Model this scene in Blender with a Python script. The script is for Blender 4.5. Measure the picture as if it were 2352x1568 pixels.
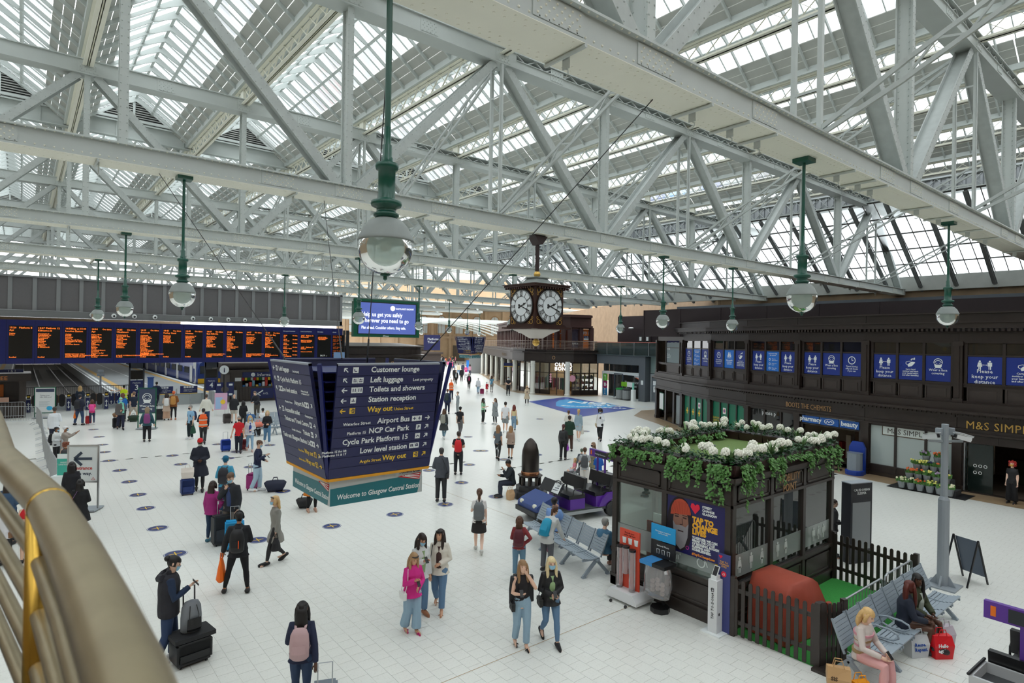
import bpy,bmesh,math,random
from mathutils import Vector,Matrix
from math import sin,cos,pi,radians,hypot,atan2,sqrt,tan,ceil,floor
random.seed(7)
for o in list(bpy.data.objects):bpy.data.objects.remove(o,do_unlink=True)
scene = bpy.context.scene
COL = scene.collection
# ---------------------------------------------------------------- camera (on the brass-railed gallery, 5.5 m above the concourse)
EYE = Vector((0,0,5.5)); YAW = 0.887102; ROLL = 0.01656
cam_data = bpy.data.cameras.new('camera'); cam = bpy.data.objects.new('camera',cam_data); COL.objects.link(cam)
cam_data.sensor_width = 36; cam_data.lens = 36*1381.4/2352
cam_data.clip_start = 0.05; cam_data.clip_end = 600
cam_data.dof.use_dof = True; cam_data.dof.focus_distance = 16; cam_data.dof.aperture_fstop = 4.5
_f = Vector((cos(YAW),sin(YAW),0)); _r = Vector((sin(YAW),-cos(YAW),0)); _u = Vector((0,0,1))
_ri = _r*cos(ROLL)+_u*sin(ROLL); _ui = _u*cos(ROLL)-_r*sin(ROLL)
cam.matrix_world = Matrix(((_ri.x,_ui.x,-_f.x,0),(_ri.y,_ui.y,-_f.y,0),(_ri.z,_ui.z,-_f.z,5.5),(0,0,0,1)))
scene.camera = cam
# ---------------------------------------------------------------- light: an overcast sky through the glass roof
W = bpy.data.worlds.new('overcast_sky'); scene.world = W; W.use_nodes = True
bg = W.node_tree.nodes['Background']; bg.inputs[0].default_value = (0.955,0.98,1.0,1); bg.inputs[1].default_value = 3.0
sun_data = bpy.data.lights.new('soft_sun','SUN'); sun_data.energy = 0.6; sun_data.angle = radians(50)
sun = bpy.data.objects.new('soft_sun',sun_data); COL.objects.link(sun); sun.rotation_euler = (radians(20),radians(-12),0)
vs = scene.view_settings; vs.view_transform = 'Standard'; vs.look = 'None'; vs.gamma = 1; vs.use_curve_mapping = False; vs.exposure = 0.12
scene.cycles.max_bounces = 8; scene.cycles.transparent_max_bounces = 24; scene.cycles.diffuse_bounces = 4
scene.cycles.glossy_bounces = 3; scene.cycles.transmission_bounces = 4; scene.cycles.use_denoising = True
scene.cycles.sample_clamp_indirect = 6; scene.cycles.caustics_reflective = False; scene.cycles.caustics_refractive = False
# ---------------------------------------------------------------- materials
MATS = {}
def mat(name,col,rough=0.6,metal=0.0,noise=0.0,nscale=8.0,emit=None,bump=0.0,spec=0.5,coat=0.0):
 if name in MATS:return MATS[name]
 m = bpy.data.materials.new(name); m.use_nodes = True; nt = m.node_tree; b = nt.nodes['Principled BSDF']
 c = tuple(col)+(1,); b.inputs['Base Color'].default_value = c; b.inputs['Roughness'].default_value = rough; b.inputs['Metallic'].default_value = metal
 b.inputs['Specular IOR Level'].default_value = spec; b.inputs['Coat Weight'].default_value = coat
 if noise or bump:
  tc = nt.nodes.new('ShaderNodeTexCoord'); n = nt.nodes.new('ShaderNodeTexNoise'); n.inputs['Scale'].default_value = nscale; n.inputs['Detail'].default_value = 4
  nt.links.new(tc.outputs['Object'],n.inputs['Vector'])
  if noise:
   r = nt.nodes.new('ShaderNodeMix'); r.data_type = 'RGBA'
   r.inputs['A'].default_value = tuple(min(1,x*(1-noise))for x in col)+(1,); r.inputs['B'].default_value = tuple(min(1,x*(1+noise))for x in col)+(1,)
   nt.links.new(n.outputs['Fac'],r.inputs['Factor']); nt.links.new(r.outputs['Result'],b.inputs['Base Color'])
  if bump:
   bp = nt.nodes.new('ShaderNodeBump'); bp.inputs['Strength'].default_value = bump; bp.inputs['Distance'].default_value = 0.02
   nt.links.new(n.outputs['Fac'],bp.inputs['Height']); nt.links.new(bp.outputs['Normal'],b.inputs['Normal'])
 if emit:
  b.inputs['Emission Color'].default_value = tuple(emit[:3])+(1,); b.inputs['Emission Strength'].default_value = emit[3]
 MATS[name] = m; return m
def glass_mat(name,tint,clear,body=(0.8,0.85,0.85),gloss=0.08,rough=0.03,trans=False):
 """thin sheet glass: partly clear, partly milky, a little reflection"""
 m = bpy.data.materials.new(name); m.use_nodes = True; nt = m.node_tree; N = nt.nodes; L = nt.links; N.clear()
 out = N.new('ShaderNodeOutputMaterial'); t = N.new('ShaderNodeBsdfTransparent'); t.inputs[0].default_value = tuple(tint)+(1,)
 d = N.new('ShaderNodeBsdfTranslucent' if trans else 'ShaderNodeBsdfDiffuse'); d.inputs[0].default_value = tuple(body)+(1,)
 g = N.new('ShaderNodeBsdfGlossy'); g.inputs['Roughness'].default_value = rough; g.inputs[0].default_value = (1,1,1,1)
 m1 = N.new('ShaderNodeMixShader'); m1.inputs[0].default_value = clear; L.new(d.outputs[0],m1.inputs[1]); L.new(t.outputs[0],m1.inputs[2])
 fr = N.new('ShaderNodeFresnel'); fr.inputs[0].default_value = 1.45
 mu = N.new('ShaderNodeMath'); mu.operation = 'MULTIPLY'; mu.inputs[1].default_value = gloss/0.04; mu.use_clamp = True; L.new(fr.outputs[0],mu.inputs[0])
 m2 = N.new('ShaderNodeMixShader'); L.new(mu.outputs[0],m2.inputs[0]); L.new(m1.outputs[0],m2.inputs[1]); L.new(g.outputs[0],m2.inputs[2])
 L.new(m2.outputs[0],out.inputs[0]); MATS[name] = m; return m
def C(name,r,g,b,rough=0.75,**k):
 """cloth or paint from an sRGB 0-255 triple"""
 if name in MATS:return MATS[name]
 f = lambda v:((v/255+0.055)/1.055)**2.4 if v>10 else v/3294.6
 return mat(name,(f(r),f(g),f(b)),rough,**k)
STEEL = mat('painted_steel',(0.51,0.55,0.53),0.5,noise=0.07,nscale=1.7,bump=0.12)
STEEL_OLD = mat('weathered_steel',(0.47,0.505,0.49),0.55,noise=0.16,nscale=5,bump=0.2)
CREAM = mat('cream_paint',(0.80,0.79,0.68),0.5,noise=0.05,nscale=2)
BOARD = mat('painted_boards',(0.42,0.432,0.40),0.6,noise=0.1,nscale=3)
DARKGAP = mat('dark_gap_sheet',(0.05,0.055,0.06),0.7)
WOOD = mat('dark_varnished_timber',(0.028,0.019,0.016),0.38,noise=0.25,nscale=3,bump=0.05)
WOOD2 = mat('dark_timber_panel',(0.040,0.029,0.025),0.42,noise=0.25,nscale=3)
PLUM = mat('plum_cladding',(0.020,0.011,0.014),0.5,noise=0.2,nscale=2)
GREEN = mat('lamp_green_enamel',(0.010,0.085,0.058),0.28)
NAVY = C('navy_sign_face',35,38,84,0.45)
NAVYD = C('navy_frame',16,22,66,0.4)
WHITE = C('white_print',235,240,240,0.5)
YEL = C('yellow_print',240,200,60,0.5)
BLACK = mat('black_satin',(0.012,0.012,0.014),0.4)
CHROME = mat('brushed_metal',(0.55,0.56,0.57),0.32,metal=1.0)
GALV = mat('galvanised_steel',(0.42,0.44,0.46),0.4,metal=0.7)
GREYP = C('grey_paint',150,158,165,0.45)
GOLD = mat('gold_leaf',(0.78,0.50,0.14),0.32,metal=0.9)
GOLDP = C('gilt_letters',176,136,92,0.45)
# ---------------------------------------------------------------- mesh builder
class MB:
 def __init__(s):s.v = []; s.f = []; s.m = []; s.mi = 0; s.sm = []; s.smooth = False
 def add(s,vs,fs):
  b = len(s.v); s.v+=[tuple(v)for v in vs]
  for f in fs:s.f.append(tuple(b+i for i in f)); s.m.append(s.mi); s.sm.append(s.smooth)
  return s
 def box(s,x0,y0,z0,x1,y1,z1):
  return s.add([(x0,y0,z0),(x1,y0,z0),(x1,y1,z0),(x0,y1,z0),(x0,y0,z1),(x1,y0,z1),(x1,y1,z1),(x0,y1,z1)],[(3,2,1,0),(4,5,6,7),(0,1,5,4),(1,2,6,5),(2,3,7,6),(3,0,4,7)])
 def cbox(s,c,d,rz=0.0):
  cs,sn = cos(rz),sin(rz); P = []
  for z in(-.5,.5):
   for x,y in((-.5,-.5),(.5,-.5),(.5,.5),(-.5,.5)):
    a,b = x*d[0],y*d[1]; P.append((c[0]+a*cs-b*sn,c[1]+a*sn+b*cs,c[2]+z*d[2]))
  return s.add(P,[(3,2,1,0),(4,5,6,7),(0,1,5,4),(1,2,6,5),(2,3,7,6),(3,0,4,7)])
 def beam(s,a,b,w,h,up=(0,0,1)):
  a = Vector(a); b = Vector(b); d = (b-a).normalized(); u = Vector(up)
  if abs(d.dot(u))>0.99:u = Vector((0,1,0))
  r = d.cross(u).normalized()*(w/2); u2 = r.cross(d).normalized()*(h/2)
  P = [p+x*r+y*u2 for p in(a,b)for x,y in((-1,-1),(1,-1),(1,1),(-1,1))]
  return s.add(P,[(0,1,2,3),(7,6,5,4),(4,5,1,0),(5,6,2,1),(6,7,3,2),(7,4,0,3)])
 def prism(s,poly,a,b,axis='y'):
  n = len(poly); f = {'y':lambda p,t:(p[0],t,p[1]),'x':lambda p,t:(t,p[0],p[1]),'z':lambda p,t:(p[0],p[1],t)}[axis]
  s.add([f(p,a)for p in poly]+[f(p,b)for p in poly],[tuple(range(n))[::-1],tuple(range(n,2*n))]+[(i,(i+1)%n,n+(i+1)%n,n+i)for i in range(n)])
  return s
 def tube(s,pts,rad,n=8,cap=True,sq=1.0):
  """swept tube; rad a number, or per point a number or (rx, ry)"""
  pts = [Vector(p)for p in pts]; k = len(pts); R = rad if isinstance(rad,(list,tuple))else[rad]*k
  P = []; prev = None
  for i,p in enumerate(pts):
   d = (pts[min(i+1,k-1)]-pts[max(i-1,0)])
   d = d.normalized()if d.length>1e-9 else Vector((0,0,1))
   if prev is None:u = Vector((1,0,0))if abs(d.x)<0.9 else Vector((0,1,0))
   else:u = prev
   u = (u-d*u.dot(d)).normalized(); prev = u; w = d.cross(u)
   r = R[i]; rx,ry = r if isinstance(r,(list,tuple))else(r,r)
   for j in range(n):
    t = 2*pi*j/n; P.append(p+u*(cos(t)*rx)+w*(sin(t)*ry))
  F = [(i*n+j,i*n+(j+1)%n,(i+1)*n+(j+1)%n,(i+1)*n+j)for i in range(k-1)for j in range(n)]
  if cap:F+=[tuple(range(n))[::-1],tuple(range((k-1)*n,k*n))]
  return s.add(P,F)
 def cyl(s,a,b,r,n=12,r2=None):return s.tube([a,b],[r,r if r2 is None else r2],n)
 def lathe(s,prof,c=(0,0,0),n=20,cap=True):
  k = len(prof); P = [(c[0]+r*cos(2*pi*j/n),c[1]+r*sin(2*pi*j/n),c[2]+z)for r,z in prof for j in range(n)]
  F = [(i*n+j,i*n+(j+1)%n,(i+1)*n+(j+1)%n,(i+1)*n+j)for i in range(k-1)for j in range(n)]
  if cap and prof[0][0]>1e-4:F.append(tuple(range(n))[::-1])
  if cap and prof[-1][0]>1e-4:F.append(tuple(range((k-1)*n,k*n)))
  return s.add(P,F)
 def ell(s,c,r,n=10,m=8):
  return s.lathe_e([(sin(pi*i/m),-cos(pi*i/m))for i in range(m+1)],c,r,n)
 def lathe_e(s,prof,c,r,n):
  k = len(prof); P = [(c[0]+r[0]*q*cos(2*pi*j/n),c[1]+r[1]*q*sin(2*pi*j/n),c[2]+r[2]*z)for q,z in prof for j in range(n)]
  return s.add(P,[(i*n+j,i*n+(j+1)%n,(i+1)*n+(j+1)%n,(i+1)*n+j)for i in range(k-1)for j in range(n)])
 def quad(s,a,b,c,d):return s.add([a,b,c,d],[(0,1,2,3)])
 def sheet(s,x0,z0,x1,z1,y,t=0.004):
  return s.box(x0,y-t,z0,x1,y,z1)
 def rivet(s,c,n,r=0.022,h=0.014):
  n = Vector(n); u = Vector((1,0,0))if abs(n.x)<.9 else Vector((0,1,0)); u = (u-n*u.dot(n)).normalized(); w = n.cross(u); c = Vector(c)
  P = [c+u*(cos(t)*r)+w*(sin(t)*r)for t in[k*pi/3 for k in range(6)]]
  P+=[c+n*h+u*(cos(t)*r*.55)+w*(sin(t)*r*.55)for t in[k*pi/3 for k in range(6)]]
  return s.add(P,[(j,(j+1)%6,6+(j+1)%6,6+j)for j in range(6)]+[(6,7,8,9,10,11)])
 def xf(s,M,start=0):
  for i in range(start,len(s.v)):s.v[i] = tuple(M@Vector(s.v[i]))
  return s
 def mesh(s,name,mats):
  me = bpy.data.meshes.new(name); me.from_pydata(s.v,[],s.f)
  for m in(mats if isinstance(mats,(list,tuple))else[mats]):me.materials.append(m)
  if any(s.m):me.polygons.foreach_set('material_index',s.m)
  if any(s.sm):me.polygons.foreach_set('use_smooth',s.sm)
  me.update(); return me
 def build(s,name,mats,parent=None,label=None,**k):
  return link(name,s.mesh(name,mats),parent,label,**k)
def link(name,data,parent=None,label=None,loc=None,rz=0.0,kind=None):
 o = bpy.data.objects.new(name,data); COL.objects.link(o); o.parent = parent
 if loc is not None:o.location = loc
 if rz:o.rotation_euler.z = rz
 if label:o['label'] = label
 if kind:o['kind'] = kind
 return o
def thing(name,label,cat,loc=(0,0,0),rz=0.0,group=None):
 o = bpy.data.objects.new(name,None); COL.objects.link(o); o.location = loc; o.rotation_euler.z = rz; o.empty_display_size = 0.1
 o['label'] = label; o['category'] = cat
 if group:o['group'] = group
 return o
def tag(o,label,cat,group=None):
 o['label'] = label; o['category'] = cat
 if group:o['group'] = group
 return o
KIDS = {}
def dup(root,loc,rz=None,label=None):
 """copy a thing with its parts and sub-parts"""
 r = root.copy(); COL.objects.link(r); r.location = loc
 if rz is not None:r.rotation_euler.z = rz
 if label:r['label'] = label
 for ch in[o for o in KIDS.setdefault(root.name,[c for c in COL.objects if c.parent==root])]:
  c = ch.copy(); COL.objects.link(c); c.parent = r
  for g in KIDS.setdefault(ch.name,[x for x in COL.objects if x.parent==ch]):
   d = g.copy(); COL.objects.link(d); d.parent = c
 return r
def struct(name,mb,mats,label=None,parent=None):
 o = mb.build(name,mats,parent)
 if parent is None:o['kind'] = 'structure'
 if label:o['label'] = label
 return o
def text(body,size,mat_,parent,loc,rot=(pi/2,0,0),align='LEFT',name='lettering',ext=0.002,bold=0.0,sx=1.0,shear=0.0,space=1.0,line=1.0,res=2):
 cu = bpy.data.curves.new(name,'FONT'); cu.body = body; cu.size = size; cu.align_x = align; cu.extrude = ext; cu.offset = bold; cu.shear = shear
 cu.space_character = space; cu.space_line = line; cu.resolution_u = res; cu.materials.append(mat_)
 o = bpy.data.objects.new(name,cu); COL.objects.link(o); o.parent = parent; o.location = loc; o.rotation_euler = rot; o.scale = (sx,1,1)
 return o
def pieces(name,items,parent,mats,cap=300,stuff=None):
 """items: (mesh, location, builder) - the nearest ones become parts of their own, the rest one joined part"""
 items.sort(key=lambda t:(Vector(t[1])-EYE).length)
 for me,loc,fn in items[:cap]:link(name,me,parent,loc=loc)
 if len(items)>cap:
  mb = MB()
  for me,loc,fn in items[cap:]:
   k = len(mb.v); fn(mb)
   for i in range(k,len(mb.v)):v = mb.v[i]; mb.v[i] = (v[0]+loc[0],v[1]+loc[1],v[2]+loc[2])
  o = mb.build(stuff or name+'s',mats,parent); o['kind'] = 'stuff'
  # ================================================================ ROOF: lattice trusses, ridge-and-furrow glazing
DY = 10.17; TY = [5.3+DY*i for i in range(-1,10)]; NB = 10.38
BOT = [6.85+NB*k for k in range(-2,5)]; TOP = [1.66+NB*k for k in range(-1,5)]
XL_,XR_ = -14.5,48.4
def truss_meshes():
 M = {}
 b = MB(); r = MB()
 x = XL_
 b.box(XL_,0,9.28,XR_,.03,9.62); b.box(XL_,.67,9.28,XR_,.70,9.62)
 b.box(XL_,-.09,9.62,XR_,.79,9.655)
 b.box(XL_,-.02,9.24,XR_,.72,9.28)
 n = int((XR_-XL_)/.155)
 b.mi = 0
 for i in range(n):
  x = XL_+.08+i*.155
  for y,sft in((.05,0),(.16,.077),(.54,0),(.65,.077)):r.rivet((x+sft,y,9.24),(0,0,-1),.024)
  r.rivet((x,-.055,9.62),(0,0,-1),.02); r.rivet((x,0,9.315),(0,-1,0),.02)
 for xn in BOT+[t+3.3 for t in TOP]+[t-2.2 for t in TOP]:
  b.box(xn-.42,-.014,9.30,xn+.42,0,9.60)
  for i in range(6):
   for j in range(4):r.rivet((xn-.35+i*.13+(j%2)*.05,-.014,9.35+j*.065),(0,-1,0),.019)
 M['chord'] = (b,r)
 t = MB(); tr = MB(); xs = 12.6
 t.box(XL_,0,14.58,xs,.03,15.02); t.box(XL_,.57,14.58,xs,.60,15.02); t.box(XL_,-.06,15.02,XR_,.66,15.055); t.box(XL_,0,14.55,XR_,.60,14.58)
 t.box(xs,0,14.58,XR_,.03,14.80); t.box(xs,.57,14.58,XR_,.60,14.80); t.box(xs,-.04,14.80,XR_,.64,14.82)
 for i in range(int((XR_-XL_)/.16)):tr.rivet((XL_+i*.16,-.03,15.02),(0,0,-1),.017)
 for xn in TOP+BOT:
  for dx in(0,2.4):
   t.box(xn+dx-.3,-.012,14.6,xn+dx+.3,0,14.80 if xn>xs else 15.0)
   for i in range(4):
    for j in range(3 if xn>xs else 5):tr.rivet((xn+dx-.22+i*.13+(j%2)*.05,-.012,14.63+j*.07),(0,-1,0),.018)
 M['top'] = (t,tr)
 z = MB(); x = xs; k = 0
 while x<XR_-.3:
  for y in(.03,.57):z.beam((x,y,14.80 if k%2 else 15.02),(x+.42,y,15.02 if k%2 else 14.80),.035,.05,(0,1,0))
  x+=.42; k+=1
 M['lacing'] = z
 v = MB(); v.box(-.075,.12,9.65,.075,.16,14.56); v.box(-.075,.46,9.65,.075,.5,14.56); v.box(-.02,.16,9.65,.02,.46,14.56); v.box(-.09,.1,9.65,.09,.12,14.56)
 for i in range(28):
  for sx in(-.06,.06):v.rivet((sx,.1,9.8+i*.17),(0,-1,0),.017)
  v.rivet((-.09,.11,9.8+i*.17),(-1,0,0),.01)
  for y in(.2,.42):v.rivet((-.02,y,9.8+i*.17),(-1,0,0),.02)
 M['vert'] = v
 p = MB()
 for y in(.02,.54):p.box(-.05,y,9.65,.05,y+.015,14.56); p.box(-.05,y,9.65,-.035,y+.09,14.56)
 for zz in(10.5,12,13.5):p.box(-.05,.1,zz,-.04,.54,zz+.05)
 M['pair'] = p
 for sgn in(1,-1):
  d = MB(); a = Vector((sgn*.30,.3,9.66)); e = Vector((sgn*(NB/2-.25),.3,14.56))
  for y in(.10,.50):d.beam(a+Vector((0,y-.3,0)),e+Vector((0,y-.3,0)),.025,.26,Vector((-1*sgn,0,1)))
  d.beam(a,e,.4,.02,Vector((-1*sgn,0,1)))
  dr = (e-a).normalized(); nn = Vector((-dr.z,0,dr.x))
  for i in range(34):
   q = a.lerp(e,(i+.8)/35)
   for s_ in(-.09,.09):d.rivet(q+nn*s_+Vector((0,-.2125,0)),(0,-1,0),.016)
   if i%2:d.rivet(q+Vector((0,.12,0))-nn*.01,-nn if nn.z>0 else nn,.018); d.rivet(q+Vector((0,-.12,0))-nn*.01,-nn if nn.z>0 else nn,.018)
  M['diag%d'%sgn] = d
 s = MB(); a = Vector((0,.2,9.62)); e = Vector((0,-DY+.35,14.6))
 for o_ in(-.16,.16):
  up = Vector((0,0,o_)); s.beam(a+up*.3,a.lerp(e,.16)+up,.06,.09); s.beam(a.lerp(e,.16)+up,e.lerp(a,.16)+up,.06,.08); s.beam(e.lerp(a,.16)+up,e+up*.3,.06,.09)
 for i in range(15):
  p0 = a.lerp(e,.16+.68*i/15)+Vector((0,0,.16 if i%2 else-.16)); p1 = a.lerp(e,.16+.68*(i+1)/15)+Vector((0,0,-.16 if i%2 else .16)); s.beam(p0,p1,.04,.04)
 M['strut'] = s
 h = MB()
 for xn in(-10,-4,1.2,5.4,8.2,9.3,10.2,13.5,14.6,15.3,18.4,20.2,23,25,29,34,36,40,44):
  h.tube([(xn,-.04,9.2),(xn,.72,9.2)],.028,6); h.box(xn+.03,.3,9.05,xn+.05,.42,9.24)
  h.tube([(xn+.04,.36+.05*cos(q),9.0+.05*sin(q))for q in(1.6,2.6,3.6,4.6,5.6)],.01,5)
 M['bars'] = h
 return M
TM = truss_meshes()
TMESH = {}
for k,v in TM.items():
 if isinstance(v,tuple):TMESH[k] = v[0].mesh(k,[STEEL]); TMESH[k+'_rivets'] = v[1].mesh(k+'_rivets',[STEEL])
 else:TMESH[k] = v.mesh(k,[STEEL_OLD if k.startswith('diag')or k=='strut' else STEEL])
TMESH['soffit'] = MB().box(XL_,-.02,9.232,XR_,.72,9.24).mesh('soffit',[CREAM])
TMESH['chord_rivets'].materials[0] = CREAM
ORD = ['overhead behind the gallery','nearest one with the broad riveted soffit overhead','second one back, carrying the station clock','third one back','fourth one back, below the louvred gables','fifth one back, above the departure board','sixth one back','seventh one back','eighth one back','ninth one back','tenth one back']
for i,y in enumerate(TY):
 t = thing('roof_truss','grey riveted steel lattice roof truss, '+ORD[i],'truss',(0,y,0),group='roof trusses across the concourse')
 c = link('bottom_chord',TMESH['chord'],t); link('rivets',TMESH['chord_rivets'],c,kind='stuff'); link('soffit',TMESH['soffit'],c,'cream riveted soffit')
 if i<6:link('hook_bars',TMESH['bars'],c,kind='stuff')
 c = link('top_chord',TMESH['top'],t); link('rivets',TMESH['top_rivets'],c,kind='stuff'); link('lacing',TMESH['lacing'],c,kind='stuff')
 for x in BOT:
  if x<XR_-1:link('vertical',TMESH['vert'],t,loc=(x,0,0))
  if x+NB/2<XR_:link('diagonal',TMESH['diag1'],t,loc=(x,0,0))
  link('diagonal',TMESH['diag-1'],t,loc=(x,0,0))
 for x in TOP:
  link('vertical',TMESH['pair' if x>3 else 'vert'],t,loc=(x,0,0))
  if x>3 and i>0:link('lattice_strut',TMESH['strut'],t,loc=(x,0,0))
  # ---- the glazed ridge-and-furrow roof
ROOF_GLASS = glass_mat('wired_roof_glass',(0.93,0.97,0.98),0.78,(0.9,0.93,0.95),0.03,0.1,True)
ceiling = bpy.data.objects.new('ceiling',None); COL.objects.link(ceiling); ceiling['kind'] = 'structure'; ceiling['label'] = 'glazed ridge and furrow roof of white rafters over the concourse'
VAL = [1.66+NB/2*k for k in range(-3,9)]; HB = NB/4; ZG = 15.70; ZR = 17.45; DXG = .23; DXB = 1.03
YS0,YS1 = -5.5,97.0
slope = (ZR-ZG)/(HB-DXG); zs = lambda dx:ZG+(dx-DXG)*slope
RP = 1.13; NR = int((YS1-YS0)/RP)
def rafter(mb):
 P = []
 up = [(-HB+DXG,ZG+.03),(0,ZR+.03)]; th = .15
 prof = [(-HB+DXG,ZG),(0,ZR),(HB-DXG,ZG)]
 low = [(HB-DXG,ZG-th)]
 for q in range(0,9):
  x = .75-q*.1875; a = abs(x)
  low.append((x,ZR-slope*a-th-.16*max(0,1-a/.75)**1.0*(1 if a>.0 else 1)))
 low.append((-HB+DXG,ZG-th))
 mb.prism([(p[0],p[1]-ZG)for p in prof+low],-.025,.025,'y')
def bar(mb):
 for s in(-1,1):mb.beam((s*(HB-DXB),0,zs(DXB)-ZG-.01),(0,0,ZR-ZG-.01),.03,.05)
RA = MB(); rafter(RA); RA = RA.mesh('rafter',[STEEL]); GB = MB(); bar(GB); GB = GB.mesh('glazing_bar',[STEEL])
raf = []; bars = []; panes = []; boards = []
PANES = {}
for s in(-1,1):
 for h in(0,1):
  d0,d1 = (DXB,(DXB+HB)/2-.03)if h==0 else((DXB+HB)/2+.03,HB-.03)
  def pf(mb,s=s,d0=d0,d1=d1):
   x0,x1 = s*(HB-d0),s*(HB-d1); z0,z1 = zs(d0)-ZG+.025,zs(d1)-ZG+.025
   mb.quad((x0,0,z0),(x0,RP/2-.03,z0),(x1,RP/2-.03,z1),(x1,0,z1))
  q = MB(); pf(q); PANES[s,h] = (q.mesh('glass_pane',[ROOF_GLASS]),pf)
BRD = {}
for s in(-1,1):
 for k in range(3):
  def bf(mb,s=s,k=k):
   w = (DXB-DXG)/3; d0 = DXG+k*w; d1 = d0+w-.02
   P = []
   for dz in(0,.03):
    for y in(0,DY-.04):
     for d in(d0,d1):P.append((s*(HB-d),y,zs(d)-ZG+dz))
   mb.add(P,[(0,1,3,2),(4,6,7,5),(0,2,6,4),(1,5,7,3),(0,4,5,1),(2,3,7,6)])
  q = MB(); bf(q); BRD[s,k] = (q.mesh('soffit_board',[BOARD]),bf)
for v in VAL[:-1]:
 xr = v+HB
 for i in range(NR):
  y = YS0+i*RP
  raf.append((RA,(xr,y,ZG),rafter)); bars.append((GB,(xr,y+RP/2,ZG),bar))
  for(s,h),(me,fn)in PANES.items():
   for e in(0,1):panes.append((me,(xr,y+.015+e*RP/2,ZG),fn))
 for y in TY[:-1]:
  for(me,fn)in BRD.values():boards.append((me,(xr,y+.02,ZG),fn))
seen = lambda t:-0.95<((t[1][0]*_r.x+t[1][1]*_r.y)/max(.1,t[1][0]*_f.x+t[1][1]*_f.y))<0.95 and(t[1][0]*_f.x+t[1][1]*_f.y)>8
def seen_first(items):
 a = [t for t in items if seen(t)]; b = [t for t in items if not seen(t)]; return a,b
for nm,it,mt,cap in(('rafter',raf,STEEL,220),('glazing_bar',bars,STEEL,100),('glass_pane',panes,ROOF_GLASS,300),('soffit_board',boards,BOARD,150)):
 a,b = seen_first(it); a.sort(key=lambda t:(Vector(t[1])-EYE).length)
 rest = a[cap:]+b; a = a[:cap]
 pieces(nm,a,ceiling,[mt],cap)
 pieces(nm,rest,ceiling,[mt],0,nm+'s')
rp = MB(); gt = MB()
for v in VAL[:-1]:
 xr = v+HB; rp.box(xr-.05,YS0,ZR-.16,xr+.05,YS1,ZR+.06)
 for s in(-1,1):
  xm = xr+s*(HB-(DXB+HB)/2); zm = zs((DXB+HB)/2)
  rp.beam((xm,YS0,zm-.02),(xm,YS1,zm-.02),.11,.07,(-s*.6*-1,0,.8))
rp.build('ridge_and_purlin_bars',[STEEL],ceiling)
for v in VAL:gt.box(v-DXG-.02,YS0,ZG-.2,v+DXG+.02,YS1,ZG+.02)
gt.build('valley_gutter',[STEEL],ceiling)
vg = MB(); z0,z1 = 14.83,15.48
for s in(-1,1):
 vg.box(-.16 if s<0 else .02,0,z0,-.02 if s<0 else .16,DY,z0+.02); vg.box(s*.03-.01,0,z0,s*.03+.01,DY,z0+.12)
 vg.box(-.15 if s<0 else .02,0,z1,-.02 if s<0 else .15,DY,z1+.02)
n = 13
for i in range(n):
 y0 = DY*i/n; y1 = DY*(i+1)/n
 vg.beam((-.03,y0,z0),(-.03,y1,z1),.012,.05,(1,0,0)); vg.beam((.03,y0,z1),(.03,y1,z0),.012,.05,(1,0,0))
vg.box(-.06,.1,z0,.06,.5,z1)
VGM = vg.mesh('valley_girder',[CREAM,STEEL])
for v in VAL:
 for y in TY[:-1]:link('valley_girder',VGM,ceiling,loc=(v,y,0))
 # ---- louvred gable screens and their plate beam on the fourth and seventh truss
for gy in(TY[4],TY[7]):
 bm_ = MB(); bm_.box(XL_,gy+.1,15.43,XR_-6,gy+.14,16.18); bm_.box(XL_,gy-.05,15.40,XR_-6,gy+.3,15.45); bm_.box(XL_,gy+.02,16.16,XR_-6,gy+.2,16.22)
 for k in range(20):bm_.box(XL_+3*k,gy+.05,15.45,XL_+3*k+.05,gy+.1,16.16)
 bm_.beam((XL_,gy-.25,16.3),(XR_-8,gy-.25,16.3),.05,.12); bm_.beam((XL_,gy-.25,16.12),(XR_-8,gy-.25,16.12),.03,.03)
 bm_.build('plate_beam',[STEEL],ceiling)
 for v in VAL[:-2]:
  g = thing('louvred_gable','triangular louvred gable screen %s above the %s truss'%({0:'first from the west',1:'second',2:'third',3:'fourth',4:'fifth',5:'sixth',6:'seventh',7:'eighth',8:'ninth',9:'tenth'}[VAL.index(v)],'fourth' if gy==TY[4]else 'seventh'),'gable',(v+HB,gy,16.18),group='louvred gables under the roof')
  q = MB(); ht = 1.75; wd = HB-.35
  for s in(-1,1):q.beam((s*wd,0,.02),(0,0,ht),.1,.12,(0,1,0))
  q.box(-.05,-.05,0,.05,.05,ht); q.box(-wd,-.05,-.02,wd,.05,.06)
  q.build('frame',[STEEL],g)
  l = MB()
  for k in range(14):
   zz = .1+k*.115; w = wd*(1-zz/ht)-.05
   l.add([(-w,-.04,zz),(w,-.04,zz),(w,.05,zz+.075),(-w,.05,zz+.075),(-w,-.04,zz+.015),(w,-.04,zz+.015),(w,.05,zz+.09),(-w,.05,zz+.09)],[(0,1,2,3),(7,6,5,4),(0,4,5,1),(2,6,7,3),(1,5,6,2),(0,3,7,4)])
  l.build('louvre_slats',[BOARD],g); MB().add([(-wd,.06,0),(wd,.06,0),(0,.06,ht)],[(0,1,2)]).build('backing',[DARKGAP],g)  # dark sheet behind the slats shows through their gaps
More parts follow.
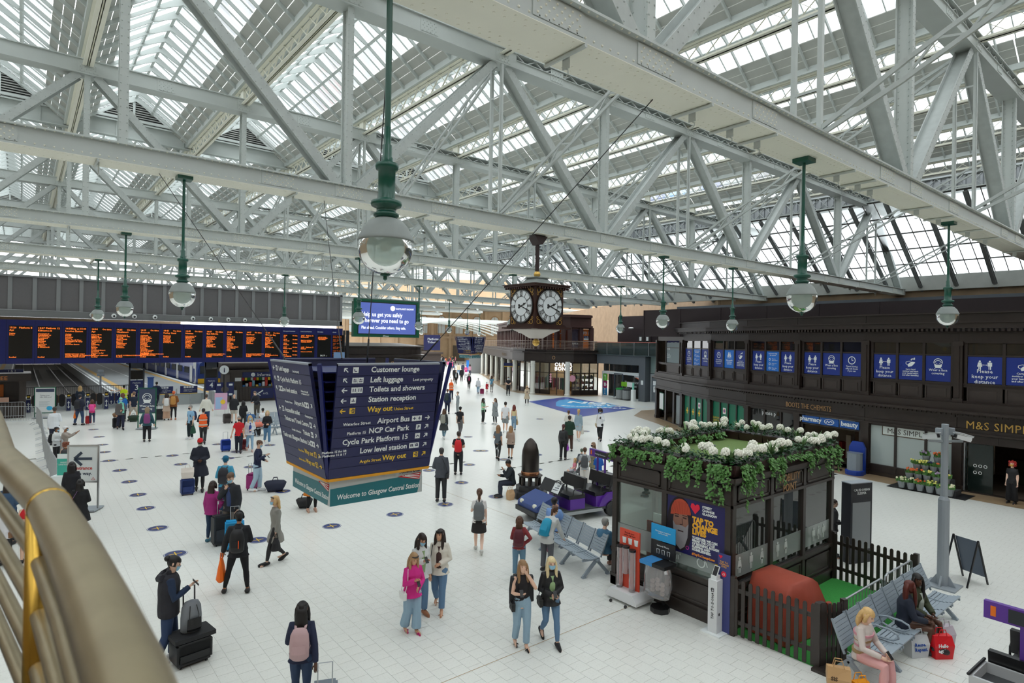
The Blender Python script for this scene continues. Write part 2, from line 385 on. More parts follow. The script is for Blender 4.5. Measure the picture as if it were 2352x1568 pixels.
  # ---- sloping glazed side wall on the far side (window_1) between roof edge and masonry wall
SIDE_GLASS = glass_mat('frosted_side_glass',(0.75,0.8,0.82),0.28,(0.62,0.67,0.68),0.04,0.15,True)
win = bpy.data.objects.new('window_1',None); COL.objects.link(win); win['kind'] = 'structure'; win['label'] = 'sloping frosted glass side wall with dark ribs'
A0 = Vector((41.6,0,14.65)); B0 = Vector((48.4,0,10.42)); YW0,YW1 = -4,56
rib = MB(); rib.beam((0,0,0),B0-A0+Vector((.3,0,-.9)),.16,.22); rib.beam((0,0,-.05),B0-A0+Vector((.3,0,-.95)),.28,.03)
RIB = rib.mesh('rib',[mat('sooty_steel',(0.26,0.28,0.28),0.6,noise=0.2,nscale=3)])
y = YW0
while y<YW1:link('rib',RIB,win,loc=(A0.x,y,A0.z-.1)); y+=2.05
rows = 5; cols = 3; it = []
def spane(mb,r):
 a = A0.lerp(B0,(r+.02)/rows); b = A0.lerp(B0,(r+.98)/rows)
 mb.quad((a.x,0,a.z),(a.x,2.05/cols-.05,a.z),(b.x,2.05/cols-.05,b.z),(b.x,0,b.z))
for r in range(rows):
 q = MB(); spane(q,r); me = q.mesh('glass_pane',[SIDE_GLASS]); y = YW0
 while y<YW1:it.append((me,(0,y,0),lambda mb,r=r:spane(mb,r))); y+=2.05/cols
pieces('glass_pane',it,win,[SIDE_GLASS],220,'glass_panes')
fb = MB()
for r in range(rows+1):
 p = A0.lerp(B0,r/rows); fb.box(p.x-.03,YW0,p.z-.06,p.x+.05,YW1,p.z+.02)
y = YW0
while y<YW1:fb.beam((A0.x,y,A0.z-.02),(B0.x,y,B0.z-.02),.04,.05); y+=2.05/cols
fb.build('glazing_bars',[mat('dark_lead_bar',(0.10,0.095,0.09),0.6)],win)
tg = MB(); n = 80
for z in(14.65,15.45):tg.box(41.4,YW0,z,41.6,YW1,z+.05)
for i in range(n):
 a = YW0+(YW1-YW0)*i/n; b = YW0+(YW1-YW0)*(i+1)/n
 tg.beam((41.45,a,14.68),(41.45,b,15.46),.02,.05,(1,0,0)); tg.beam((41.52,a,15.46),(41.52,b,14.68),.02,.05,(1,0,0))
tg.build('lattice_girder',[STEEL],win)
zb = MB(); zb.box(41.62,YW0,14.7,41.66,YW1,15.6)
for i in range(150):zb.cyl((41.62,YW0+i*.4,14.7),(41.62,YW0+i*.4,15.5),.1,5)
zb.build('ribbed_sheet',[GALV],win)
# ================================================================ SETTING: floor, outer walls
def floor_mat(name,base,var,gloss):
 m = bpy.data.materials.new(name); m.use_nodes = True; nt = m.node_tree; b = nt.nodes['Principled BSDF']; L = nt.links
 g = nt.nodes.new('ShaderNodeNewGeometry'); n1 = nt.nodes.new('ShaderNodeTexNoise'); n1.inputs['Scale'].default_value = 0.35; n1.inputs['Detail'].default_value = 3
 n2 = nt.nodes.new('ShaderNodeTexNoise'); n2.inputs['Scale'].default_value = 38; n2.inputs['Detail'].default_value = 2
 L.new(g.outputs['Position'],n1.inputs['Vector']); L.new(g.outputs['Position'],n2.inputs['Vector'])
 r1 = nt.nodes.new('ShaderNodeMix'); r1.data_type = 'RGBA'; r1.inputs['A'].default_value = tuple(c*(1-var)for c in base)+(1,); r1.inputs['B'].default_value = tuple(c*(1+var)for c in base)+(1,)
 L.new(n1.outputs['Fac'],r1.inputs['Factor'])
 cr = nt.nodes.new('ShaderNodeValToRGB'); cr.color_ramp.elements[0].position = .33; cr.color_ramp.elements[0].color = (.86,.86,.84,1); cr.color_ramp.elements[1].position = .42; cr.color_ramp.elements[1].color = (1,1,1,1)
 L.new(n2.outputs['Fac'],cr.inputs[0])
 r2 = nt.nodes.new('ShaderNodeMix'); r2.data_type = 'RGBA'; r2.blend_type = 'MULTIPLY'; r2.inputs['Factor'].default_value = .7
 L.new(r1.outputs['Result'],r2.inputs['A']); L.new(cr.outputs[0],r2.inputs['B']); L.new(r2.outputs['Result'],b.inputs['Base Color'])
 b.inputs['Roughness'].default_value = gloss; b.inputs['Specular IOR Level'].default_value = .45
 return m
TILE = floor_mat('cream_terrazzo',(0.80,0.81,0.765),.045,.3)
JOINT = mat('tile_joint',(0.64,0.63,0.58),.8)
fl = MB(); fl.box(-22,-10,-.3,110,54.2,-.006)
fl.box(24,54.2,-.3,110,140,-.006)
flo = struct('floor',fl,[JOINT],'cream terrazzo tiled concourse floor')
TS = .28
tb = MB(); tb.box(.0025,.0025,-.006,TS-.0025,TS-.0025,0); TMSH = tb.mesh('tile',[TILE])
def _tq(mb):mb.quad((.0025,.0025,0),(TS-.0025,.0025,0),(TS-.0025,TS-.0025,0),(.0025,TS-.0025,0))
near = []; stf = MB(); plain = MB(); BK = 8*TS
for bi in range(-10,50):
 for bj in range(-5,63):
  x0,y0 = bi*BK,bj*BK; cx,cy = x0+BK/2,y0+BK/2
  if cy>54 and cx<24.5:continue
  f = cx*_f.x+cy*_f.y; r = cx*_r.x+cy*_r.y
  if 4<f<27 and abs(r/f)<1.05:
   for i in range(8):
    for j in range(8):
     x = x0+i*TS; y = y0+j*TS+(TS/2 if(bi*8+i)%2 else 0)
     ff = x*_f.x+y*_f.y; rr = x*_r.x+y*_r.y
     near.append((ff if(ff>9.6 and abs(rr/ff)<.8)else 99+ff,x,y))
  else:plain.quad((x0,y0,0),(x0+BK,y0,0),(x0+BK,y0+BK,0),(x0,y0+BK,0))
near.sort()
for k,(d,x,y)in enumerate(near):
 if k<300:link('tile',TMSH,flo,loc=(x,y,0))
 else:stf.quad((x+.0025,y+.0025,0),(x+TS-.0025,y+.0025,0),(x+TS-.0025,y+TS-.0025,0),(x+.0025,y+TS-.0025,0))
o = stf.build('tiles',[TILE],flo); o['kind'] = 'stuff'
o = plain.build('far_tiles',[TILE],flo); o['kind'] = 'stuff'
ej = MB(); ej.box(-4,8.14,-.001,19,8.155,.0015); ej.box(12,-2,-.001,12.012,40,.0012)
ej.build('expansion_joint',[mat('brass_joint',(.45,.33,.2),.6)],flo)
TAN = mat('tan_tiling',(0.36,0.255,0.15),.35,noise=.25,nscale=2.5)
# ---- outer walls
STONE = mat('old_sandstone',(0.33,0.235,0.15),.9,noise=.3,nscale=1.3,bump=.3)
wr = MB(); wr.box(48.5,-8,0,49.2,30,9.9); struct('wall_right',wr,[STONE],'brown masonry wall under the sloping glazing')
WP = [(48.5,30),(53,37),(60,48),(68,60),(82,84),(96,108)]; wr2 = MB()
for a,b in zip(WP,WP[1:]):wr2.beam((*a,5.6),(*b,5.6),.6,11.2)
struct('wall_street',wr2,[STONE],'brown masonry wall behind the shops')
wc = MB(); wc.box(48.2,-8,9.5,48.55,56,10.5); struct('trim_1',wc,[BOARD],'boarded sill under the sloping glazing')
wb = MB(); wb.box(-20,-7.5,0,60,-6.8,14); struct('wall_back',wb,[STONE])
wl = MB(); wl.box(-16,-8,0,-15,52,14.6); struct('wall_left_light_block',wl,[STONE])  # unseen wall added to block light from the left side
ws = MB(); ws.box(34.0,-8,6.0,34.15,27,7.85)
for k in range(12):ws.box(33.97,-6+k*3,6.0,34.0,-5.94+k*3,7.85)
struct('wall_screen',ws,[PLUM],'plum boarded screen standing on the shop roof')
wg = MB(); wg.box(47.6,-8,7.2,47.8,34,9.0); struct('trim_2',wg,[mat('slate_sheet',(.10,.115,.135),.5,noise=.2,nscale=.8)],'slate grey sheeting behind the plum screen')
# ================================================================ the dark timber shop building along the right side
FX = lambda y:28.25+.0165*max(0,y-5)**2
PY = [27.943,23.698,20.463,17.231,13.947,10.596,7.151,3.2,-1.5,-6]
shop = thing('shop_building','long curved two-storey dark timber shop building with blue safety posters','building',(0,0,0))
BLUE = C('poster_blue',12,44,132,.5); BLUE2 = C('poster_light_blue',18,108,200,.5); GREYPOST = C('poster_grey',108,124,128,.5)
DKGLASS = glass_mat('dark_shop_glass',(0.55,0.58,0.55),.85,(.1,.1,.1),.06,.02)
MILK = glass_mat('milky_shop_glass',(0.8,0.87,0.87),.12,(.50,.58,.57),.06,.06)
INTER = mat('shop_interior',(.10,.075,.055),.8,noise=.3,nscale=2); WARM = C('warm_interior_panel',120,92,50,.8)
def frame_at(y0,y1):
 a = Vector((FX(y0),y0,0)); b = Vector((FX(y1),y1,0)); d = b-a; L = d.length; ang = atan2(d.y,d.x)
 return Matrix.Translation(a)@Matrix.Rotation(ang,4,'Z'),L,ang
def mold(mb,L,z,h,out,e=0.0):mb.box(-e,-out,z,L+e,0.02,z+h)
def disc(mb,cx,cz,r,y=0.0,t=.004,n=14,rx=None):
 rx = rx or r; mb.prism([(cx+rx*cos(2*pi*k/n),cz+r*sin(2*pi*k/n))for k in range(n)],y-t,y,'y')
def ring(mb,cx,cz,r,w,y=0.0,t=.004,n=18,a0=0,a1=2*pi,rx=None):
 q = (rx or r)/r
 for k in range(n):
  t0 = a0+(a1-a0)*k/n; t1 = a0+(a1-a0)*(k+1)/n
  mb.add([(cx+q*(r-w)*cos(t0),y-t,cz+(r-w)*sin(t0)),(cx+q*(r-w)*cos(t1),y-t,cz+(r-w)*sin(t1)),(cx+q*r*cos(t1),y-t,cz+r*sin(t1)),(cx+q*r*cos(t0),y-t,cz+r*sin(t0))],[(0,3,2,1)])
def poly(mb,pts,y=0.0,t=.004):mb.prism(pts,y-t,y,'y')
def strokes(mb,pts,w,y=0.0,t=.004):
 for(x0,z0),(x1,z1)in zip(pts,pts[1:]):
  d = hypot(x1-x0,z1-z0)or 1; nx,nz = -(z1-z0)/d*w/2,(x1-x0)/d*w/2
  mb.prism([(x0+nx,z0+nz),(x1+nx,z1+nz),(x1-nx,z1-nz),(x0-nx,z0-nz)],y-t,y,'y')
def man(mb,x,z,h,y=0.0,skirt=False):
 disc(mb,x,z+h*.9,h*.1,y,n=10)
 if skirt:poly(mb,[(x-h*.14,z+h*.78),(x+h*.14,z+h*.78),(x+h*.24,z+h*.3),(x-h*.24,z+h*.3)],y)
 else:poly(mb,[(x-h*.2,z+h*.78),(x+h*.2,z+h*.78),(x+h*.2,z+h*.36),(x-h*.2,z+h*.36)],y)
 for s in(-1,1):poly(mb,[(x+s*h*.02,z+h*.4),(x+s*h*.12,z+h*.4),(x+s*h*.11,z),(x+s*h*.03,z)][::s],y)
def icon(kind,s,y=0.0):
 """white pictogram about s wide, centred on 0, 0"""
 m = MB()
 if kind=='distance':
  man(m,-s*.38,-s*.42,s*.84,y,True); man(m,s*.38,-s*.42,s*.84,y); strokes(m,[(-s*.16,0),(s*.16,0)],s*.04,y)
  for q in(-1,1):poly(m,[(q*s*.2,0),(q*s*.12,s*.06),(q*s*.12,-s*.06)][::-q],y)
 elif kind=='clock':
  ring(m,0,0,s*.44,s*.08,y,n=22); strokes(m,[(0,s*.26),(0,0),(s*.18,0)],s*.07,y)
 elif kind=='mask':
  ring(m,0,.1*s,s*.40,s*.06,y,n=14,a0=-.3,a1=pi+.3); ring(m,0,.02*s,s*.30,s*.05,y,n=10,a0=.2,a1=pi-.2)
  poly(m,[(-s*.34,-s*.04),(-s*.15,-.12*s),(s*.15,-.12*s),(s*.34,-s*.04),(s*.3,-s*.3),(s*.2,-s*.44),(-s*.2,-s*.44),(-s*.3,-s*.3)],y)
  strokes(m,[(-s*.2,.02*s),(-s*.08,.0)],s*.04,y); strokes(m,[(s*.2,.02*s),(s*.08,.0)],s*.04,y)
  strokes(m,[(-s*.2,-.44*s),(-s*.34,-s*.5)],s*.04,y); strokes(m,[(s*.2,-.44*s),(s*.34,-s*.5)],s*.04,y)
 elif kind=='hands':
  poly(m,[(-s*.2,-s*.44),(s*.12,-s*.36),(s*.42,-s*.02),(s*.38,s*.06),(s*.1,s*.08),(-s*.12,-s*.06),(-s*.28,-s*.24)],y)
  strokes(m,[(-s*.28,-s*.24),(-s*.44,-s*.12),(-s*.42,s*.04),(-s*.1,s*.14),(0,s*.06)],s*.04,y)
  strokes(m,[(s*.06,s*.22),(s*.08,s*.36),(s*.34,s*.36)],s*.1,y); poly(m,[(s*.3,s*.28),(s*.4,s*.28),(s*.4,s*.5),(s*.3,s*.5)],y)
 elif kind=='seats':
  for q in(-1,1):
   disc(m,q*s*.16,s*.36,s*.08,y); poly(m,[(q*s*.06,s*.26),(q*s*.28,s*.26),(q*s*.28,-s*.12),(q*s*.06,-s*.12)][::q],y)
   strokes(m,[(q*s*.4,s*.06),(q*s*.4,-s*.14),(q*s*.1,-s*.14)],s*.07,y); strokes(m,[(q*s*.36,-s*.14),(q*s*.36,-s*.4)],s*.06,y); strokes(m,[(q*s*.12,-s*.14),(q*s*.12,-s*.4)],s*.06,y)
 elif kind=='list':
  for k in range(3):ring(m,-s*.3,s*(.3-k*.32),s*.09,s*.03,y,n=10)
 return m
PTXT = {'distance':('Please\nkeep your\ndistance',.19),'clock':('Travel during\noff-peak hours\nif you can',.115),'mask':('Wear a face\ncovering',.15),'hands':('Carry hand\nsanitiser and wash\nyour hands before\nand after travelling',.092),'seats':('When possible\navoid facing\neach other',.11),'list':("Let's travel safely\nthis summer",.095)}
def poster(parent,kind,u,z0,w,h,y,M,ang,white=WHITE):
 lb = {'distance':'blue poster asking people to keep their distance','clock':'blue poster with a clock face','mask':'blue poster with a masked face','hands':'blue poster with hands under a tap','seats':'light blue poster with two seated figures','list':'light blue poster with a list of advice'}[kind]
 b = MB(); b.box(u,y-.006,z0,u+w,y,z0+h); b.xf(M); p = b.build('poster',[BLUE2 if kind in('seats','list')else BLUE],parent,lb)
 s = min(w*.62,h*.4); m = icon(kind,s if kind!='list' else w*.8,y-.007)
 m.xf(M@Matrix.Translation((u+w/2,0,z0+h*(.70 if kind!='list' else .38)))); m.build('pictogram',[white],p)
 t,k = PTXT[kind]; k = k*w/1.0
 c = M@Vector((u+w/2,y-.010,z0+h*(.40 if kind not in('list',)else .86)))
 text(t,k,white,p,c,(pi/2,0,ang),'CENTER',res=1,bold=.0015*w,ext=.001)
 if kind=='list':
  for j,tt in enumerate(('Travel at\nquieter times','Wash your\nhands','Wear a face\ncovering')):text(tt,k*.85,white,p,M@Vector((u+w*.42,y-.01,z0+h*(.60-.24*j*w/h*1.1))),(pi/2,0,ang),res=1,ext=.001)
UP = [None,('clock','list','mask'),('clock','seats','hands'),('distance','list','distance'),('distance','mask','clock'),('distance','hands','mask'),('distance','hands','clock'),(),()]
ordn = ['first','second','third','fourth','fifth','sixth','seventh','eighth','ninth']
for b in range(9):
 M,L,ang = frame_at(PY[b],PY[b+1])
 m = MB()
 mold(m,L,6.30,.2,.42,.03); mold(m,L,6.50,.05,.5,.03); mold(m,L,6.55,.32,.16); mold(m,L,6.87,.06,.24,.02); mold(m,L,6.12,.05,.12)
 m.xf(M); m.build('upper_cornice',[WOOD],shop); m = MB(); mold(m,L,5.72,.44,.05); mold(m,L,5.74,.06,.1); m.xf(M); m.build('frieze',[WOOD],shop); m = MB(); mold(m,L,3.40,.1,.12); mold(m,L,3.02,.1,.5,.03); mold(m,L,3.12,.3,.28,.02); mold(m,L,2.86,.16,.3); mold(m,L,2.30,.56,.14)
 mold(m,L,2.38,.06,.2,.02); mold(m,L,2.22,.08,.18,.02)
 m.xf(M); m.build('lower_cornice',[WOOD],shop)
 m = MB()
 k = int(L/.17)
 for j in range(k):m.box(j*L/k,-.36,6.18,j*L/k+.09,-.05,6.29)
 for j in range(k):m.box(j*L/k,-.36,2.94,j*L/k+.06,-.25,3.0)
 m.xf(M); o = m.build('dentils',[WOOD],shop); o['kind'] = 'stuff'
 m = MB(); m.box(-.14,-.16,3.45,.14,.06,5.8); m.box(-.17,-.2,5.62,.17,.06,5.78); m.box(-.17,-.2,3.42,.17,.06,3.58); m.box(-.05,-.2,3.6,.05,-.16,5.6)
 m.box(-.16,-.16,0,.16,.06,2.3); m.box(-.2,-.2,0,.2,.06,.22); m.box(-.19,-.2,2.08,.19,.06,2.24); m.xf(M); m.build('pilaster',[WOOD],shop)
 if b==8:m = MB(); m.box(-.1,0,0,L+.1,.1,6.3); m.xf(M); m.build('rear_panel',[WOOD],shop); continue
 n = 3 if b else 1
 x0 = .22; w = (L-.44)/n
 if b==0:w = L*.52; x0 = L*.34
 m = MB()
 m.box(0,-.02,4.02,L,.05,4.16); m.box(0,-.06,4.12,L,.05,4.17)
 for j in range(n+1):m.box(x0+j*w-.05,-.05,4.1,x0+j*w+.05,.05,5.75)
 m.box(x0,-.03,5.22,x0+n*w,.04,5.28); m.xf(M); m.build('window_frame',[WOOD],shop)
 for j in range(n):
  u = x0+j*w
  g = MB(); g.box(u+.04,0,4.17,u+w-.04,.012,5.72); g.xf(M); g.build('window_pane',[DKGLASS],shop)
  g = MB(); a,c,d,e = u+.1,u+w-.1,3.52,4.0
  g.box(u+.03,-.005,3.46,u+w-.03,.03,4.06)
  for(p,q,r_,s_)in((a-.05,d-.04,c+.05,d),(a-.05,e,c+.05,e+.04),(a-.05,d,a,e),(c,d,c+.05,e)):g.box(p,-.035,q,r_,0,s_)
  g.box(a+.1,-.025,d+.08,c-.1,0,e-.08); g.xf(M); g.build('moulded_panel',[WOOD2],shop)
  if b and UP[b]:poster(shop,UP[b][j],u+.06,4.19,w-.12,1.02,-.004,M,ang)
 if b==0:
  g = MB(); g.box(x0+.08,-.012,4.2,x0+w-.08,-.004,5.6); g.xf(M); p = g.build('poster',[GREYPOST],shop,'grey office poster')
  text('one',.42,WHITE,p,M@Vector((x0+.14,-.02,5.1)),(pi/2,0,ang),res=1); text('offices to let\ninside the station\nask at the desk',.12,WHITE,p,M@Vector((x0+.14,-.02,4.75)),(pi/2,0,ang),res=1)
 g = MB(); g.box(0,1.6,3.4,L,1.7,6.2); g.box(0,.05,3.3,L,1.7,3.4); g.xf(M); g.build('back_room_wall',[INTER if b!=5 else WARM],shop)
 m = MB(); m.box(0,-.05,0,L,.1,.04); m.xf(M); m.build('plinth',[WOOD],shop)
 def gwin(cuts,mt,z0=.52,zt=2.2,panel=True,nm='shop_window'):
  fr = MB()
  for c in cuts:fr.box(c*L-.045,-.06,0 if panel else .05,c*L+.045,.05,zt)
  fr.box(0,-.06,zt-.05,L,.05,zt+.06)
  if panel:fr.box(0,-.05,0,L,.05,z0); fr.box(0,-.09,z0-.05,L,.05,z0+.02); fr.box(0,-.09,0,L,.05,.16)
  fr.xf(M); fr.build('window_frame',[WOOD],shop); out = []
  for c,d in zip(cuts,cuts[1:]):
   g = MB(); g.box(c*L+.04,0,z0 if panel else .05,d*L-.04,.012,zt); g.xf(M); out.append(g.build(nm,[mt],shop))
  return out
 if b in(1,2):
  ps = gwin([.06,.28,.5,.72,.94],C('green_window_vinyl',10,112,84,.45),.3)
  for j,p in enumerate(ps):
   cx = (.17+.22*j)*L; q = MB()
   if(b==1 and j in(0,1,2)):q.prism([(cx,1.08),(cx+.09,1.2),(cx,1.32),(cx-.09,1.2)],-.012,-.006,'y'); disc(q,cx,1.34,.06,-.006); disc(q,cx,1.06,.06,-.006); disc(q,cx-.09,1.2,.06,-.006); disc(q,cx+.09,1.2,.06,-.006); q.xf(M); q.build('gold_emblem',[YEL],p)
   if(b,j)in((1,2),(2,1)):
    q = MB(); q.box(cx-.14,-.012,1.5,cx+.14,-.006,1.86); q.xf(M); r_ = q.build('notice',[WHITE],p,'white notice with a red and blue ring')
    q = MB(); ring(q,cx,1.68,.1,.04,-.013); q.xf(M); q.build('ring_mark',[C('notice_red',215,70,60)],p); q = MB(); disc(q,cx,1.68,.05,-.014); q.xf(M); q.build('ring_mark',[BLUE2],p)
   if(b,j)==(2,0):text('GLASGOW\nCENTRAL\nSTATION',.16,YEL,p,M@Vector((cx,-.012,1.15)),(pi/2,0,ang),'CENTER',res=1)
 elif b==3:
  gwin([.04,.36,.68,.97],DKGLASS,.4)
  text('please p',.30,WHITE,shop,M@Vector((L*.30,-.02,1.9)),(pi/2,0,ang),res=1,name='window_lettering')
  q = MB(); q.box(L*.42,.1,.7,L*.62,.12,1.6); q.xf(M); q.build('display_card',[BLUE2],shop,'blue display card in the window'); q = MB(); q.box(L*.72,.25,.6,L*.9,.3,1.7); q.box(L*.76,.2,.7,L*.8,.25,1.5); q.xf(M); q.build('display_stand',[C('display_brown',120,80,70)],shop)
 elif b==4:
  fr = MB()
  for c in(.07,.93):fr.box(c*L-.06,-.06,0,c*L+.06,.1,2.2)
  fr.box(.07*L,-.06,1.76,.93*L,.05,1.82); fr.xf(M); fr.build('door_frame',[WOOD],shop)
  for j,(t_,c0,c1)in enumerate((('pharmacy',.08,.345),(None,.365,.635),('beauty',.655,.92))):
   q = MB(); q.box(c0*L,-.1,1.84,c1*L,-.04,2.18); q.xf(M); p = q.build('blue_sign',[C('chemist_blue',22,88,170,.4)],shop)
   if t_:text(t_,.30,WHITE,p,M@Vector(((c0+c1)/2*L,-.105,1.93)),(pi/2,0,ang),'CENTER',bold=.008)
   else:
    q = MB(); ring(q,(c0+c1)/2*L,2.01,.13,.02,-.104,rx=.26); strokes(q,[((c0+c1)/2*L-.16,1.96),((c0+c1)/2*L-.08,2.06),((c0+c1)/2*L-.02,1.97),((c0+c1)/2*L+.08,2.06),((c0+c1)/2*L+.16,1.99)],.03,-.104); q.xf(M); q.build('oval_emblem',[WHITE],p)
  q = MB(); q.box(.05*L,4,0,.95*L,4.1,2.3); q.box(.05*L,.1,2.2,.95*L,4,2.3); q.box(.05*L,.1,-.002,.95*L,4,.004); q.xf(M); q.build('shop_interior',[INTER],shop)
  for j in range(9):
   q = MB(); hx = .14*L+j*.32; q.box(hx,2.2+.2*(j%3),0,hx+.26,2.5+.2*(j%3),.8+.35*((j*7)%3)); q.xf(M); q.build('shelf_unit',[C(('shelf_red','shelf_cream','shelf_brown')[j%3],*((150,40,36),(196,186,170),(110,80,60))[j%3])],shop)
  text('BOOTS THE CHEMISTS',.34,GOLDP,shop,M@Vector((-.62,-.165,2.50)),(pi/2,0,ang),name='gilt_lettering',sx=.72,ext=.006)
 elif b==5:
  gwin([.045,.35,.68,.965],MILK,.46)
  q = MB(); q.box(.20*L,-.006,1.80,.96*L,-.001,2.14); q.xf(M); p = q.build('window_banner',[C('banner_white',214,222,218)],shop,'white banner inside the frosted window')
  q = MB()
  for a_,c_ in(((.195,1.76),(.96,1.80)),((.195,2.14),(.96,2.18))):q.box(a_[0]*L,-.01,a_[1],c_[0]*L,-.002,c_[1])
  q.box(.19*L,-.01,1.76,.2*L,-.002,2.18); q.xf(M); q.build('banner_edge',[C('banner_brown',90,76,64)],p)
  text('M&S SIMPLY',.30,C('banner_letters',70,66,62),p,M@Vector((.25*L,-.012,1.87)),(pi/2,0,ang),sx=.98)
 elif b==6:
  q = MB(); q.box(0,5,0,L,5.1,2.3); q.box(0,.1,2.2,L,5,2.3); q.box(0,-.1,-.002,L,5,.006); q.xf(M); q.build('shop_interior',[INTER],shop)
  fr = MB(); fr.box(.08,-.06,0,.2,.1,2.2); fr.box(0,-.06,1.9,L,.05,2.2); fr.box(.3*L,-.08,1.95,.32*L,0,2.18); fr.xf(M); fr.build('door_frame',[WOOD],shop)
  q = MB(); q.box(.25,.02,.02,.29,.08,1.88); q.box(.32,.03,.02,1.1,.07,1.88); q.xf(M); p = q.build('sliding_door',[mat('dark_door_glass',(.012,.02,.018),.1)],shop)
  q = MB()
  for j in range(5):ring(q,.55+.16*(j%3),1.05-.26*(j//3),.06,.02,.02)
  q.xf(M); q.build('door_sticker',[WHITE],p); q = MB(); q.box(.2,-.02,.02,.24,.02,1.88)
  for z in(.15,.55,.95,1.35,1.75):q.box(.19,-.03,z,.25,-.02,z+.14)
  q.xf(M); q.build('door_rail',[GALV],p)
  for j in range(8):
   q = MB(); q.box(1.0+j*.45,3.2,0,1.38+j*.45,3.6,1.0+.2*(j%3)); q.xf(M); q.build('shelf_unit',[C(('crate_green','crate_olive','crate_tan')[j%3],*((36,56,26),(66,62,24),(90,70,40))[j%3])],shop)
  text('M&S SIMPLY FOOD',.42,GOLD,shop,M@Vector((.28,-.165,2.46)),(pi/2,0,ang),name='gilt_lettering',sx=.9,ext=.012,space=1.08)
 elif b==7:q = MB(); q.box(0,-.02,0,L,.1,2.3); q.xf(M); q.build('rear_panel',[WOOD],shop)
 else:
  q = MB(); q.box(0,-.02,0,.2,.1,2.3); q.box(L*.3,-.02,0,L*.36,.1,2.3); q.box(L*.62,-.02,0,L*.68,.1,2.3); q.box(L*.36,.8,0,L,.9,2.3); q.xf(M); q.build('doorway',[WOOD],shop)
  q = MB(); q.box(L*.1,-.06,.7,L*.28,-.02,1.95); q.xf(M); p = q.build('map_case',[C('case_green',14,90,66)],shop); q = MB(); q.box(L*.11,-.065,.75,L*.27,-.06,1.9); q.xf(M); q.build('map',[WHITE],p)
  q = MB(); q.box(L*.7,.1,.05,L*.98,.15,2.0); q.xf(M); q.build('grey_door',[C('grey_door',150,160,165)],shop)
m = MB(); e0 = Vector((FX(PY[0]),PY[0],0))
pts = [e0+Vector((1.2*k+.25*k*k,.9*k-.12*k*k,0))for k in range(5)]
for a,c in zip(pts,pts[1:]):
 for z0_,z1_,o_ in((0,2.3,.05),(2.3,2.9,.1),(2.95,3.12,.4),(3.12,3.4,.2),(3.42,4.16,.05),(4.16,5.75,0),(5.74,6.2,.06),(6.3,6.55,.42),(6.55,6.87,.16)):
  m.beam(a+Vector((0,0,(z0_+z1_)/2)),c+Vector((0,0,(z0_+z1_)/2)),.1+2*o_,z1_-z0_)
 for z_ in(4.2,4.5,4.8,5.1,5.4):m.beam(a+Vector((0,0,z_)),c+Vector((0,0,z_)),.14,.03)
m.build('rounded_end',[WOOD],shop)
m = MB(); P_ = [(FX(y)+.02,y)for y in PY]+[(46,-6),(46,24),(42,31)]
m.add([(x,y,6.2)for x,y in P_],[tuple(range(len(P_)))]); m.add([(x,y,3.2)for x,y in P_],[tuple(range(len(P_)))]); m.build('flat_roof',[WOOD2],shop)
tw = MB()
ys = [-6,-2,2,5,8,11,14,17,20,23,26]
for a,c in zip(ys,ys[1:]):tw.add([(FX(a)-1.35,a,.004),(FX(c)-1.35,c,.004),(FX(c)+1,c,.004),(FX(a)+1,a,.004)],[(3,2,1,0)])
tw.add([(FX(26)-1.35,26,.004),(FX(26)+1,26,.004),(41.5,31.4,.004),(39.6,31.6,.004),(36.2,29.6,.004)],[(0,1,2,3,4)])
struct('trim_3',tw,[TAN],'tan tiled border along the dark timber shop')
# ================================================================ PLATFORM END (left, beyond the trusses)
PLAT = mat('grey_platform_asphalt',(.26,.28,.29),.6,noise=.12,nscale=.6); BAL = mat('dirty_ballast',(.06,.052,.045),.95,noise=.4,nscale=3,bump=.6)
m = MB(); m.box(6.6,57,-1.2,15.4,170,0); m.box(15.4,57,-1.2,24.5,76,0); m.box(6.6,54.2,-.3,24.5,57,0); m.box(-9,70,-1.2,-1,170,0); m.box(-9,54.2,-.3,6.6,57.3,0)
struct('floor_platform',m,[PLAT],'grey asphalt railway platforms')
m = MB(); m.box(-20,57.3,-1.3,30,170,-1.15); tr = struct('floor_trackbed',m,[BAL],'sooty track bed between platforms')
m = MB()
for x in(.3,1.75,4.1,5.55,16.6,18.05):m.box(x-.035,57.4,-1.15,x+.035,170,-.99); m.box(x-.07,57.4,-1.15,x+.07,170,-1.1)
m.build('rails',[mat('rail_steel',(.09,.085,.08),.35,metal=.6)],tr)['kind'] = 'stuff'
m = MB()
for y in range(58,140,1):
 for x in(-.35,3.45):m.box(x,y,-1.16,x+2.75,y+.26,-1.12)
m.build('sleepers',[mat('concrete_sleeper',(.11,.105,.10),.9)],tr)['kind'] = 'stuff'
m = MB(); m.box(6.6,57,0,6.75,170,.006); m.box(7.0,57,0,7.3,170,.004); m.box(11,62,0,11.08,170,.004); m.box(14.9,57,0,15.4,170,.004); m.box(-1.2,70,0,-1,170,.006)
struct('trim_4',m,[WHITE],'white platform edge lines')
m = MB(); m.box(7.7,57,0,8.25,170,.004); m.box(14.2,57,0,14.7,170,.004); m.box(-2.6,70,0,-2.1,170,.004); struct('trim_5',m,[C('ochre_line',205,165,95)],'ochre warning strips along the platforms')
m = MB(); m.box(-21,165,-1,30,165.5,9); m.box(-16,52,0,-15.5,166,12); struct('wall_platform_light_block',m,[STONE])  # end and side walls added to keep stray light off the platforms
m = MB(); m.box(22.6,70,-.2,22.8,166,6); struct('wall_platform_side',m,[STONE])
m = MB(); m.box(-22,97,12.5,34,170,12.8); m.box(34,108,13.5,150,160,13.8); struct('ceiling_shade_slab',m,[BOARD],'slab added to keep sky light off the platforms and far street end')  # plain slabs added to cut sky light over platforms and street end
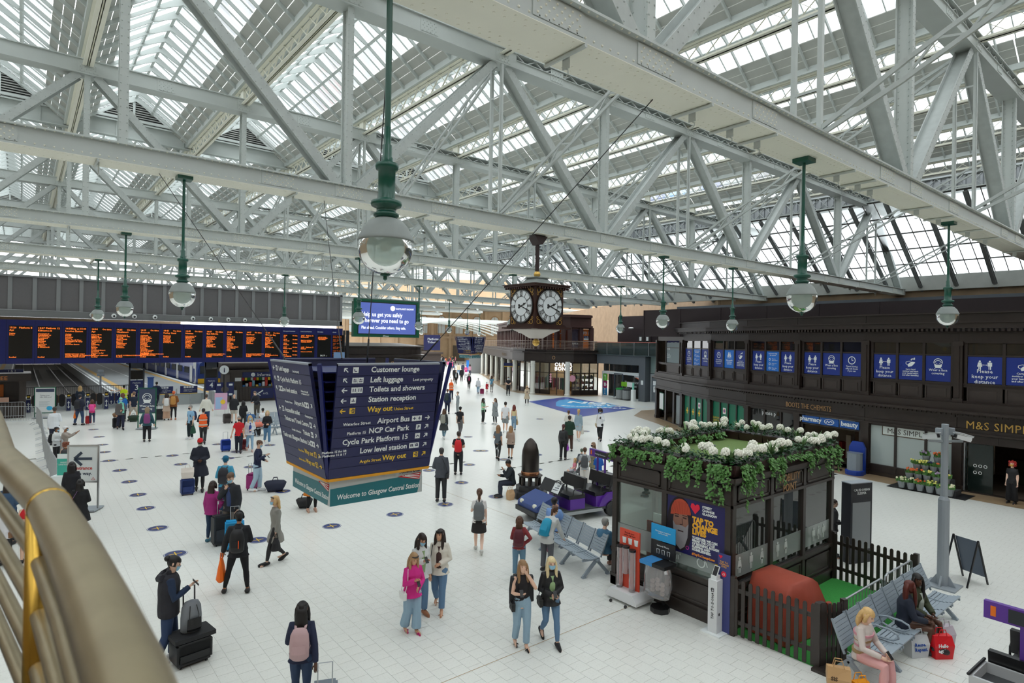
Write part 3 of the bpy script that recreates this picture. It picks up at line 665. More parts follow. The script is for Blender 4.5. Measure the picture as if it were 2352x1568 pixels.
t = thing('train','blue and white electric train standing at the platform behind the departure board','train',(17.3,78,-1.0))
m = MB(); prof = [(-1.35,.9),(-1.4,1.6),(-1.38,2.6),(-1.1,3.5),(-.6,3.75),(.6,3.75),(1.1,3.5),(1.38,2.6),(1.4,1.6),(1.35,.9)]
m.prism(prof,1.2,62,'y'); q = [(x*.9,.9+(z-.9)*.93)for x,z in prof]; n = len(prof)
m.add([(p[0],1.2,p[1])for p in prof]+[(p[0],.1,p[1])for p in q],[(i,n+i,n+(i+1)%n,(i+1)%n)for i in range(n)]+[tuple(range(n,2*n))])
m.build('body',[C('train_blue',40,62,130,.3)],t)
m = MB(); m.box(-1.3,1,.2,1.3,62,.9); m.build('underframe',[BLACK],t)
m = MB()
for k in range(14):m.box(-1.43,4+k*4.1,2.0,-1.38,6.6+k*4.1,2.75)
m.box(-1.0,.05,2.1,1.0,.12,3.0); m.build('windows',[mat('train_glass',(.02,.025,.03),.08)],t)
m = MB()
for k in range(7):m.box(-1.42,2.2+k*8.2,.95,-1.385,3.5+k*8.2,2.95)
m.box(-1.36,.6,.9,-1.3,1.9,3.4); m.build('doors',[C('train_white',222,226,228,.35)],t)
m = MB(); m.box(-1.2,.0,.95,1.2,.12,1.5); m.build('yellow_end',[C('train_yellow',230,180,40)],t)
sc_ = thing('screen_wall','long grey panelled screen wall above the departure board','screen wall',(0,0,0))
GREYW = C('grey_screen_panel',108,106,108,.6,noise=.06); GREYR = C('grey_screen_rib',138,140,142,.55)
me = MB().box(.0,49.4,6.95,1.0,49.46,9.12).mesh('panel',[GREYW]); mr = MB().box(-.11,49.34,6.95,.11,49.46,9.12).mesh('rib',[GREYR])
for k in range(27):link('panel',me,sc_,loc=(-11.6+1.22*k+.11,0,0)); link('rib',mr,sc_,loc=(-11.6+1.22*k,0,0))
m = MB(); m.box(-11.8,49.28,9.1,21.3,49.5,9.22); m.box(-11.8,49.28,6.6,21.3,49.5,6.95); m.box(21.1,49.28,6.6,21.3,49.5,9.2); m.cyl((-11.8,49.2,6.98),(21.2,49.2,6.98),.035,6); m.box(-11.8,49.1,6.55,21.3,49.3,6.62); m.build('frame',[GREYR],sc_)
m = MB()
for k in range(9):m.cyl((-8+3.6*k,49.45,9.2),(-8+3.6*k,49.6,9.6),.04,6)
m.build('hangers',[STEEL],sc_)['kind'] = 'stuff'
for k,px in enumerate((211,261,308,355,442,483,523,561)):
 X = (3.618,4.841,6.034,7.273,9.692,10.893,12.105,13.295)[k]
 d = thing('dome_camera','white dome camera on the rail above the departure board, %s from the left'%ordn[k]if k<9 else '','camera',(X,48.95,6.80),group='dome cameras above the departure board')
 q = MB(); q.ell((0,0,0),(.15,.15,.15),12,8); q.box(-.03,0,.1,.03,.2,.16); q.build('housing',[WHITE],d)
 q = MB(); q.ell((0,-.10,-.02),(.08,.08,.08),8,6); q.build('lens_dome',[BLACK],d)
bd = thing('departure_board','long blue departure board with fifteen orange dot-matrix screens','departure board',(0,48.9,0))
BF = C('board_blue',10,20,92,.35); SCR = mat('board_screen',(.006,.005,.004),.25)
ORG = mat('orange_led',(1,.2,.02),.5,emit=(1.0,.20,.025,1.15))
P0 = .64
DEP = [('15:20','Platform 8','Ayr',['Paisley','Irvine'],['ScotRail']),('14:27','Platform 12','Kilmarnock',['Crossmyloof','Pollokshaws W','Thornliebank','Kennishead','Nitshill','Barrhead','Dunlop','Stewarton','Kilmaurs','& Kilmarnock'],['ScotRail']),('14:34','Exp at 15:00','London Euston',['Carlisle','Penrith','Lancaster','Preston','Wigan North West','Warrington Bk Quay','Crewe','& London Euston'],['RESERVATIONS ONLY','COVID TRAVEL IN OPERATION','AVANTI WEST COAST']),('14:34','On time','Ayr',['Paisley Gil St','Johnstone','Milliken Park','Howwood','Lochwinnoch','Glengarnock','Dalry','Kilwinning','Irvine','Barassie','Troon','Prestwick Airport','Prestwick','Newton on Ayr','& Ayr'],['CALLS AT AIRPORT','ScotRail']),('14:35','On time','<Neilston>',['Pollokshields E','Queens Park Glas','Crosshill','Mount Florida','Cathcart','Muirend','Williamwood','Whitecraigs','Patterton','& Neilston'],['A FACE COVERING IS REQUIRED','ScotRail']),('14:35','On time','Gourock',['Cardonald','Hillington East','Hillington West','Paisley Gil St','Paisley St James','Bishopton','Langbank','Woodhall','Port Glasgow','Bogston','Cartsdyke','Greenock Central','Greenock West','Fort Matilda','& Gourock'],['CONNECTS FERRY DUNOON','AT GOUROCK PIER','ScotRail']),('14:42','On time','Paisley Canal',['Dumbreck','Corkerhill','Mosspark','Crookston','Hawkhead','& Paisley Canal'],['ScotRail']),('14:45','On time','Newton',['Pollokshields W','Maxwell Park','Shawlands','Pollokshaws E','Langside','Mount Florida','Kings Park','Croftfoot','Burnside','& Newton'],['ScotRail']),('14:47','On time','East Kilbride',['Crossmyloof','Pollokshaws W','Thornliebank','Giffnock','Clarkston','Busby','Thorntonhall','Hairmyres','& East Kilbride'],['POLLOKSHAWS WEST FOR','BURRELL COLLECTION','ScotRail']),('14:48','On time','Largs',['Paisley Gil St','Johnstone','Lochwinnoch','Glengarnock','Dalry','Kilwinning','Stevenston','Saltcoats','Ardrossan S Beach','West Kilbride','Fairlie','& Largs'],['ScotRail']),('14:57','On time','Barrhead',['Crossmyloof','Pollokshaws W','Thornliebank','Kennishead','Nitshill','& Barrhead'],['POLLOKSHAWS WEST FOR','BURRELL COLLECTION','ScotRail']),('15:05','On time','Wemyss Bay',['Paisley Gil St','Bishopton','Port Glasgow','Whinhill','Drumfrochar','Branchton','IBM','Inverkip','& Wemyss Bay'],['Change at','Port Glasgow for ferry','ScotRail'])]
def led(body,size,p,x,z,al='LEFT'):return text(body,size,ORG,p,(x,-.006,z),(pi/2,0,0),al,name='led_text',ext=0,res=1,sx=1.02,bold=.002,line=.9)
XB = P0-1.404*9
q = MB(); q.box(XB,.0,3.58,21.2,.35,6.36); q.build('housing',[BF],bd)
q = MB()
for k in range(25):
 x = XB+1.404*k
 if x<21:q.box(x-.012,-.012,3.6,x+.012,.0,6.34)
q.build('seams',[C('board_seam',6,12,60)],bd)['kind'] = 'stuff'
for k in range(16):
 x = P0-1.404+1.404*k
 if k>15:continue
 w = 1.404; top = 5.98 if k<12 else 5.80
 if x+w>21.2:w = 21.2-x
 if k==15:x = P0-1.404*2
 q = MB(); q.box(x+.12,-.004,3.92,x+w-.12,.0,top); s = q.build('display',[SCR],bd)
 if k<12:
  t_,st,dest,calls,foot = DEP[k]
  led(t_,.15,s,x+.15,top-.17); led(st,.15,s,x+w-.14,top-.17,'RIGHT'); led(dest,.15,s,x+.15,top-.33)
  led('\n'.join(calls),.105,s,x+.15,top-.52); led('\n'.join(foot),.105,s,x+.15,3.97+.095*(len(foot)-1))
 elif k==12:
  for j,(a,b)in enumerate((('15:04','Ayr'),('15:05','Gourock'),('15:06','Neilston'),('15:07','Paisley Canal'),('15:13','Newton'),('15:17','East Kilbride'))):led(a+'\n'+b,.125,s,x+.15,top-.16-j*.31); led('On time',.115,s,x+w-.14,top-.16-j*.31,'RIGHT')
  text('Subsequent Departures',.10,WHITE,bd,(x+.12,-.006,6.0),(pi/2,0,0),res=1,bold=.002)
 elif k==13:
  led('14:25   Platform 16\nMotherwell',.13,s,x+.15,top-.15); led('Argyle Street, Bridgeton,\nDalmarnock, Rutherglen,\nCambuslang, Newton',.09,s,x+.15,top-.5); led('14:29   Platform 17\nDalmuir',.13,s,x+.15,top-1.1); led('Anderston and Partick',.1,s,x+.15,top-1.45)
  text('Lower Level Platforms',.10,WHITE,bd,(x+.12,-.006,6.0),(pi/2,0,0),res=1,bold=.002)
 elif k==14:
  led('  wear a face covering\nPlease keep a safe distance\nplan your journey home\n   keep Scotland safe',.075,s,x+.17,top-.22); text('14:19',.19,WHITE,s,(x+.35,-.006,4.0),(pi/2,0,0),res=1,bold=.004); text('27',.1,WHITE,s,(x+.86,-.006,4.0),(pi/2,0,0),res=1)
  text('Information',.10,WHITE,bd,(x+.12,-.006,6.0),(pi/2,0,0),res=1,bold=.002)
x = P0+1.404*14-.0; w = 1.15
q = MB(); q.box(x-.0,-.006,3.92,x+w-.12,-.002,5.80); s = q.build('display',[SCR],bd)
for j,(a,b)in enumerate((('14:17','London Euston'),('14:21','Neilston'),('14:22','Ayr'),('14:25','Gourock'),('14:27','Largs'),('14:31','London Euston'))):led(a+'  '+('On time','Expected')[j%2]+'\n'+b,.12,s,x+.05,5.66-j*.31)
text('Arrivals',.10,WHITE,bd,(x+.02,-.006,6.0),(pi/2,0,0),res=1,bold=.002)
m = MB(); m.box(20.3,-.35,3.75,21.25,-.3,4.35); m.build('small_screen',[C('map_screen',120,150,190,.3)],bd,'small pale screen at the right end')
GX = [.4+1.12*k for k in range(-1,7)]
gate_blue = C('gate_blue',22,34,92,.4); BRICK = mat('brown_brick',(.16,.095,.06),.85,noise=.35,nscale=14)
for k,gx in enumerate(GX):
 g = thing('ticket_gate','blue ticket gate post with white arrow, %s along the gate line'%ordn[k],'ticket gate',(gx,53.2,0),group='ticket gates below the departure board')
 q = MB(); q.box(-.13,0,0,.13,1.5,.95); q.box(-.15,-.05,.92,.15,1.5,1.02); q.build('cabinet',[GALV],g)
 q = MB(); q.box(-.12,-.02,.05,.12,0,.95); q.build('front_panel',[gate_blue],g)
 q = MB(); strokes(q,[(0,.3),(0,.62)],.05,-.021); poly(q,[(-.09,.58),(.09,.58),(0,.74)],-.021); poly(q,[(-.09,.34),(0,.2),(.09,.34)],-.021); q.build('arrow',[WHITE],g)
 q = MB(); q.box(-.1,-.05,1.0,.1,.2,1.3); q.build('reader',[BLACK],g); q = MB(); q.box(-.07,-.06,1.08,.07,-.05,1.18); q.build('ticket_slot',[YEL],g)
 if k<7:
  for s in(-1,1):
   q = MB(); cx = .56+s*.2; q.prism([(cx+.17*cos(t_),.75+(.28 if sin(t_)>0 else-.28)+.17*sin(t_))for t_ in[2*pi*j/16 for j in range(16)]],.6,.63,'y'); q.build('paddle',[BLACK if k<5 else gate_blue],g)
   if k>=5:
    q = MB()
    for zz in(.45,1.05):strokes(q,[(cx,zz-.12),(cx,zz+.05)],.05,.598); poly(q,[(cx-.08,zz+.03),(cx+.08,zz+.03),(cx,zz+.16)],.598)
    q.build('arrow',[WHITE],g)
lw = thing('low_brick_wall','low brown brick wall with white base behind the ticket gates','wall',(0,55.2,0)); q = MB(); q.box(-2,0,.45,6.4,.3,1.0); q.build('brickwork',[BRICK],lw); q = MB(); q.box(-2,-.03,0,6.4,.33,.45); q.build('white_base',[C('white_base',205,210,210)],lw)
q = MB()
for k in range(80):q.box(-2+k*.11,57.2,0,-1.98+k*.11,57.22,1.5)
q.box(-2,57.2,1.45,6.8,57.24,1.5); q.box(-2,57.2,.1,6.8,57.24,.15); tag(q.build('platform_railing',[BLACK]),'black bar railing across the end of the tracks','railing')
q = MB(); q.box(4.3,57.3,-.2,6.5,57.6,.35); tag(q.build('buffer_beam',[C('buffer_red',120,26,30)]),'red buffer beam at the end of the rails','buffer')
for px_,num,X,lb in((316,'3',6.8,'tall column with a navy panel numbered three behind the green framed sign'),(480,'4',12.0,'tall column with a navy panel numbered four beside the information disc')):
 g = thing('platform_sign',lb,'sign',(X,53.4,0))
 q = MB()
 for s in(-1,1):q.box(s*.46-.05,0,0,s*.46+.05,.12,3.6)
 q.box(-.5,.0,3.0,.5,.12,3.5); q.build('frame',[C('sign_frame_dark',48,52,60,.4)],g)
 q = MB(); q.box(-.42,-.02,1.1,.42,.06,2.08); p = q.build('number_panel',[gate_blue],g); text('Platform',.15,WHITE,p,(0,-.025,1.84),(pi/2,0,0),'CENTER',res=1); text(num,.56,WHITE,p,(0,-.025,1.36),(pi/2,0,0),'CENTER',bold=.006)
 q = MB(); q.box(-.4,-.02,2.15,.4,.06,2.85); p = q.build('display',[SCR],g); led('TRAIN\nINFO' if num=='3' else 'Ayr\nJohnstone\nTroon',.12,p,-.2 if num=='3' else-.34,2.55); led('14:19',.09,p,.1,2.2)
q = MB(); q.cyl((0,0,0),(0,0,2.6),.05,8); g = thing('information_disc','white round information disc on a post by the brown kiosk','sign',(12.95,53.4,0)); q.build('post',[BLACK],g)
q = MB(); disc(q,0,2.78,.36,-.03,.06,20); p = q.build('disc',[WHITE],g); text('i',.55,C('navy_letter',20,26,70),p,(0,-.095,2.58),(pi/2,0,0),'CENTER',bold=.015)
g = thing('wide_gate','pair of navy wide-aisle gate flaps beside platform 4 column','ticket gate',(13.0,53.3,0))
for s in(-1,1):
 q = MB(); q.prism([(s*.12,.6),(s*.7,.6),(s*.7,1.75),(s*.12,1.75),(s*.12,1.4),(s*.3,1.25),(s*.3,1.05),(s*.12,.95)][::s],-.02,.02,'y'); p = q.build('flap',[gate_blue],g)
 q = MB()
 for zz in(.75,1.55):q.box(s*.45-.14,-.03,zz-.08,s*.45+.14,-.02,zz+.08)
 q.build('pictogram',[WHITE],p); q = MB(); q.box(s*.85-.1,0,0,s*.85+.1,1.2,1.05); q.build('post',[GALV],g)
br = thing('glass_barrier','low barrier with navy notices between the platform columns','barrier',(0,54.0,0))
q = MB(); q.box(7.4,0,.05,11.6,.03,.85); q.build('panel',[glass_mat('frosted_barrier',(.8,.85,.85),.35,(.5,.55,.55))],br); q = MB()
for x in(7.4,8.5,9.6,10.6,11.6):q.box(x-.04,-.02,0,x+.04,.06,1.3)
q.box(7.4,-.02,.85,11.6,.05,.9); q.build('frame',[GALV],br)
for x0,x1 in((8.05,9.35),(9.85,11.1)):
 q = MB(); q.box(x0,-.06,.92,x1,-.03,1.5); p = q.build('notice',[gate_blue],br); q = MB(); q.box(x0,-.065,.88,x1,-.03,.93); q.build('yellow_edge',[YEL],p)
 q = MB()
 for k in range(4):q.box(x0+.25+k*.19,-.065,1.34,x0+.4+k*.19,-.06,1.46)
 q.build('pictograms',[WHITE],p); text('Wider access gate\navailable for wheelchairs,\nprams or luggage',.09,WHITE,p,(x0+.25,-.066,1.22),(pi/2,0,0),res=1)
q = MB(); q.box(-.25,-.15,0,.25,.15,1.1); q.box(-.3,-.2,1.1,.3,.2,1.2); g = thing('platform_cabinet','small grey equipment cabinet on the platform','cabinet',(10.4,72,0)); q.build('body',[C('cabinet_blue',60,90,150)],g)
for nm,X,Y,lb in(('signal_post',4.9,57.9,'grey post with two loudspeakers behind the gates'),('signal_post',7.2,56.4,'dark thin post with green box by the platform')):
 g = thing(nm,lb,'post',(X,Y,0)); q = MB(); q.cyl((0,0,0),(0,0,2.6),.07,8); q.build('pole',[GREYP],g); q = MB(); q.box(-.25,-.1,2.2,.25,.1,2.4); q.box(-.2,-.1,2.5,.2,.1,2.7); q.build('loudspeakers',[GREYP if X<6 else GREEN],g)
g = thing('coffee_kiosk','brown coffee kiosk beside the ticket gates','kiosk',(0,50.6,0))
q = MB(); q.box(-5,0,0,.25,2.6,.95); q.box(-.1,0,.95,.25,.2,2.4); q.box(-5,1.5,.95,.25,2.6,2.4); q.build('body',[WOOD2],g); q = MB(); q.box(-5.1,-.35,2.4,.5,2.7,2.9); q.build('fascia',[WOOD],g); text('COFFEE',.34,C('copper_letters',190,120,70),g,(-1.95,-.36,2.5),(pi/2,0,0),bold=.01,space=1.1)
q = MB(); q.box(-4.9,.3,.95,-.15,1.4,1.0); q.build('counter',[WOOD],g); q = MB(); q.box(-1.9,1.4,1.3,-.9,1.48,2.1); q.build('menu',[C('menu_amber',200,110,50)],g); q = MB(); q.box(-1.6,.05,1.05,-.6,.1,1.35); q.build('chilled_case',[C('case_pink',200,160,140)],g)
q = MB(); q.box(-1.5,.2,2.95,0.1,.26,3.15); q.build('platform_plate',[gate_blue],g,'blue plate reading 1 & 2'); text('1 & 2',.2,WHITE,g,(-.7,.19,2.98),(pi/2,0,0))
g = thing('information_kiosk','dark brown information kiosk with navy sign and colourful window','kiosk',(0,54.2,0))
BRK = mat('ribbed_brown',(.055,.042,.036),.55,noise=.2,nscale=6)
q = MB(); q.box(13.6,0,0,20.5,3,1.25); q.box(13.6,0,1.25,14.6,3,2.55); q.box(18.6,0,1.25,20.5,3,2.55); q.box(14.6,2,1.25,18.6,3,2.55)
for k in range(28):q.box(13.62+k*.25,-.03,0,13.7+k*.25,0,1.2)
q.build('body',[BRK],g); q = MB(); q.box(13.0,-.6,2.55,21,3.4,2.75); q.box(13.3,-.3,2.75,20.8,3.2,3.05); q.box(12.8,-.8,3.05,21.2,3.5,3.3); q.build('roof',[BRK],g)
q = MB(); q.box(14.6,-.05,2.05,18.4,0,2.5); p = q.build('sign',[gate_blue],g); text('Information',.36,WHITE,p,(15.8,-.06,2.15),(pi/2,0,0)); q = MB(); disc(q,15.45,2.28,.17,-.055); q.build('disc',[WHITE],p); text('i',.26,gate_blue,p,(15.42,-.062,2.18),(pi/2,0,0))
random.seed(3)
for k in range(16):
 q = MB(); x = 14.7+k*.24; q.box(x,.5,1.75,x+.19,.52,2.0); q.build('flag',[C('flag%d'%(k%4),*((200,40,40),(230,200,60),(40,120,60),(230,230,230))[k%4])],g)
for k in range(14):
 q = MB(); x = 14.66+k*.27; h = .15+.12*((k*5)%4); q.box(x,.1+.1*(k%2),1.25,x+.2,.3,1.25+h); q.build('leaflet_box',[C('leaf%d'%(k%5),*((60,120,190),(220,220,225),(200,70,60),(120,170,190),(230,190,80))[k%5])],g)
q = MB(); q.box(15.3,-.04,.2,17.2,0,1.1); p = q.build('poster',[gate_blue],g); q = MB(); strokes(q,[(15.5,.4),(16.3,.9)],.1,-.041); strokes(q,[(15.55,.85),(16.1,.45)],.07,-.041); q.build('saltire_mark',[WHITE],p); text('ACL',.24,WHITE,p,(16.3,-.045,.55),(pi/2,0,0),res=1)
q = MB(); q.box(14.0,-.04,1.75,14.5,0,2.05); q.build('notice',[WHITE],g)
g = thing('billboard','green framed digital billboard with a blue safety message','billboard',(25.4,56,5.72))
q = MB(); q.box(0,0,0,7.45,.5,3.8); q.build('frame',[C('billboard_green',4,84,58,.4)],g)
q = MB(); q.box(.42,-.03,.28,7.05,-.01,3.55); q.build('bezel',[BLACK],g)
SB = mat('billboard_blue',(.09,.13,.42),.4,emit=(.09,.13,.42,.55)); SW = mat('billboard_white',(.9,.9,.95),.4,emit=(1,1,1,.7))
q = MB(); q.box(.5,-.035,.34,6.95,-.03,3.46); p = q.build('screen',[SB],g)
text('Help us get you safely\nwherever you need to go',.60,SW,p,(.8,-.04,2.10),(pi/2,0,0),line=1.02,sx=.86,bold=.012); text('Plan ahead. Consider others. Stay safe.',.40,SW,p,(.8,-.04,.83),(pi/2,0,0),sx=.80,bold=.01)
q = MB(); disc(q,4.25,2.98,.27,-.036,.005,20); q.build('round_logo',[SW],p); text("SCOTLAND'S RAILWAY",.25,SW,p,(4.62,-.04,2.88),(pi/2,0,0),sx=.8,bold=.006)
text('JCDecaux',.2,WHITE,g,(3.2,-.012,.06),(pi/2,0,0),sx=.8,bold=.004)
q = MB(); q.box(-.6,.2,-3.9,-.35,.5,.6); q.box(-.95,.2,-3.9,-.8,.35,.6); q.build('post',[BLACK],g)
g = thing('flower_shop_kiosk','dark curved flower shop kiosk under the green billboard','kiosk',(29,60,0))
q = MB(); prof = [(4.6,0),(4.6,2.5),(5.2,2.6),(5.2,3.6),(5.6,3.7),(5.6,3.85),(5.1,3.95),(5.1,4.6),(5.35,4.65),(5.35,4.8),(3,5.1)]
N_ = 28; k_ = len(prof); P = []
for r,z in prof:
 for j in range(N_):
  t_ = 2*pi*j/N_; c_,s_ = cos(t_),sin(t_); P.append((r*(abs(c_)**.55)*(1 if c_>0 else-1)*1.12,r*.6*(abs(s_)**.55)*(1 if s_>0 else-1),z))
q.add(P,[(i*N_+j,i*N_+(j+1)%N_,(i+1)*N_+(j+1)%N_,(i+1)*N_+j)for i in range(k_-1)for j in range(N_)]+[tuple(range((k_-1)*N_,k_*N_))])
q.build('body',[WOOD],g); text('FLOWERSTORE',.5,GOLDP,g,(.9,-3.42,2.85),(pi/2,0,radians(8)),sx=.95)
# ================================================================ FASHION SHOP with the balcony (centre), restaurant front, balustrade
SF = [(47.3,43.6),(44.6,44.7),(43.1,46.6),(42.75,49.2),(43.5,51.9),(47.6,58.8),(51.5,65.3),(55.2,71.4),(58.6,77.0),(61.5,82)]
ob = thing('balcony_shop_building','dark fashion shop building with rounded corner, white columns and railed balcony','building',(0,0,0))
def offs(P,d):
 out = []
 for i,p in enumerate(P):
  a = Vector(P[max(i-1,0)]); b = Vector(P[min(i+1,len(P)-1)]); t_ = (b-a).normalized(); out.append((p[0]-t_.y*d,p[1]+t_.x*d))
 return out
def wallrun(mb,P,z0,z1,th=.1):
 A,B = P,offs(P,-th)
 for i in range(len(P)-1):
  a,b,c,d = A[i],A[i+1],B[i+1],B[i]
  mb.add([(*a,z0),(*b,z0),(*c,z0),(*d,z0),(*a,z1),(*b,z1),(*c,z1),(*d,z1)],[(3,2,1,0),(4,5,6,7),(0,1,5,4),(1,2,6,5),(2,3,7,6),(3,0,4,7)])
q = MB(); wallrun(q,offs(SF,.9),3.5,4.35,.2); wallrun(q,offs(SF,1.15),4.35,4.48,.6); wallrun(q,offs(SF,.8),4.48,4.72,.3); wallrun(q,offs(SF,1.0),3.44,3.52,.5); q.build('fascia',[WOOD],ob)
q = MB(); O1 = offs(SF,.9); O2 = offs(SF,-6)
for i in range(len(SF)-1):q.add([(*O1[i],4.6),(*O1[i+1],4.6),(*O2[i+1],4.6),(*O2[i],4.6)],[(0,1,2,3)]); q.add([(*O1[i],3.46),(*O1[i+1],3.46),(*O2[i+1],3.46),(*O2[i],3.46)],[(0,1,2,3)])
q.build('balcony_floor',[WOOD2],ob)
q = MB(); RL = offs(SF,.75)
for z in(4.85,5.0,5.15,5.3,5.45,5.62):q.tube([(*p,z)for p in RL],.022 if z<5.6 else .035,5)
for i in range(len(RL)-1):
 for k in range(3):a = Vector(RL[i]).lerp(Vector(RL[i+1]),k/3); q.cyl((a.x,a.y,4.6),(a.x,a.y,5.62),.025,5)
q.build('balcony_railing',[C('bronze_rail',120,104,92,.4)],ob)
UW = offs(SF,-1.8); q = MB(); wallrun(q,UW,7.0,8.5,.2); wallrun(q,UW,4.6,4.9,.2); wallrun(q,offs(SF,-1.4),7.1,7.3,.5); wallrun(q,offs(SF,-1.5),8.2,8.45,.5); wallrun(q,offs(SF,-4),4.6,7.2,.1)
for i in range(len(UW)-1):
 n_ = 2 if i<4 else 4
 for k in range(n_+(i==len(UW)-2)):a = Vector(UW[i]).lerp(Vector(UW[i+1]),k/n_); q.cbox((a.x,a.y,5.9),(.42,.42,2.4),atan2(UW[i+1][1]-UW[i][1],UW[i+1][0]-UW[i][0]))
q.build('upper_wall',[mat('maroon_timber',(.055,.022,.020),.4,noise=.2,nscale=3)],ob)
def shoppanel(name,mats,parent,a,b,z0,z1,push=0.0,label=None,th=.03):
 a = Vector((*a,0)); b = Vector((*b,0)); t_ = (b-a).normalized(); n_ = Vector((-t_.y,t_.x,0))*push
 q = MB(); q.beam(a+n_+Vector((0,0,(z0+z1)/2)),b+n_+Vector((0,0,(z0+z1)/2)),th,z1-z0); return q.build(name,mats,parent,label)
ORA = C('to_let_orange',232,122,34,.5)
A_,B_ = Vector(UW[0]),Vector(UW[2])
def upl(p0,p1):return p0,p1
pA = (48.25,45.337,6.786); pB = (47.332,45.958,6.766); pC = (47.173,46.065,6.762); pD = (46.139,46.765,6.74); pE = (45.742,47.033,6.731); pF = (44.618,47.793,6.706)
angU = atan2(pA[1]-pB[1],pA[0]-pB[0])
for(p,q_,z0,z1,m_,lb)in((pA,pB,4.9,6.95,ORA,'orange to let poster'),(pC,pD,4.9,6.95,C('harbour_photo',96,90,110,noise=.5,nscale=4),'photo poster of a lit street at dusk'),(pE,pF,4.9,6.95,ORA,'orange to let poster with restaurant wording')):
 o = shoppanel('poster',[m_],ob,q_[:2],p[:2],z0,z1,0,lb)
 c = ((p[0]+q_[0])/2,(p[1]+q_[1])/2); w = hypot(p[0]-q_[0],p[1]-q_[1]); nx,ny = sin(angU)*.03,-cos(angU)*.03
 if m_ is ORA:
  text('TO LET',w*.36,WHITE,o,(c[0]+nx,c[1]+ny,6.42),(pi/2,0,angU),'CENTER',sx=.8,bold=.012)
  if p is pA:
   r_ = shoppanel('blue_band',[gate_blue],o,(Vector(q_[:2]).lerp(Vector(p[:2]),.12)),(Vector(q_[:2]).lerp(Vector(p[:2]),.88)),5.98,6.25,-.02); text('Colliers',w*.2,WHITE,o,(c[0]+nx*1.6,c[1]+ny*1.6,6.05),(pi/2,0,angU),'CENTER',res=1); shoppanel('white_band',[WHITE],o,(Vector(q_[:2]).lerp(Vector(p[:2]),.12)),(Vector(q_[:2]).lerp(Vector(p[:2]),.88)),5.78,5.98,-.02)
  else:text('RESTAURANT\nOPPORTUNITY\n9,000 SQ FT\n(836 SQ M)',w*.15,C('to_let_purple',90,40,80),o,(c[0]+nx,c[1]+ny,6.15),(pi/2,0,angU),'CENTER',bold=.006,res=1)
 else:text('Spice',w*.3,WHITE,o,(c[0]+nx,c[1]+ny,5.3),(pi/2,0,angU),'CENTER',bold=.01)
for k,(x,y)in enumerate([(43.522,44.292),(41.798,47.745),(42.793,51.945),(44.839,55.41),(47.127,59.647),(51.019,65.91),(54.62,71.789),(57.659,77.128),(59.59,80.869)]):
 q = MB(); q.lathe([(.30,0),(.30,.12),(.25,.2),(.24,2.9),(.24,3.0),(.27,3.02),(.27,3.08),(.24,3.1),(.24,3.18),(.27,3.2),(.27,3.25),(.24,3.3),(.24,3.5)],n=14); q.smooth = False; link('column',q.mesh('column',[C('column_white',222,222,214,.45)]),ob,loc=(x,y,0))
GL = glass_mat('shop_glass',(.86,.9,.9),.9,(.3,.3,.3),.06,.02)
q = MB(); wallrun(q,SF[:2],0,.5,.15); wallrun(q,SF[2:],0,.45,.15)
for i in range(len(SF)-1):
 n_ = 3 if i<2 else(2 if i<4 else 5)
 for k in range(n_):a = Vector(SF[i]).lerp(Vector(SF[i+1]),k/n_); q.cbox((a.x,a.y,1.75),(.1,.14,3.5),atan2(SF[i+1][1]-SF[i][1],SF[i+1][0]-SF[i][0]))
wallrun(q,SF,2.25,2.33,.08); wallrun(q,SF,3.3,3.5,.1); q.build('shopfront_frame',[WOOD],ob)
for i in range(len(SF)-1):
 if i==1:continue
 q = MB(); wallrun(q,[SF[i],SF[i+1]],.5,3.3,.02); q.build('window_pane',[GL],ob)
WALLC = C('shop_cream_wall',196,180,150,.7)
q = MB(); wallrun(q,offs(SF,-4.0),0,3.46,.1); q.build('interior_wall',[WALLC],ob); q = MB(); O2 = offs(SF,-4)
for i in range(len(SF)-1):q.add([(*SF[i],.003),(*SF[i+1],.003),(*O2[i+1],.003),(*O2[i],.003)],[(3,2,1,0)])
q.build('interior_floor',[C('shop_floor',130,105,80,.5)],ob)
LAMPW = mat('shop_downlight',(1,.9,.75),.5,emit=(1,.85,.62,14)); q = MB()
for i in range(len(SF)-1):
 for k in range(2 if i<4 else 3):
  for d in(-1.0,-2.6):a = Vector(offs(SF,d)[i]).lerp(Vector(offs(SF,d)[i+1]),(k+.5)/(2 if i<4 else 3)); q.cbox((a.x,a.y,3.38),(.3,.3,.04))
q.build('downlights',[LAMPW],ob)['kind'] = 'stuff'
random.seed(11)
stock = [C('stock%d'%k,*c)for k,c in enumerate(((190,60,60),(220,170,160),(60,100,90),(230,220,200),(60,60,70),(200,160,60),(120,80,90),(150,40,50)))]
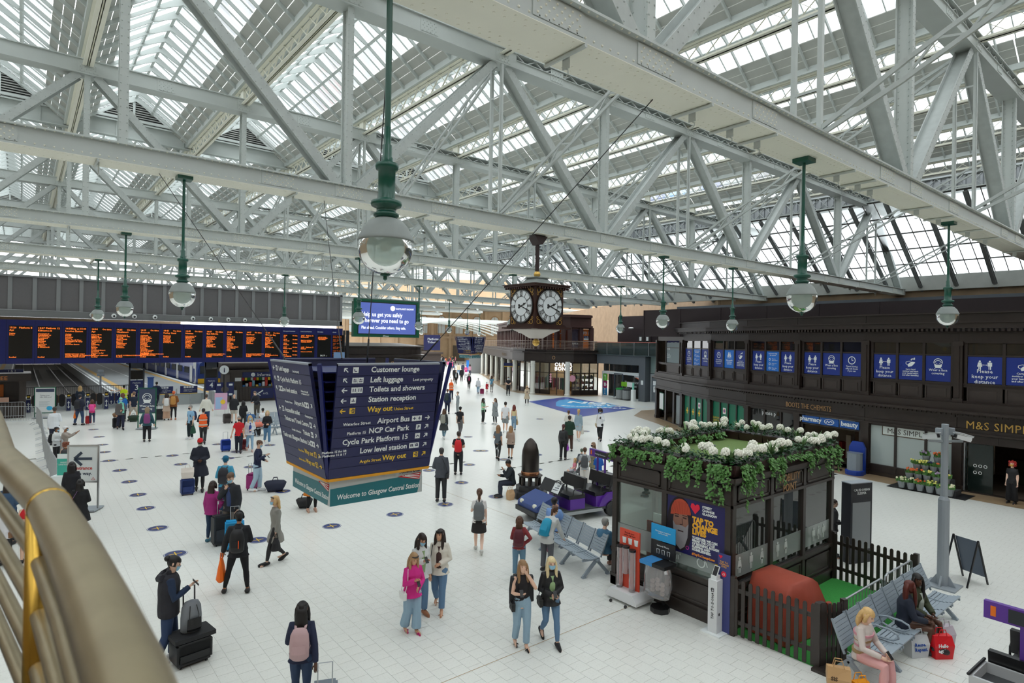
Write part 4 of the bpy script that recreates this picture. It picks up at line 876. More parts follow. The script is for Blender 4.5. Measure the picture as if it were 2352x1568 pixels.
for i,n_ in((0,5),(1,4),(2,5),(3,4)):
 for k in range(n_):
  a = Vector(offs(SF,-1.0)[i]).lerp(Vector(offs(SF,-1.0)[i+1]),(k+.5)/n_); ang = atan2(SF[i+1][1]-SF[i][1],SF[i+1][0]-SF[i][0])
  if i in(0,3):
   q = MB()
   for z in(.55,1.1,1.65,2.2):q.cbox((a.x,a.y,z),(.5,.3,.03),ang)
   for s in(-.25,.25):q.cbox((a.x+s*cos(ang),a.y+s*sin(ang),1.3),(.03,.3,1.9),ang)
   q.build('shelf_unit',[C('shelf_oak',150,112,70)],ob)
   for z in(.57,1.12,1.67):
    for s in(-.14,.02,.16):q = MB(); h = random.uniform(.15,.4); q.cbox((a.x+s*cos(ang),a.y+s*sin(ang),z+h/2),(.11,.14,h),ang); q.build('shop_item',[random.choice(stock)],ob)
  else:
   for s in(-.3,-.15,0,.15,.3):
    q = MB(); h = random.uniform(.9,1.3); q.cbox((a.x+s*cos(ang),a.y+s*sin(ang),1.7-h/2),(.1,.34,h),ang); q.build('hanging_garment',[random.choice(stock)],ob)
   q = MB(); q.cyl((a.x-.4*cos(ang),a.y-.4*sin(ang),1.75),(a.x+.4*cos(ang),a.y+.4*sin(ang),1.75),.02,6); q.build('clothes_rail',[CHROME],ob)
x,y = offs(SF,-.5)[2]; q = MB(); q.lathe([(.28,.3),(.22,.9),(.17,1.15),(.22,1.45),(.07,1.62),(.09,1.8),(0,1.88)],(x-.1,y+.3,.4),10); q.build('mannequin_dress',[C('mannequin_green',10,95,70)],ob,'mannequin in a green dress in the window')
sgA = Vector(SF[1]).lerp(Vector(SF[2]),.08); angS = atan2(SF[1][1]-SF[2][1],SF[1][0]-SF[2][0]); sB = Vector(SF[2])
text('OLIVER\nBONAS',.52,mat('lit_white',(1,1,1),.5,emit=(1,1,1,1.2)),ob,(sB.x+.35-.1,sB.y-.45-.1,3.0),(pi/2,0,angS),line=.85,bold=.012,space=1.1)
f0 = offs(SF,1.0); text('OLIVER BONAS',.52,GOLDP,ob,(f0[2][0]-.03+.45,f0[2][1]-.52,3.72),(pi/2,0,radians(-38)),'LEFT',name='gilt_lettering',bold=.004,sx=.88)
text('MISS BARRY & CO',.5,C('dark_gilt',110,84,44),ob,(f0[5][0],f0[5][1],3.75),(pi/2,0,atan2(f0[4][1]-f0[5][1],f0[4][0]-f0[5][0])),name='gilt_lettering')
q = MB(); c_ = Vector(SF[1]); q.lathe([(0,-.02),(.34,-.02),(.34,.02),(0,.02)],n=18); q.xf(Matrix.Translation((c_.x-.1,c_.y-.12,1.75))@Matrix.Rotation(angS,4,'Z')@Matrix.Rotation(pi/2,4,'X')); q.build('pink_disc',[C('pink_disc',236,170,190)],ob,'round pink sign on the shop window')
for k in range(4):
 q = MB(); c_ = Vector(SF[2]); q.lathe([(0,-.02),(.11,-.02),(.11,.02),(0,.02)],n=12); q.xf(Matrix.Translation((c_.x+.02,c_.y-.2,1.35+.25*k))@Matrix.Rotation(angS,4,'Z')@Matrix.Rotation(pi/2,4,'X')); q.build('pink_disc',[C('pink_disc',236,170,190)],ob)
q = MB(); T0 = offs(SF,1.5); T1 = offs(SF,-.1)
for i in range(len(SF)-1):q.add([(*T0[i],.004),(*T0[i+1],.004),(*T1[i+1],.004),(*T1[i],.004)],[(3,2,1,0)])
struct('trim_6',q,[TAN],'tan tiled border round the fashion shop')
q = MB(); q.box(-.7,-.05,2.55,.7,.05,3.0); g = thing('hanging_plate','small navy and yellow sign hanging between the white columns','sign',(44.254,54.649,0),angS); q.build('plate',[gate_blue],g); q = MB(); q.box(-.7,-.055,2.55,.7,.055,2.63); q.build('yellow_edge',[YEL],g); q = MB(); q.box(-.02,-.02,3.0,.02,.02,3.5); q.build('hanger',[BLACK],g)
PG = C('portal_grey',86,92,98,.5,noise=.08,nscale=2); a = Vector((46.45,42.9,0)); b = Vector((45.65,36.0,0)); d = b-a; L = d.length; angP = atan2(d.y,d.x); M = Matrix.Translation(a)@Matrix.Rotation(angP,4,'Z')
rs = thing('restaurant_front','grey framed restaurant front with glass doors and new restaurant sign','shopfront',(0,0,0))
q = MB(); q.box(0,-.05,3.4,L,1.2,4.3); q.box(L-.85,-.05,0,L,1.2,3.4); q.box(0,.9,0,.15,1.2,3.4); q.xf(M); q.build('portal',[PG],rs)
q = MB(); q.box(.1,.6,2.35,L-.85,.75,2.62); q.box(.1,.6,0,.28,.75,2.4); q.box(.1,.6,0,L-.85,.75,.1); q.xf(M); q.build('white_surround',[C('portal_white',225,230,232)],rs)
for k in range(7):q = MB(); q.box(.3+.82*k,.7,2.65,.3+.82*k+.76,.72,3.4); q.xf(M); q.build('transom_pane',[mat('dark_pane',(.015,.018,.022),.1)],rs)
for k,(c_,ic)in enumerate((('panel_green',(96,178,60)),('panel_plum',(150,40,98)),('panel_blue',(30,120,175)))):
 q = MB(); q.box(.3,.55,1.62-.74*k,.95,.6,2.33-.74*k); q.xf(M); p = q.build('food_panel',[C(c_,*ic)],rs); q = MB()
 if k==0:strokes(q,[(.62,1.7),(.62,2.0),(.72,2.2)],.07,.548); strokes(q,[(.62,2.0),(.5,2.22)],.05,.548)
 elif k==1:q.box(.5,.54,1.05,.72,.548,1.4); ring(q,.78,1.22,.1,.04,.548,n=8)
 else:strokes(q,[(.62,.25),(.62,.75)],.04,.548); disc(q,.62,.75,.1,.548,rx=.07); q.box(.52,.54,.22,.72,.548,.26)
 q.xf(M); q.build('pictogram',[WHITE],p)
for x0,x1 in((1.0,1.95),(2.0,3.2),(3.25,5.9)):
 q = MB(); q.box(x0,.68,.1,x1,.7,2.35); q.xf(M); q.build('glass_panel',[GL],rs)
q = MB()
for x0 in(1.98,3.22):q.box(x0-.05,.58,0,x0+.05,.68,2.45)
q.box(1.98,.58,2.38,3.22,.68,2.46); q.xf(M); q.build('door_frame',[C('door_steel',66,78,90)],rs)
q = MB(); q.box(.2,3.2,0,L-.85,3.3,3.4); q.box(.2,.8,.002,L-.85,3.2,.006); q.xf(M); q.build('dark_interior',[INTER],rs)
for k in range(8):q = MB(); q.box(1.1+.22*k,1.6,.1,1.28+.22*k,1.9,1.3+.3*(k%3)); q.xf(M); q.build('shop_item',[stock[k]],rs)
text('New restaurant\ncoming soon',.36,WHITE,rs,M@Vector((3.45,.66,1.55)),(pi/2,0,angP),sx=.9)
q = MB(); q.box(4.9,.56,2.2,6.05,.6,2.4); q.xf(M); q.build('logo_band',[WHITE],rs); text('NetworkRail',.2,C('navy_letter',20,26,70),rs,M@Vector((4.95,.55,2.24)),(pi/2,0,angP),sx=.85); q = MB(); poly(q,[(5.0,2.18),(6.08,1.78),(6.08,2.18)],.56); q.xf(M); q.build('orange_chevron',[C('rail_orange',226,90,40)],rs)
for k in range(3):q = MB(); strokes(q,[(5.3+.1*k,2.17),(6.0,1.9+.08*k)],.03,.552); q.xf(M); q.build('white_stripe',[WHITE],rs)
q = MB(); q.box(L-.55,-.055,1.6,L-.25,-.05,2.0); q.xf(M); q.build('notice',[WHITE],rs)
q = MB(); q.box(3.55,.1,1.25,4.35,.13,1.7); q.xf(M);
g = thing('recycling_station','two grey recycling bins, one with green lid, under a green sign','bin',(0,0,0))
q.build('green_sign',[C('bin_green',130,190,40)],g); q = MB(); q.box(4.35,.1,1.25,5.1,.13,1.7); q.xf(M); q.build('white_sign',[WHITE],g)
for k,(xx,lc)in enumerate(((3.75,(30,140,60)),(4.65,(60,64,68)))):
 q = MB(); q.lathe([(.36,0),(.42,.1),(.42,.9),(.4,.95)],n=14); q.xf(M@Matrix.Translation((xx,-.2,0))); q.build('bin_body',[C('bin_grey',140,144,146,.4)],g); q = MB(); q.lathe([(.4,.93),(.45,.95),(.45,1.05),(.3,1.12),(0,1.14)],n=14); q.xf(M@Matrix.Translation((xx,-.2,0))); q.build('lid',[C('bin_lid%d'%k,*lc)],g)
q = MB(); q.box(3.2,-.65,0,5.3,.3,.02); q.xf(M); q.build('mat',[BLACK],g); q = MB(); q.box(4.3,.1,0,4.36,.14,1.3); q.xf(M); q.build('sign_post',[GALV],g)
g = thing('sanitiser_stand','slim white hand sanitiser stand in front of the restaurant glass','stand',(0,0,0)); q = MB(); q.box(5.75,-.7,0,6.1,-.4,1.1); q.xf(M); q.build('stand',[WHITE],g); q = MB(); q.box(5.82,-.6,1.1,6.0,-.5,1.75); q.xf(M); q.build('bottle_holder',[C('sanitiser_teal',130,200,180)],g)
bl = thing('glass_balustrade','glass balustrade with pink handrail above the restaurant front','balustrade',(0,0,0))
for k in range(5):q = MB(); x0 = -.6+1.95*k; q.box(x0+.05,.1,4.35,x0+1.9,.115,5.55); q.xf(M); q.build('glass_pane',[glass_mat('balustrade_glass',(.62,.74,.74),.85,(.3,.4,.4),.08,.02)if k==0 else MATS['balustrade_glass']],bl)
q = MB(); q.tube([(-.8,.1,5.6),(9.4,.1,5.6)],.04,6); q.xf(M); q.build('handrail',[C('pink_handrail',190,110,96)],bl); q = MB()
for k in range(6):q.box(-.62+1.95*k,.08,4.3,-.56+1.95*k,.14,5.6)
q.xf(M); q.build('posts',[CHROME],bl)
q = MB(); q.box(-.6,-.2,4.3,10,5,4.36); q.xf(M); q.build('deck',[C('deck_grey',70,84,86)],bl)
q = MB(); q.box(-2,4.6,4.3,6.2,4.8,8.45); q.box(6.2,3.2,4.3,12.5,3.4,8.0); q.box(-2,4.2,0,12.5,4.4,4.3)
q.xf(M); struct('wall_plum',q,[PLUM],'plum clad wall above the restaurant')
q = MB(); q.box(1.2,4.5,4.36,2.1,4.6,6.5); q.box(2.2,4.5,4.36,3.1,4.6,6.5); q.xf(M); struct('door_1',q,[C('double_door',40,34,36)],'double door on the upper deck')
q = MB(); q.box(1.5,4.47,5.8,1.8,4.5,6.2); q.box(2.5,4.47,5.8,2.8,4.5,6.2); q.xf(M); tag(q.build('door_notice',[WHITE]),'white notices on the upper deck double door','notice')
for k,xx in enumerate((.4,3.6,8.0)):q = MB(); q.ell((xx,4.3,7.15),(.34,.2,.09),10,6); q.xf(M); tag(q.build('wall_light',[WHITE]),'oval white wall light on the plum wall, %s from the fashion shop'%ordn[k],'light','wall lights on the plum wall')
q = MB(); q.box(7.4,3.1,7.3,7.9,3.2,7.85); q.xf(M); o = tag(q.build('exit_sign',[C('exit_green',20,150,90,emit=(.02,.5,.25,.6))]),'small green exit sign high on the plum wall','sign')
q = MB(); q.box(L+.05,.6,0,L+1.35,.7,2.65); q.xf(M); struct('door_2',q,[C('door_frame_grey',168,174,178)],'grey service door between the two shops')
q = MB(); q.box(L+.25,.56,.1,L+1.2,.6,2.45); q.xf(M); d_ = q.build('door_leaf',[C('door_leaf',104,112,118,.35)],bpy.data.objects['door_2']); q = MB(); q.box(L+.45,.54,1.6,L+.8,.56,2.0); q.box(L+.5,.54,.95,L+.72,.56,1.5); q.xf(M); q.build('notice',[WHITE],d_); q = MB(); q.tube([(L+1.1,.5,.7),(L+1.1,.5,1.5)],.02,6); q.xf(M); q.build('handle',[CHROME],d_)
q = MB(); q.box(L+.05,.6,2.7,L+1.6,.62,4.3); q.xf(M); tag(q.build('glazed_panel',[glass_mat('green_spandrel',(.7,.85,.82),.3,(.34,.45,.43),.06)]),'pale green glass panel above the grey service door','panel')
g = thing('floor_decal','blue diamond floor decal with a light blue thank-you message','decal',(0,0,0))
dp = [(36.156,41.885,0),(32.225,31.277,0),(40.333,32.79,0),(42.548,43.467,0)]
q = MB(); q.add([(p[0],p[1],.006)for p in dp],[(0,1,2,3)]); q.build('base',[C('decal_blue',40,70,160,.35)],g)
dc = [(35.816,37.802,0),(35.373,36.114,0),(36.421,35.115,0),(38.751,34.303,0),(40.504,35.053,0),(41.602,36.523,0),(41.42,37.734,0),(40.636,38.636,0),(41.425,40.532,0),(40.764,41.639,0),(39.56,41.347,0),(37.884,39.992,0)]
q = MB(); q.add([(p[0],p[1],.010)for p in dc],[tuple(range(len(dc)))]); q.build('heart_shape',[C('decal_cyan',20,160,225,.35)],g)
text('NHS',2.4,WHITE,g,(38.421,39.238,.014),(0,0,-.95),'LEFT',bold=.08,ext=0,res=1); text('thank you to all\nour key workers',1.0,WHITE,g,(39.412,37.361,.014),(0,0,-.95),'LEFT',bold=.05,ext=0,res=1); text('Scottish people',.9,WHITE,g,(36.149,37.607,.014),(0,0,-.95),'LEFT',bold=.04,ext=0,res=1)
# ================================================================ the far street end: sandstone block with arched windows, brackets, booths
fa = thing('sandstone_building','distant tan sandstone building with tall arched windows closing the street','building',(97,131,0),radians(-39))
q = MB(); q.box(-40,0,0,40,1,22); q.box(-40,-.5,6.0,40,0,6.6); q.box(-40,-.5,13.5,40,0,14)
for k in range(17):q.box(-38+4.8*k-.35,-.4,0,-38+4.8*k+.35,0,14)
q.build('stone_front',[C('pale_sandstone',178,152,122,.9,noise=.2,nscale=.5)],fa)
for k in range(16):
 xx = -35.6+4.8*k
 q = MB(); q.prism([(xx-1,7.4),(xx+1,7.4),(xx+1,11)]+[(xx+cos(t_),11+sin(t_))for t_ in[pi*j/8 for j in range(1,8)]]+[(xx-1,11)],-.06,-.02,'y'); q.build('arched_window',[C('far_window',190,196,196,.3)],fa)
 q = MB(); ring(q,xx,11,1.3,.3,-.05,n=8,a0=0,a1=pi); strokes(q,[(xx-1.15,11),(xx-1.15,7.2)],.3,-.05); strokes(q,[(xx+1.15,11),(xx+1.15,7.2)],.3,-.05); strokes(q,[(xx,12),(xx,7.4)],.1,-.07); strokes(q,[(xx-1,9.4),(xx+1,9.4)],.1,-.07); q.build('window_surround',[C('surround_stone',158,126,92,.9)],fa)
 if k%2==0:q = MB(); q.box(xx-1.6,-.1,0,xx+1.6,.02,4.2); q.build('dark_opening',[INTER],fa)
for X_,Y_,s_ in((61,66,'nearer'),(70,79,'farther')):q = MB(); q.box(X_,Y_,0,X_+2,Y_+5,13); q.box(X_-.3,Y_-.3,8.6,X_+2.3,Y_+5.3,9.1); tag(q.build('stone_pier',[STONE]),s_+' brown stone pier rising behind the balcony shop','pier')
br_ = thing('arched_bracket_frame','grey arched iron bracket frame spanning the far end of the roof','roof frame',(0,0,0))
for k in range(5):
 y = 101+3*k; q = MB(); q.tube([(52+t_*1.6,y,9.4-2.6*abs(t_-10)**2/100)for t_ in range(0,21)],.16,6); q.box(40,y-.1,9.4,95,y+.1,9.9); q.build('arch',[STEEL],br_)
for(X,Y,w,h,lb,col)in((52.5,92,6,3.0,'dark booth at the left of the street end',WOOD2),(72,96,5,3.4,'grey walled booth past the white columns',C('booth_grey',120,122,122))):
 q = MB(); q.box(X,Y,0,X+w,Y+5,h); q.box(X-.3,Y-.3,h,X+w+.3,Y+5.3,h+.35); tag(q.build('booth',[col]),lb,'booth')
g = thing('blue_bin_cabinet','bright blue cabinet by the grey wall near the columns','cabinet',(62.861,88.692,0)); q = MB(); q.box(-.7,-.5,0,.7,.5,1.9); q.build('body',[C('cabinet_sky',20,110,190)],g); q = MB(); q.box(-.75,-.55,1.9,.75,.55,2.0); q.build('lid',[C('cabinet_sky_dark',14,80,150)],g)
g = thing('shutter_wall','grey shutter wall with round and blue signs past the columns','wall',(58.230,83.672,0),radians(-39)); q = MB()
for k in range(14):q.box(.5,0,.25*k,7.5,.1+.03*(k%2),.25*k+.25)
q.build('shutter',[C('shutter_grey',122,124,124)],g); q = MB(); q.box(4.6,-.08,2.0,6.0,0,2.5); q.build('blue_sign',[C('cabinet_sky',20,110,190)],g)
# ================================================================ PENDANT LAMPS, CLOCK, HANGING DIRECTION SIGNS
GLOBE = glass_mat('globe_glass',(.86,.93,.90),.62,(.80,.86,.81),.035,.08,True)
ZINC = mat('grey_zinc',(.25,.28,.27),.5,noise=.2,nscale=4)
def lamp():
 g = thing('pendant_lamp','','lamp',(0,0,6.45),group='green pendant globe lamps')
 q = MB(); q.box(-.16,-.16,2.7,.16,.16,2.79); q.cyl((0,0,.9),(0,0,2.72),.032,10); q.build('rod',[GREEN],g)
 q = MB(); q.smooth = True; q.lathe([(.036,1.24),(.036,1.06),(.05,1.05),(.05,.93),(.062,.92),(.062,.87),(.115,.86),(.12,.83),(.112,.80),(.088,.79),(.088,.50),(.10,.49),(.155,.47),(.16,.44),(.15,.42),(.10,.40),(.10,.36),(.13,.345),(.13,.32),(.09,.29)],n=20); q.build('sleeve',[GREEN],g)
 q = MB(); q.smooth = True; q.lathe([(.10,.30),(.17,.27),(.23,.20),(.275,.10),(.288,.075),(.288,.06)],n=24); q.build('cap',[ZINC],g)
 q = MB(); q.smooth = True; q.lathe([(.283*cos(radians(a)),.283*sin(radians(a)))for a in range(12,-91,-6)],n=24,cap=False); q.build('globe',[GLOBE],g)
 q = MB(); q.lathe([(.05,-.275),(.055,-.29),(.02,-.30),(.022,-.33),(0,-.345)],n=10); q.build('finial',[GREEN],g)
 q = MB(); q.cyl((.07,0,.1),(.02,0,-.27),.006,5); q.cyl((-.07,0,.1),(-.02,0,-.27),.006,5); q.cyl((0,0,.1),(0,0,-.05),.05,8); q.build('lamp_holder',[mat('pale_holder',(.8,.82,.8),.4)],g)
 return g
L0 = lamp(); LX = [2.9+9.13*k for k in range(4)]
lamp_lb = {(0,0):'nearest and largest of all, close before the second truss',(0,1):'on the nearest truss above the planted kiosk',(0,2):'on the nearest truss at its far end',(1,0):'on the second truss before the departure board',(1,2):'on the second truss just past the clock',(1,3):'on the second truss over the start of the blue posters',(2,0):'on the third truss, second from the left before the grey screen',(2,1):'on the third truss beside the green billboard',(2,3):'on the third truss before the plum wall',(3,0):'on the fourth truss, leftmost before the grey screen',(3,1):'on the fourth truss at the right part of the departure board',(3,2):'on the fourth truss at the right edge of the billboard',(3,3):'on the fourth truss below the clock',(4,3):'on the fifth truss near the street end',(4,4):'on the fifth truss by the far blue sign',(2,2):'on the third truss half behind the clock',(5,4):'on the sixth truss by the street',(6,4):'on the seventh truss, very small',(6,5):'on the seventh truss, farthest of all'}
first = True
for(i,k),s in lamp_lb.items():
 loc = (2.9+9.13*k if(i,k)!=(1,3)else 26.6,TY[i+1]+.35,6.45); lb = 'green pendant globe lamp '+s
 if first:L0.location = loc; L0['label'] = lb; first = False
 else:dup(L0,loc,label=lb)
ck = thing('station_clock','dark timber four-faced station clock hanging from the second truss, about ten to fifteen past two','clock',(14.0,15.85,0))
q = MB(); q.box(-.05,-.05,7.95,.05,.05,9.2); q.prism([(-.06,8.9),(.06,8.9),(.3,9.2),(-.3,9.2)],-.2,.2,'y'); q.build('hanger',[mat('oxblood_iron',(.03,.012,.012),.5)],ck)
CW = mat('clock_mahogany',(.045,.018,.014),.35,noise=.25,nscale=3)
q = MB(); h = .66; q.box(-h,-h,6.06,h,h,7.34)
for z0,z1,o_ in((7.32,7.38,.06),(7.38,7.44,.16),(7.44,7.48,.2),(6.0,6.06,.08),(5.95,6.0,.2),(6.06,6.1,.04)):q.box(-h-o_,-h-o_,z0,h+o_,h+o_,z1)
for k in range(12):
 for sx in(-1,1):
  u = -h+.06+k*1.2*h*2/13.2
  for zz in(7.34,5.97):q.box(u,sx*(h+.12)-.03,zz-.03,u+.06,sx*(h+.12)+.03,zz+.03); q.box(sx*(h+.12)-.03,u,zz-.03,sx*(h+.12)+.03,u+.06,zz+.03)
q.build('case',[CW],ck)
q = MB(); q.smooth = True; q.lathe([(.72,7.48),(.55,7.56),(.4,7.68),(.36,7.74)],n=4); q.xf(Matrix.Rotation(pi/4,4,'Z')); q.smooth = False; q.box(-.3,-.3,7.72,.3,.3,7.76); q.build('dome_roof',[ZINC],ck)
q = MB(); q.smooth = True; q.ell((0,0,7.87),(.12,.12,.12),14,10); q.build('gold_ball',[GOLD],ck)
q = MB(); q.smooth = True; q.lathe([(.85,5.95),(.8,5.90),(.5,5.78),(.3,5.66),(.22,5.62)],n=4); q.xf(Matrix.Rotation(pi/4,4,'Z')); q.build('cream_underside',[C('clock_cream',214,206,200)],ck)
q = MB(); q.smooth = True; q.ell((0,0,5.48),(.13,.13,.13),14,10); q.build('gold_ball',[GOLD],ck)
NUM = ['XII','I','II','III','IIII','V','VI','VII','VIII','IX','X','XI']
def face():
 d = MB(); disc(d,0,0,.56,-.03,.02,40); b = MB(); ring(b,0,0,.60,.055,-.035,n=40); ring(b,0,0,.555,.012,-.052,n=40); ring(b,0,0,.345,.016,-.052,n=36)
 for k in range(60):
  a = 2*pi*k/60; strokes(b,[(sin(a)*.525,cos(a)*.525),(sin(a)*.55,cos(a)*.55)],.014 if k%5 else .03,-.052)
 for k,s in enumerate(NUM):
  a = -2*pi*k/12; w = {'I':.03,'V':.075,'X':.075}; tot = sum(w[c]for c in s); u = -tot/2
  R_ = lambda x,z:(x*cos(a)-(.435+z)*sin(a),x*sin(a)+(.435+z)*cos(a))
  for c in s:
   m_ = u+w[c]/2; t_ = .075
   if c=='I':S = [[(m_,-t_),(m_,t_)]]
   elif c=='V':S = [[(m_-.028,t_),(m_,-t_),(m_+.028,t_)]]
   else:S = [[(m_-.028,t_),(m_+.028,-t_)],[(m_+.028,t_),(m_-.028,-t_)]]
   for st in S:strokes(b,[R_(*p)for p in st],.014,-.052)
   u+=w[c]
  for st in(([R_(-tot/2,-.08),R_(tot/2,-.08)]),([R_(-tot/2,.08),R_(tot/2,.08)])):strokes(b,st,.01,-.052)
 hnd = MB()
 for ang,ln,wd in((radians(90-68),.27,.035),(radians(90-111),.48,.03)):
  c_,s_ = cos(ang),sin(ang); strokes(hnd,[(-.1*c_,-.1*s_),(ln*c_,ln*s_)],wd,-.056,.008); disc(hnd,-.11*c_,-.11*s_,.04,-.056,.008,8); disc(hnd,.62*ln*c_,.62*ln*s_,.045 if ln<.3 else .03,-.056,.008,8)
 gl = MB()
 for sx in(-1,1):
  for sz in(-1,1):ring(gl,sx*.50,sz*.53,.085,.022,-.012,n=12); ring(gl,sx*.375,sz*.57,.045,.014,-.012,n=10); ring(gl,sx*.55,sz*.40,.045,.014,-.012,n=10)
 return[x.mesh(n,[m_])for x,n,m_ in((d,'dial',C('dial_white',226,232,236,.4)),(b,'numerals',BLACK),(hnd,'hands',BLACK),(gl,'gilt_rings',GOLD))]
FM = face()
for k in range(4):
 a = k*pi/2; off = Vector((0,-.66,6.72)); off.rotate(Matrix.Rotation(a,3,'Z'))
 dl = link('dial',FM[0],ck,loc=off,rz=a)
 for nm,me in zip(('numerals','hands','gilt_rings'),FM[1:]):link(nm,me,dl)
def arrow(m,x,z,s,ang,y):
 c_,s_ = cos(ang),sin(ang); R_ = lambda u,v:(x+u*c_-v*s_,z+u*s_+v*c_)
 strokes(m,[R_(-s*.5,0),R_(s*.5,0)],s*.17,y); strokes(m,[R_(s*.08,s*.4),R_(s*.5,0),R_(s*.08,-s*.4)],s*.17,y)
def glyph(m,d,x,z,s,kind,y):
 m.box(x-s*.5,y-.003,z-s*.5,x+s*.5,y,z+s*.5)
 k = {'lounge':[((-.2,-.2),(.2,-.2)),((-.2,-.2),(-.25,.2))],'bag':[((-.3,-.2),(.3,-.2)),((-.3,.1),(.3,.1)),((-.1,.1),(-.1,.3))],'wc':[((-.2,.3),(-.2,-.3)),((.2,.3),(.2,-.3))],'desk':[((-.3,-.1),(.3,-.1)),((0,0),(0,.3))],'exit':[((-.1,.3),(.3,.3),(.3,-.3),(-.1,-.3)),((-.3,0),(.15,0))],'bus':[((-.3,0),(.3,0)),((0,-.3),(0,.3))],'P':[((-.12,-.3),(-.12,.3),(.15,.25),(.15,.02),(-.12,0))],'bike':[((-.3,-.15),(0,.15),(.3,-.15))],'train':[((-.2,.25),(.2,.25)),((-.2,-.05),(.2,-.05)),((-.2,.25),(-.2,-.2)),((.2,.25),(.2,-.2))]}[kind]
 for st in k:strokes(d,[(x+u*s,z+v*s)for u,v in st],s*.13,y-.004)
NEAR_F = [(1.86,'l','tl','lounge',1,'Customer lounge',''),(1.68,'l','tl','bag',2,'Left luggage','Lost property'),(1.51,'l','l','wc',2,'Toilets and showers',''),(1.33,'l','l','desk',1,'Station reception',''),(1.15,'l','l','exit',1,'Way out','Union Street'),(.93,'r','r','bus',2,'Airport Bus','Waterloo Street'),(.76,'r','tr','P',1,'NCP Car Park','Platform 15'),(.59,'r','tr','bike',1,'Cycle Park Platform 15',''),(.41,'r','tr','train',2,'Low level station','Platform 15 for lift\nto Platforms 16 & 17'),(.23,'r','tr','exit',1,'Way out','Argyle Street')]
NEAR_L = [(1.82,'l','l','bag',1,'Left luggage','Lost property'),(1.62,'l','tl','bike',1,'Cycle Park Platform 15',''),(1.43,'l','tl','train',2,'Low level station','Platform 15 for lift\nto Platforms 16 & 17'),(1.22,'r','tr','bus',2,'Airport Bus','Waterloo Street'),(1.04,'l','l','wc',1,'Accessible toilet','Changing places'),(.87,'r','r','desk',1,'Tickets and Travel Centre',''),(.70,'r','tr','desk',1,'Tickets','Scottish destinations'),(.53,'r','r','bus',2,'Taxis and Glasgow Station Link',''),(.34,'r','tr','exit',1,'Way out','Hope Street'),(.16,'r','r','exit',1,'Way out','Gordon Street')]
FAR_F = [(1.86,'l','l','wc',2,'Toilets and showers',''),(1.66,'l','l','lounge',1,'Customer lounge',''),(1.47,'l','l','train',1,'Platforms 1 to 6',''),(1.27,'l','l','bag',2,'Left luggage','Lost property'),(.97,'r','tr','P',1,'NCP Car Park','Platform 15'),(.78,'r','tr','bike',1,'Cycle Park Platform 15',''),(.6,'r','r','wc',1,'Accessible toilet',''),(.42,'r','r','train',1,'Platforms 7 to 15',''),(.24,'r','r','train',2,'Low level station','Platform 15 for lift'),(.07,'r','tr','exit',1,'Way out','Hope Street')]
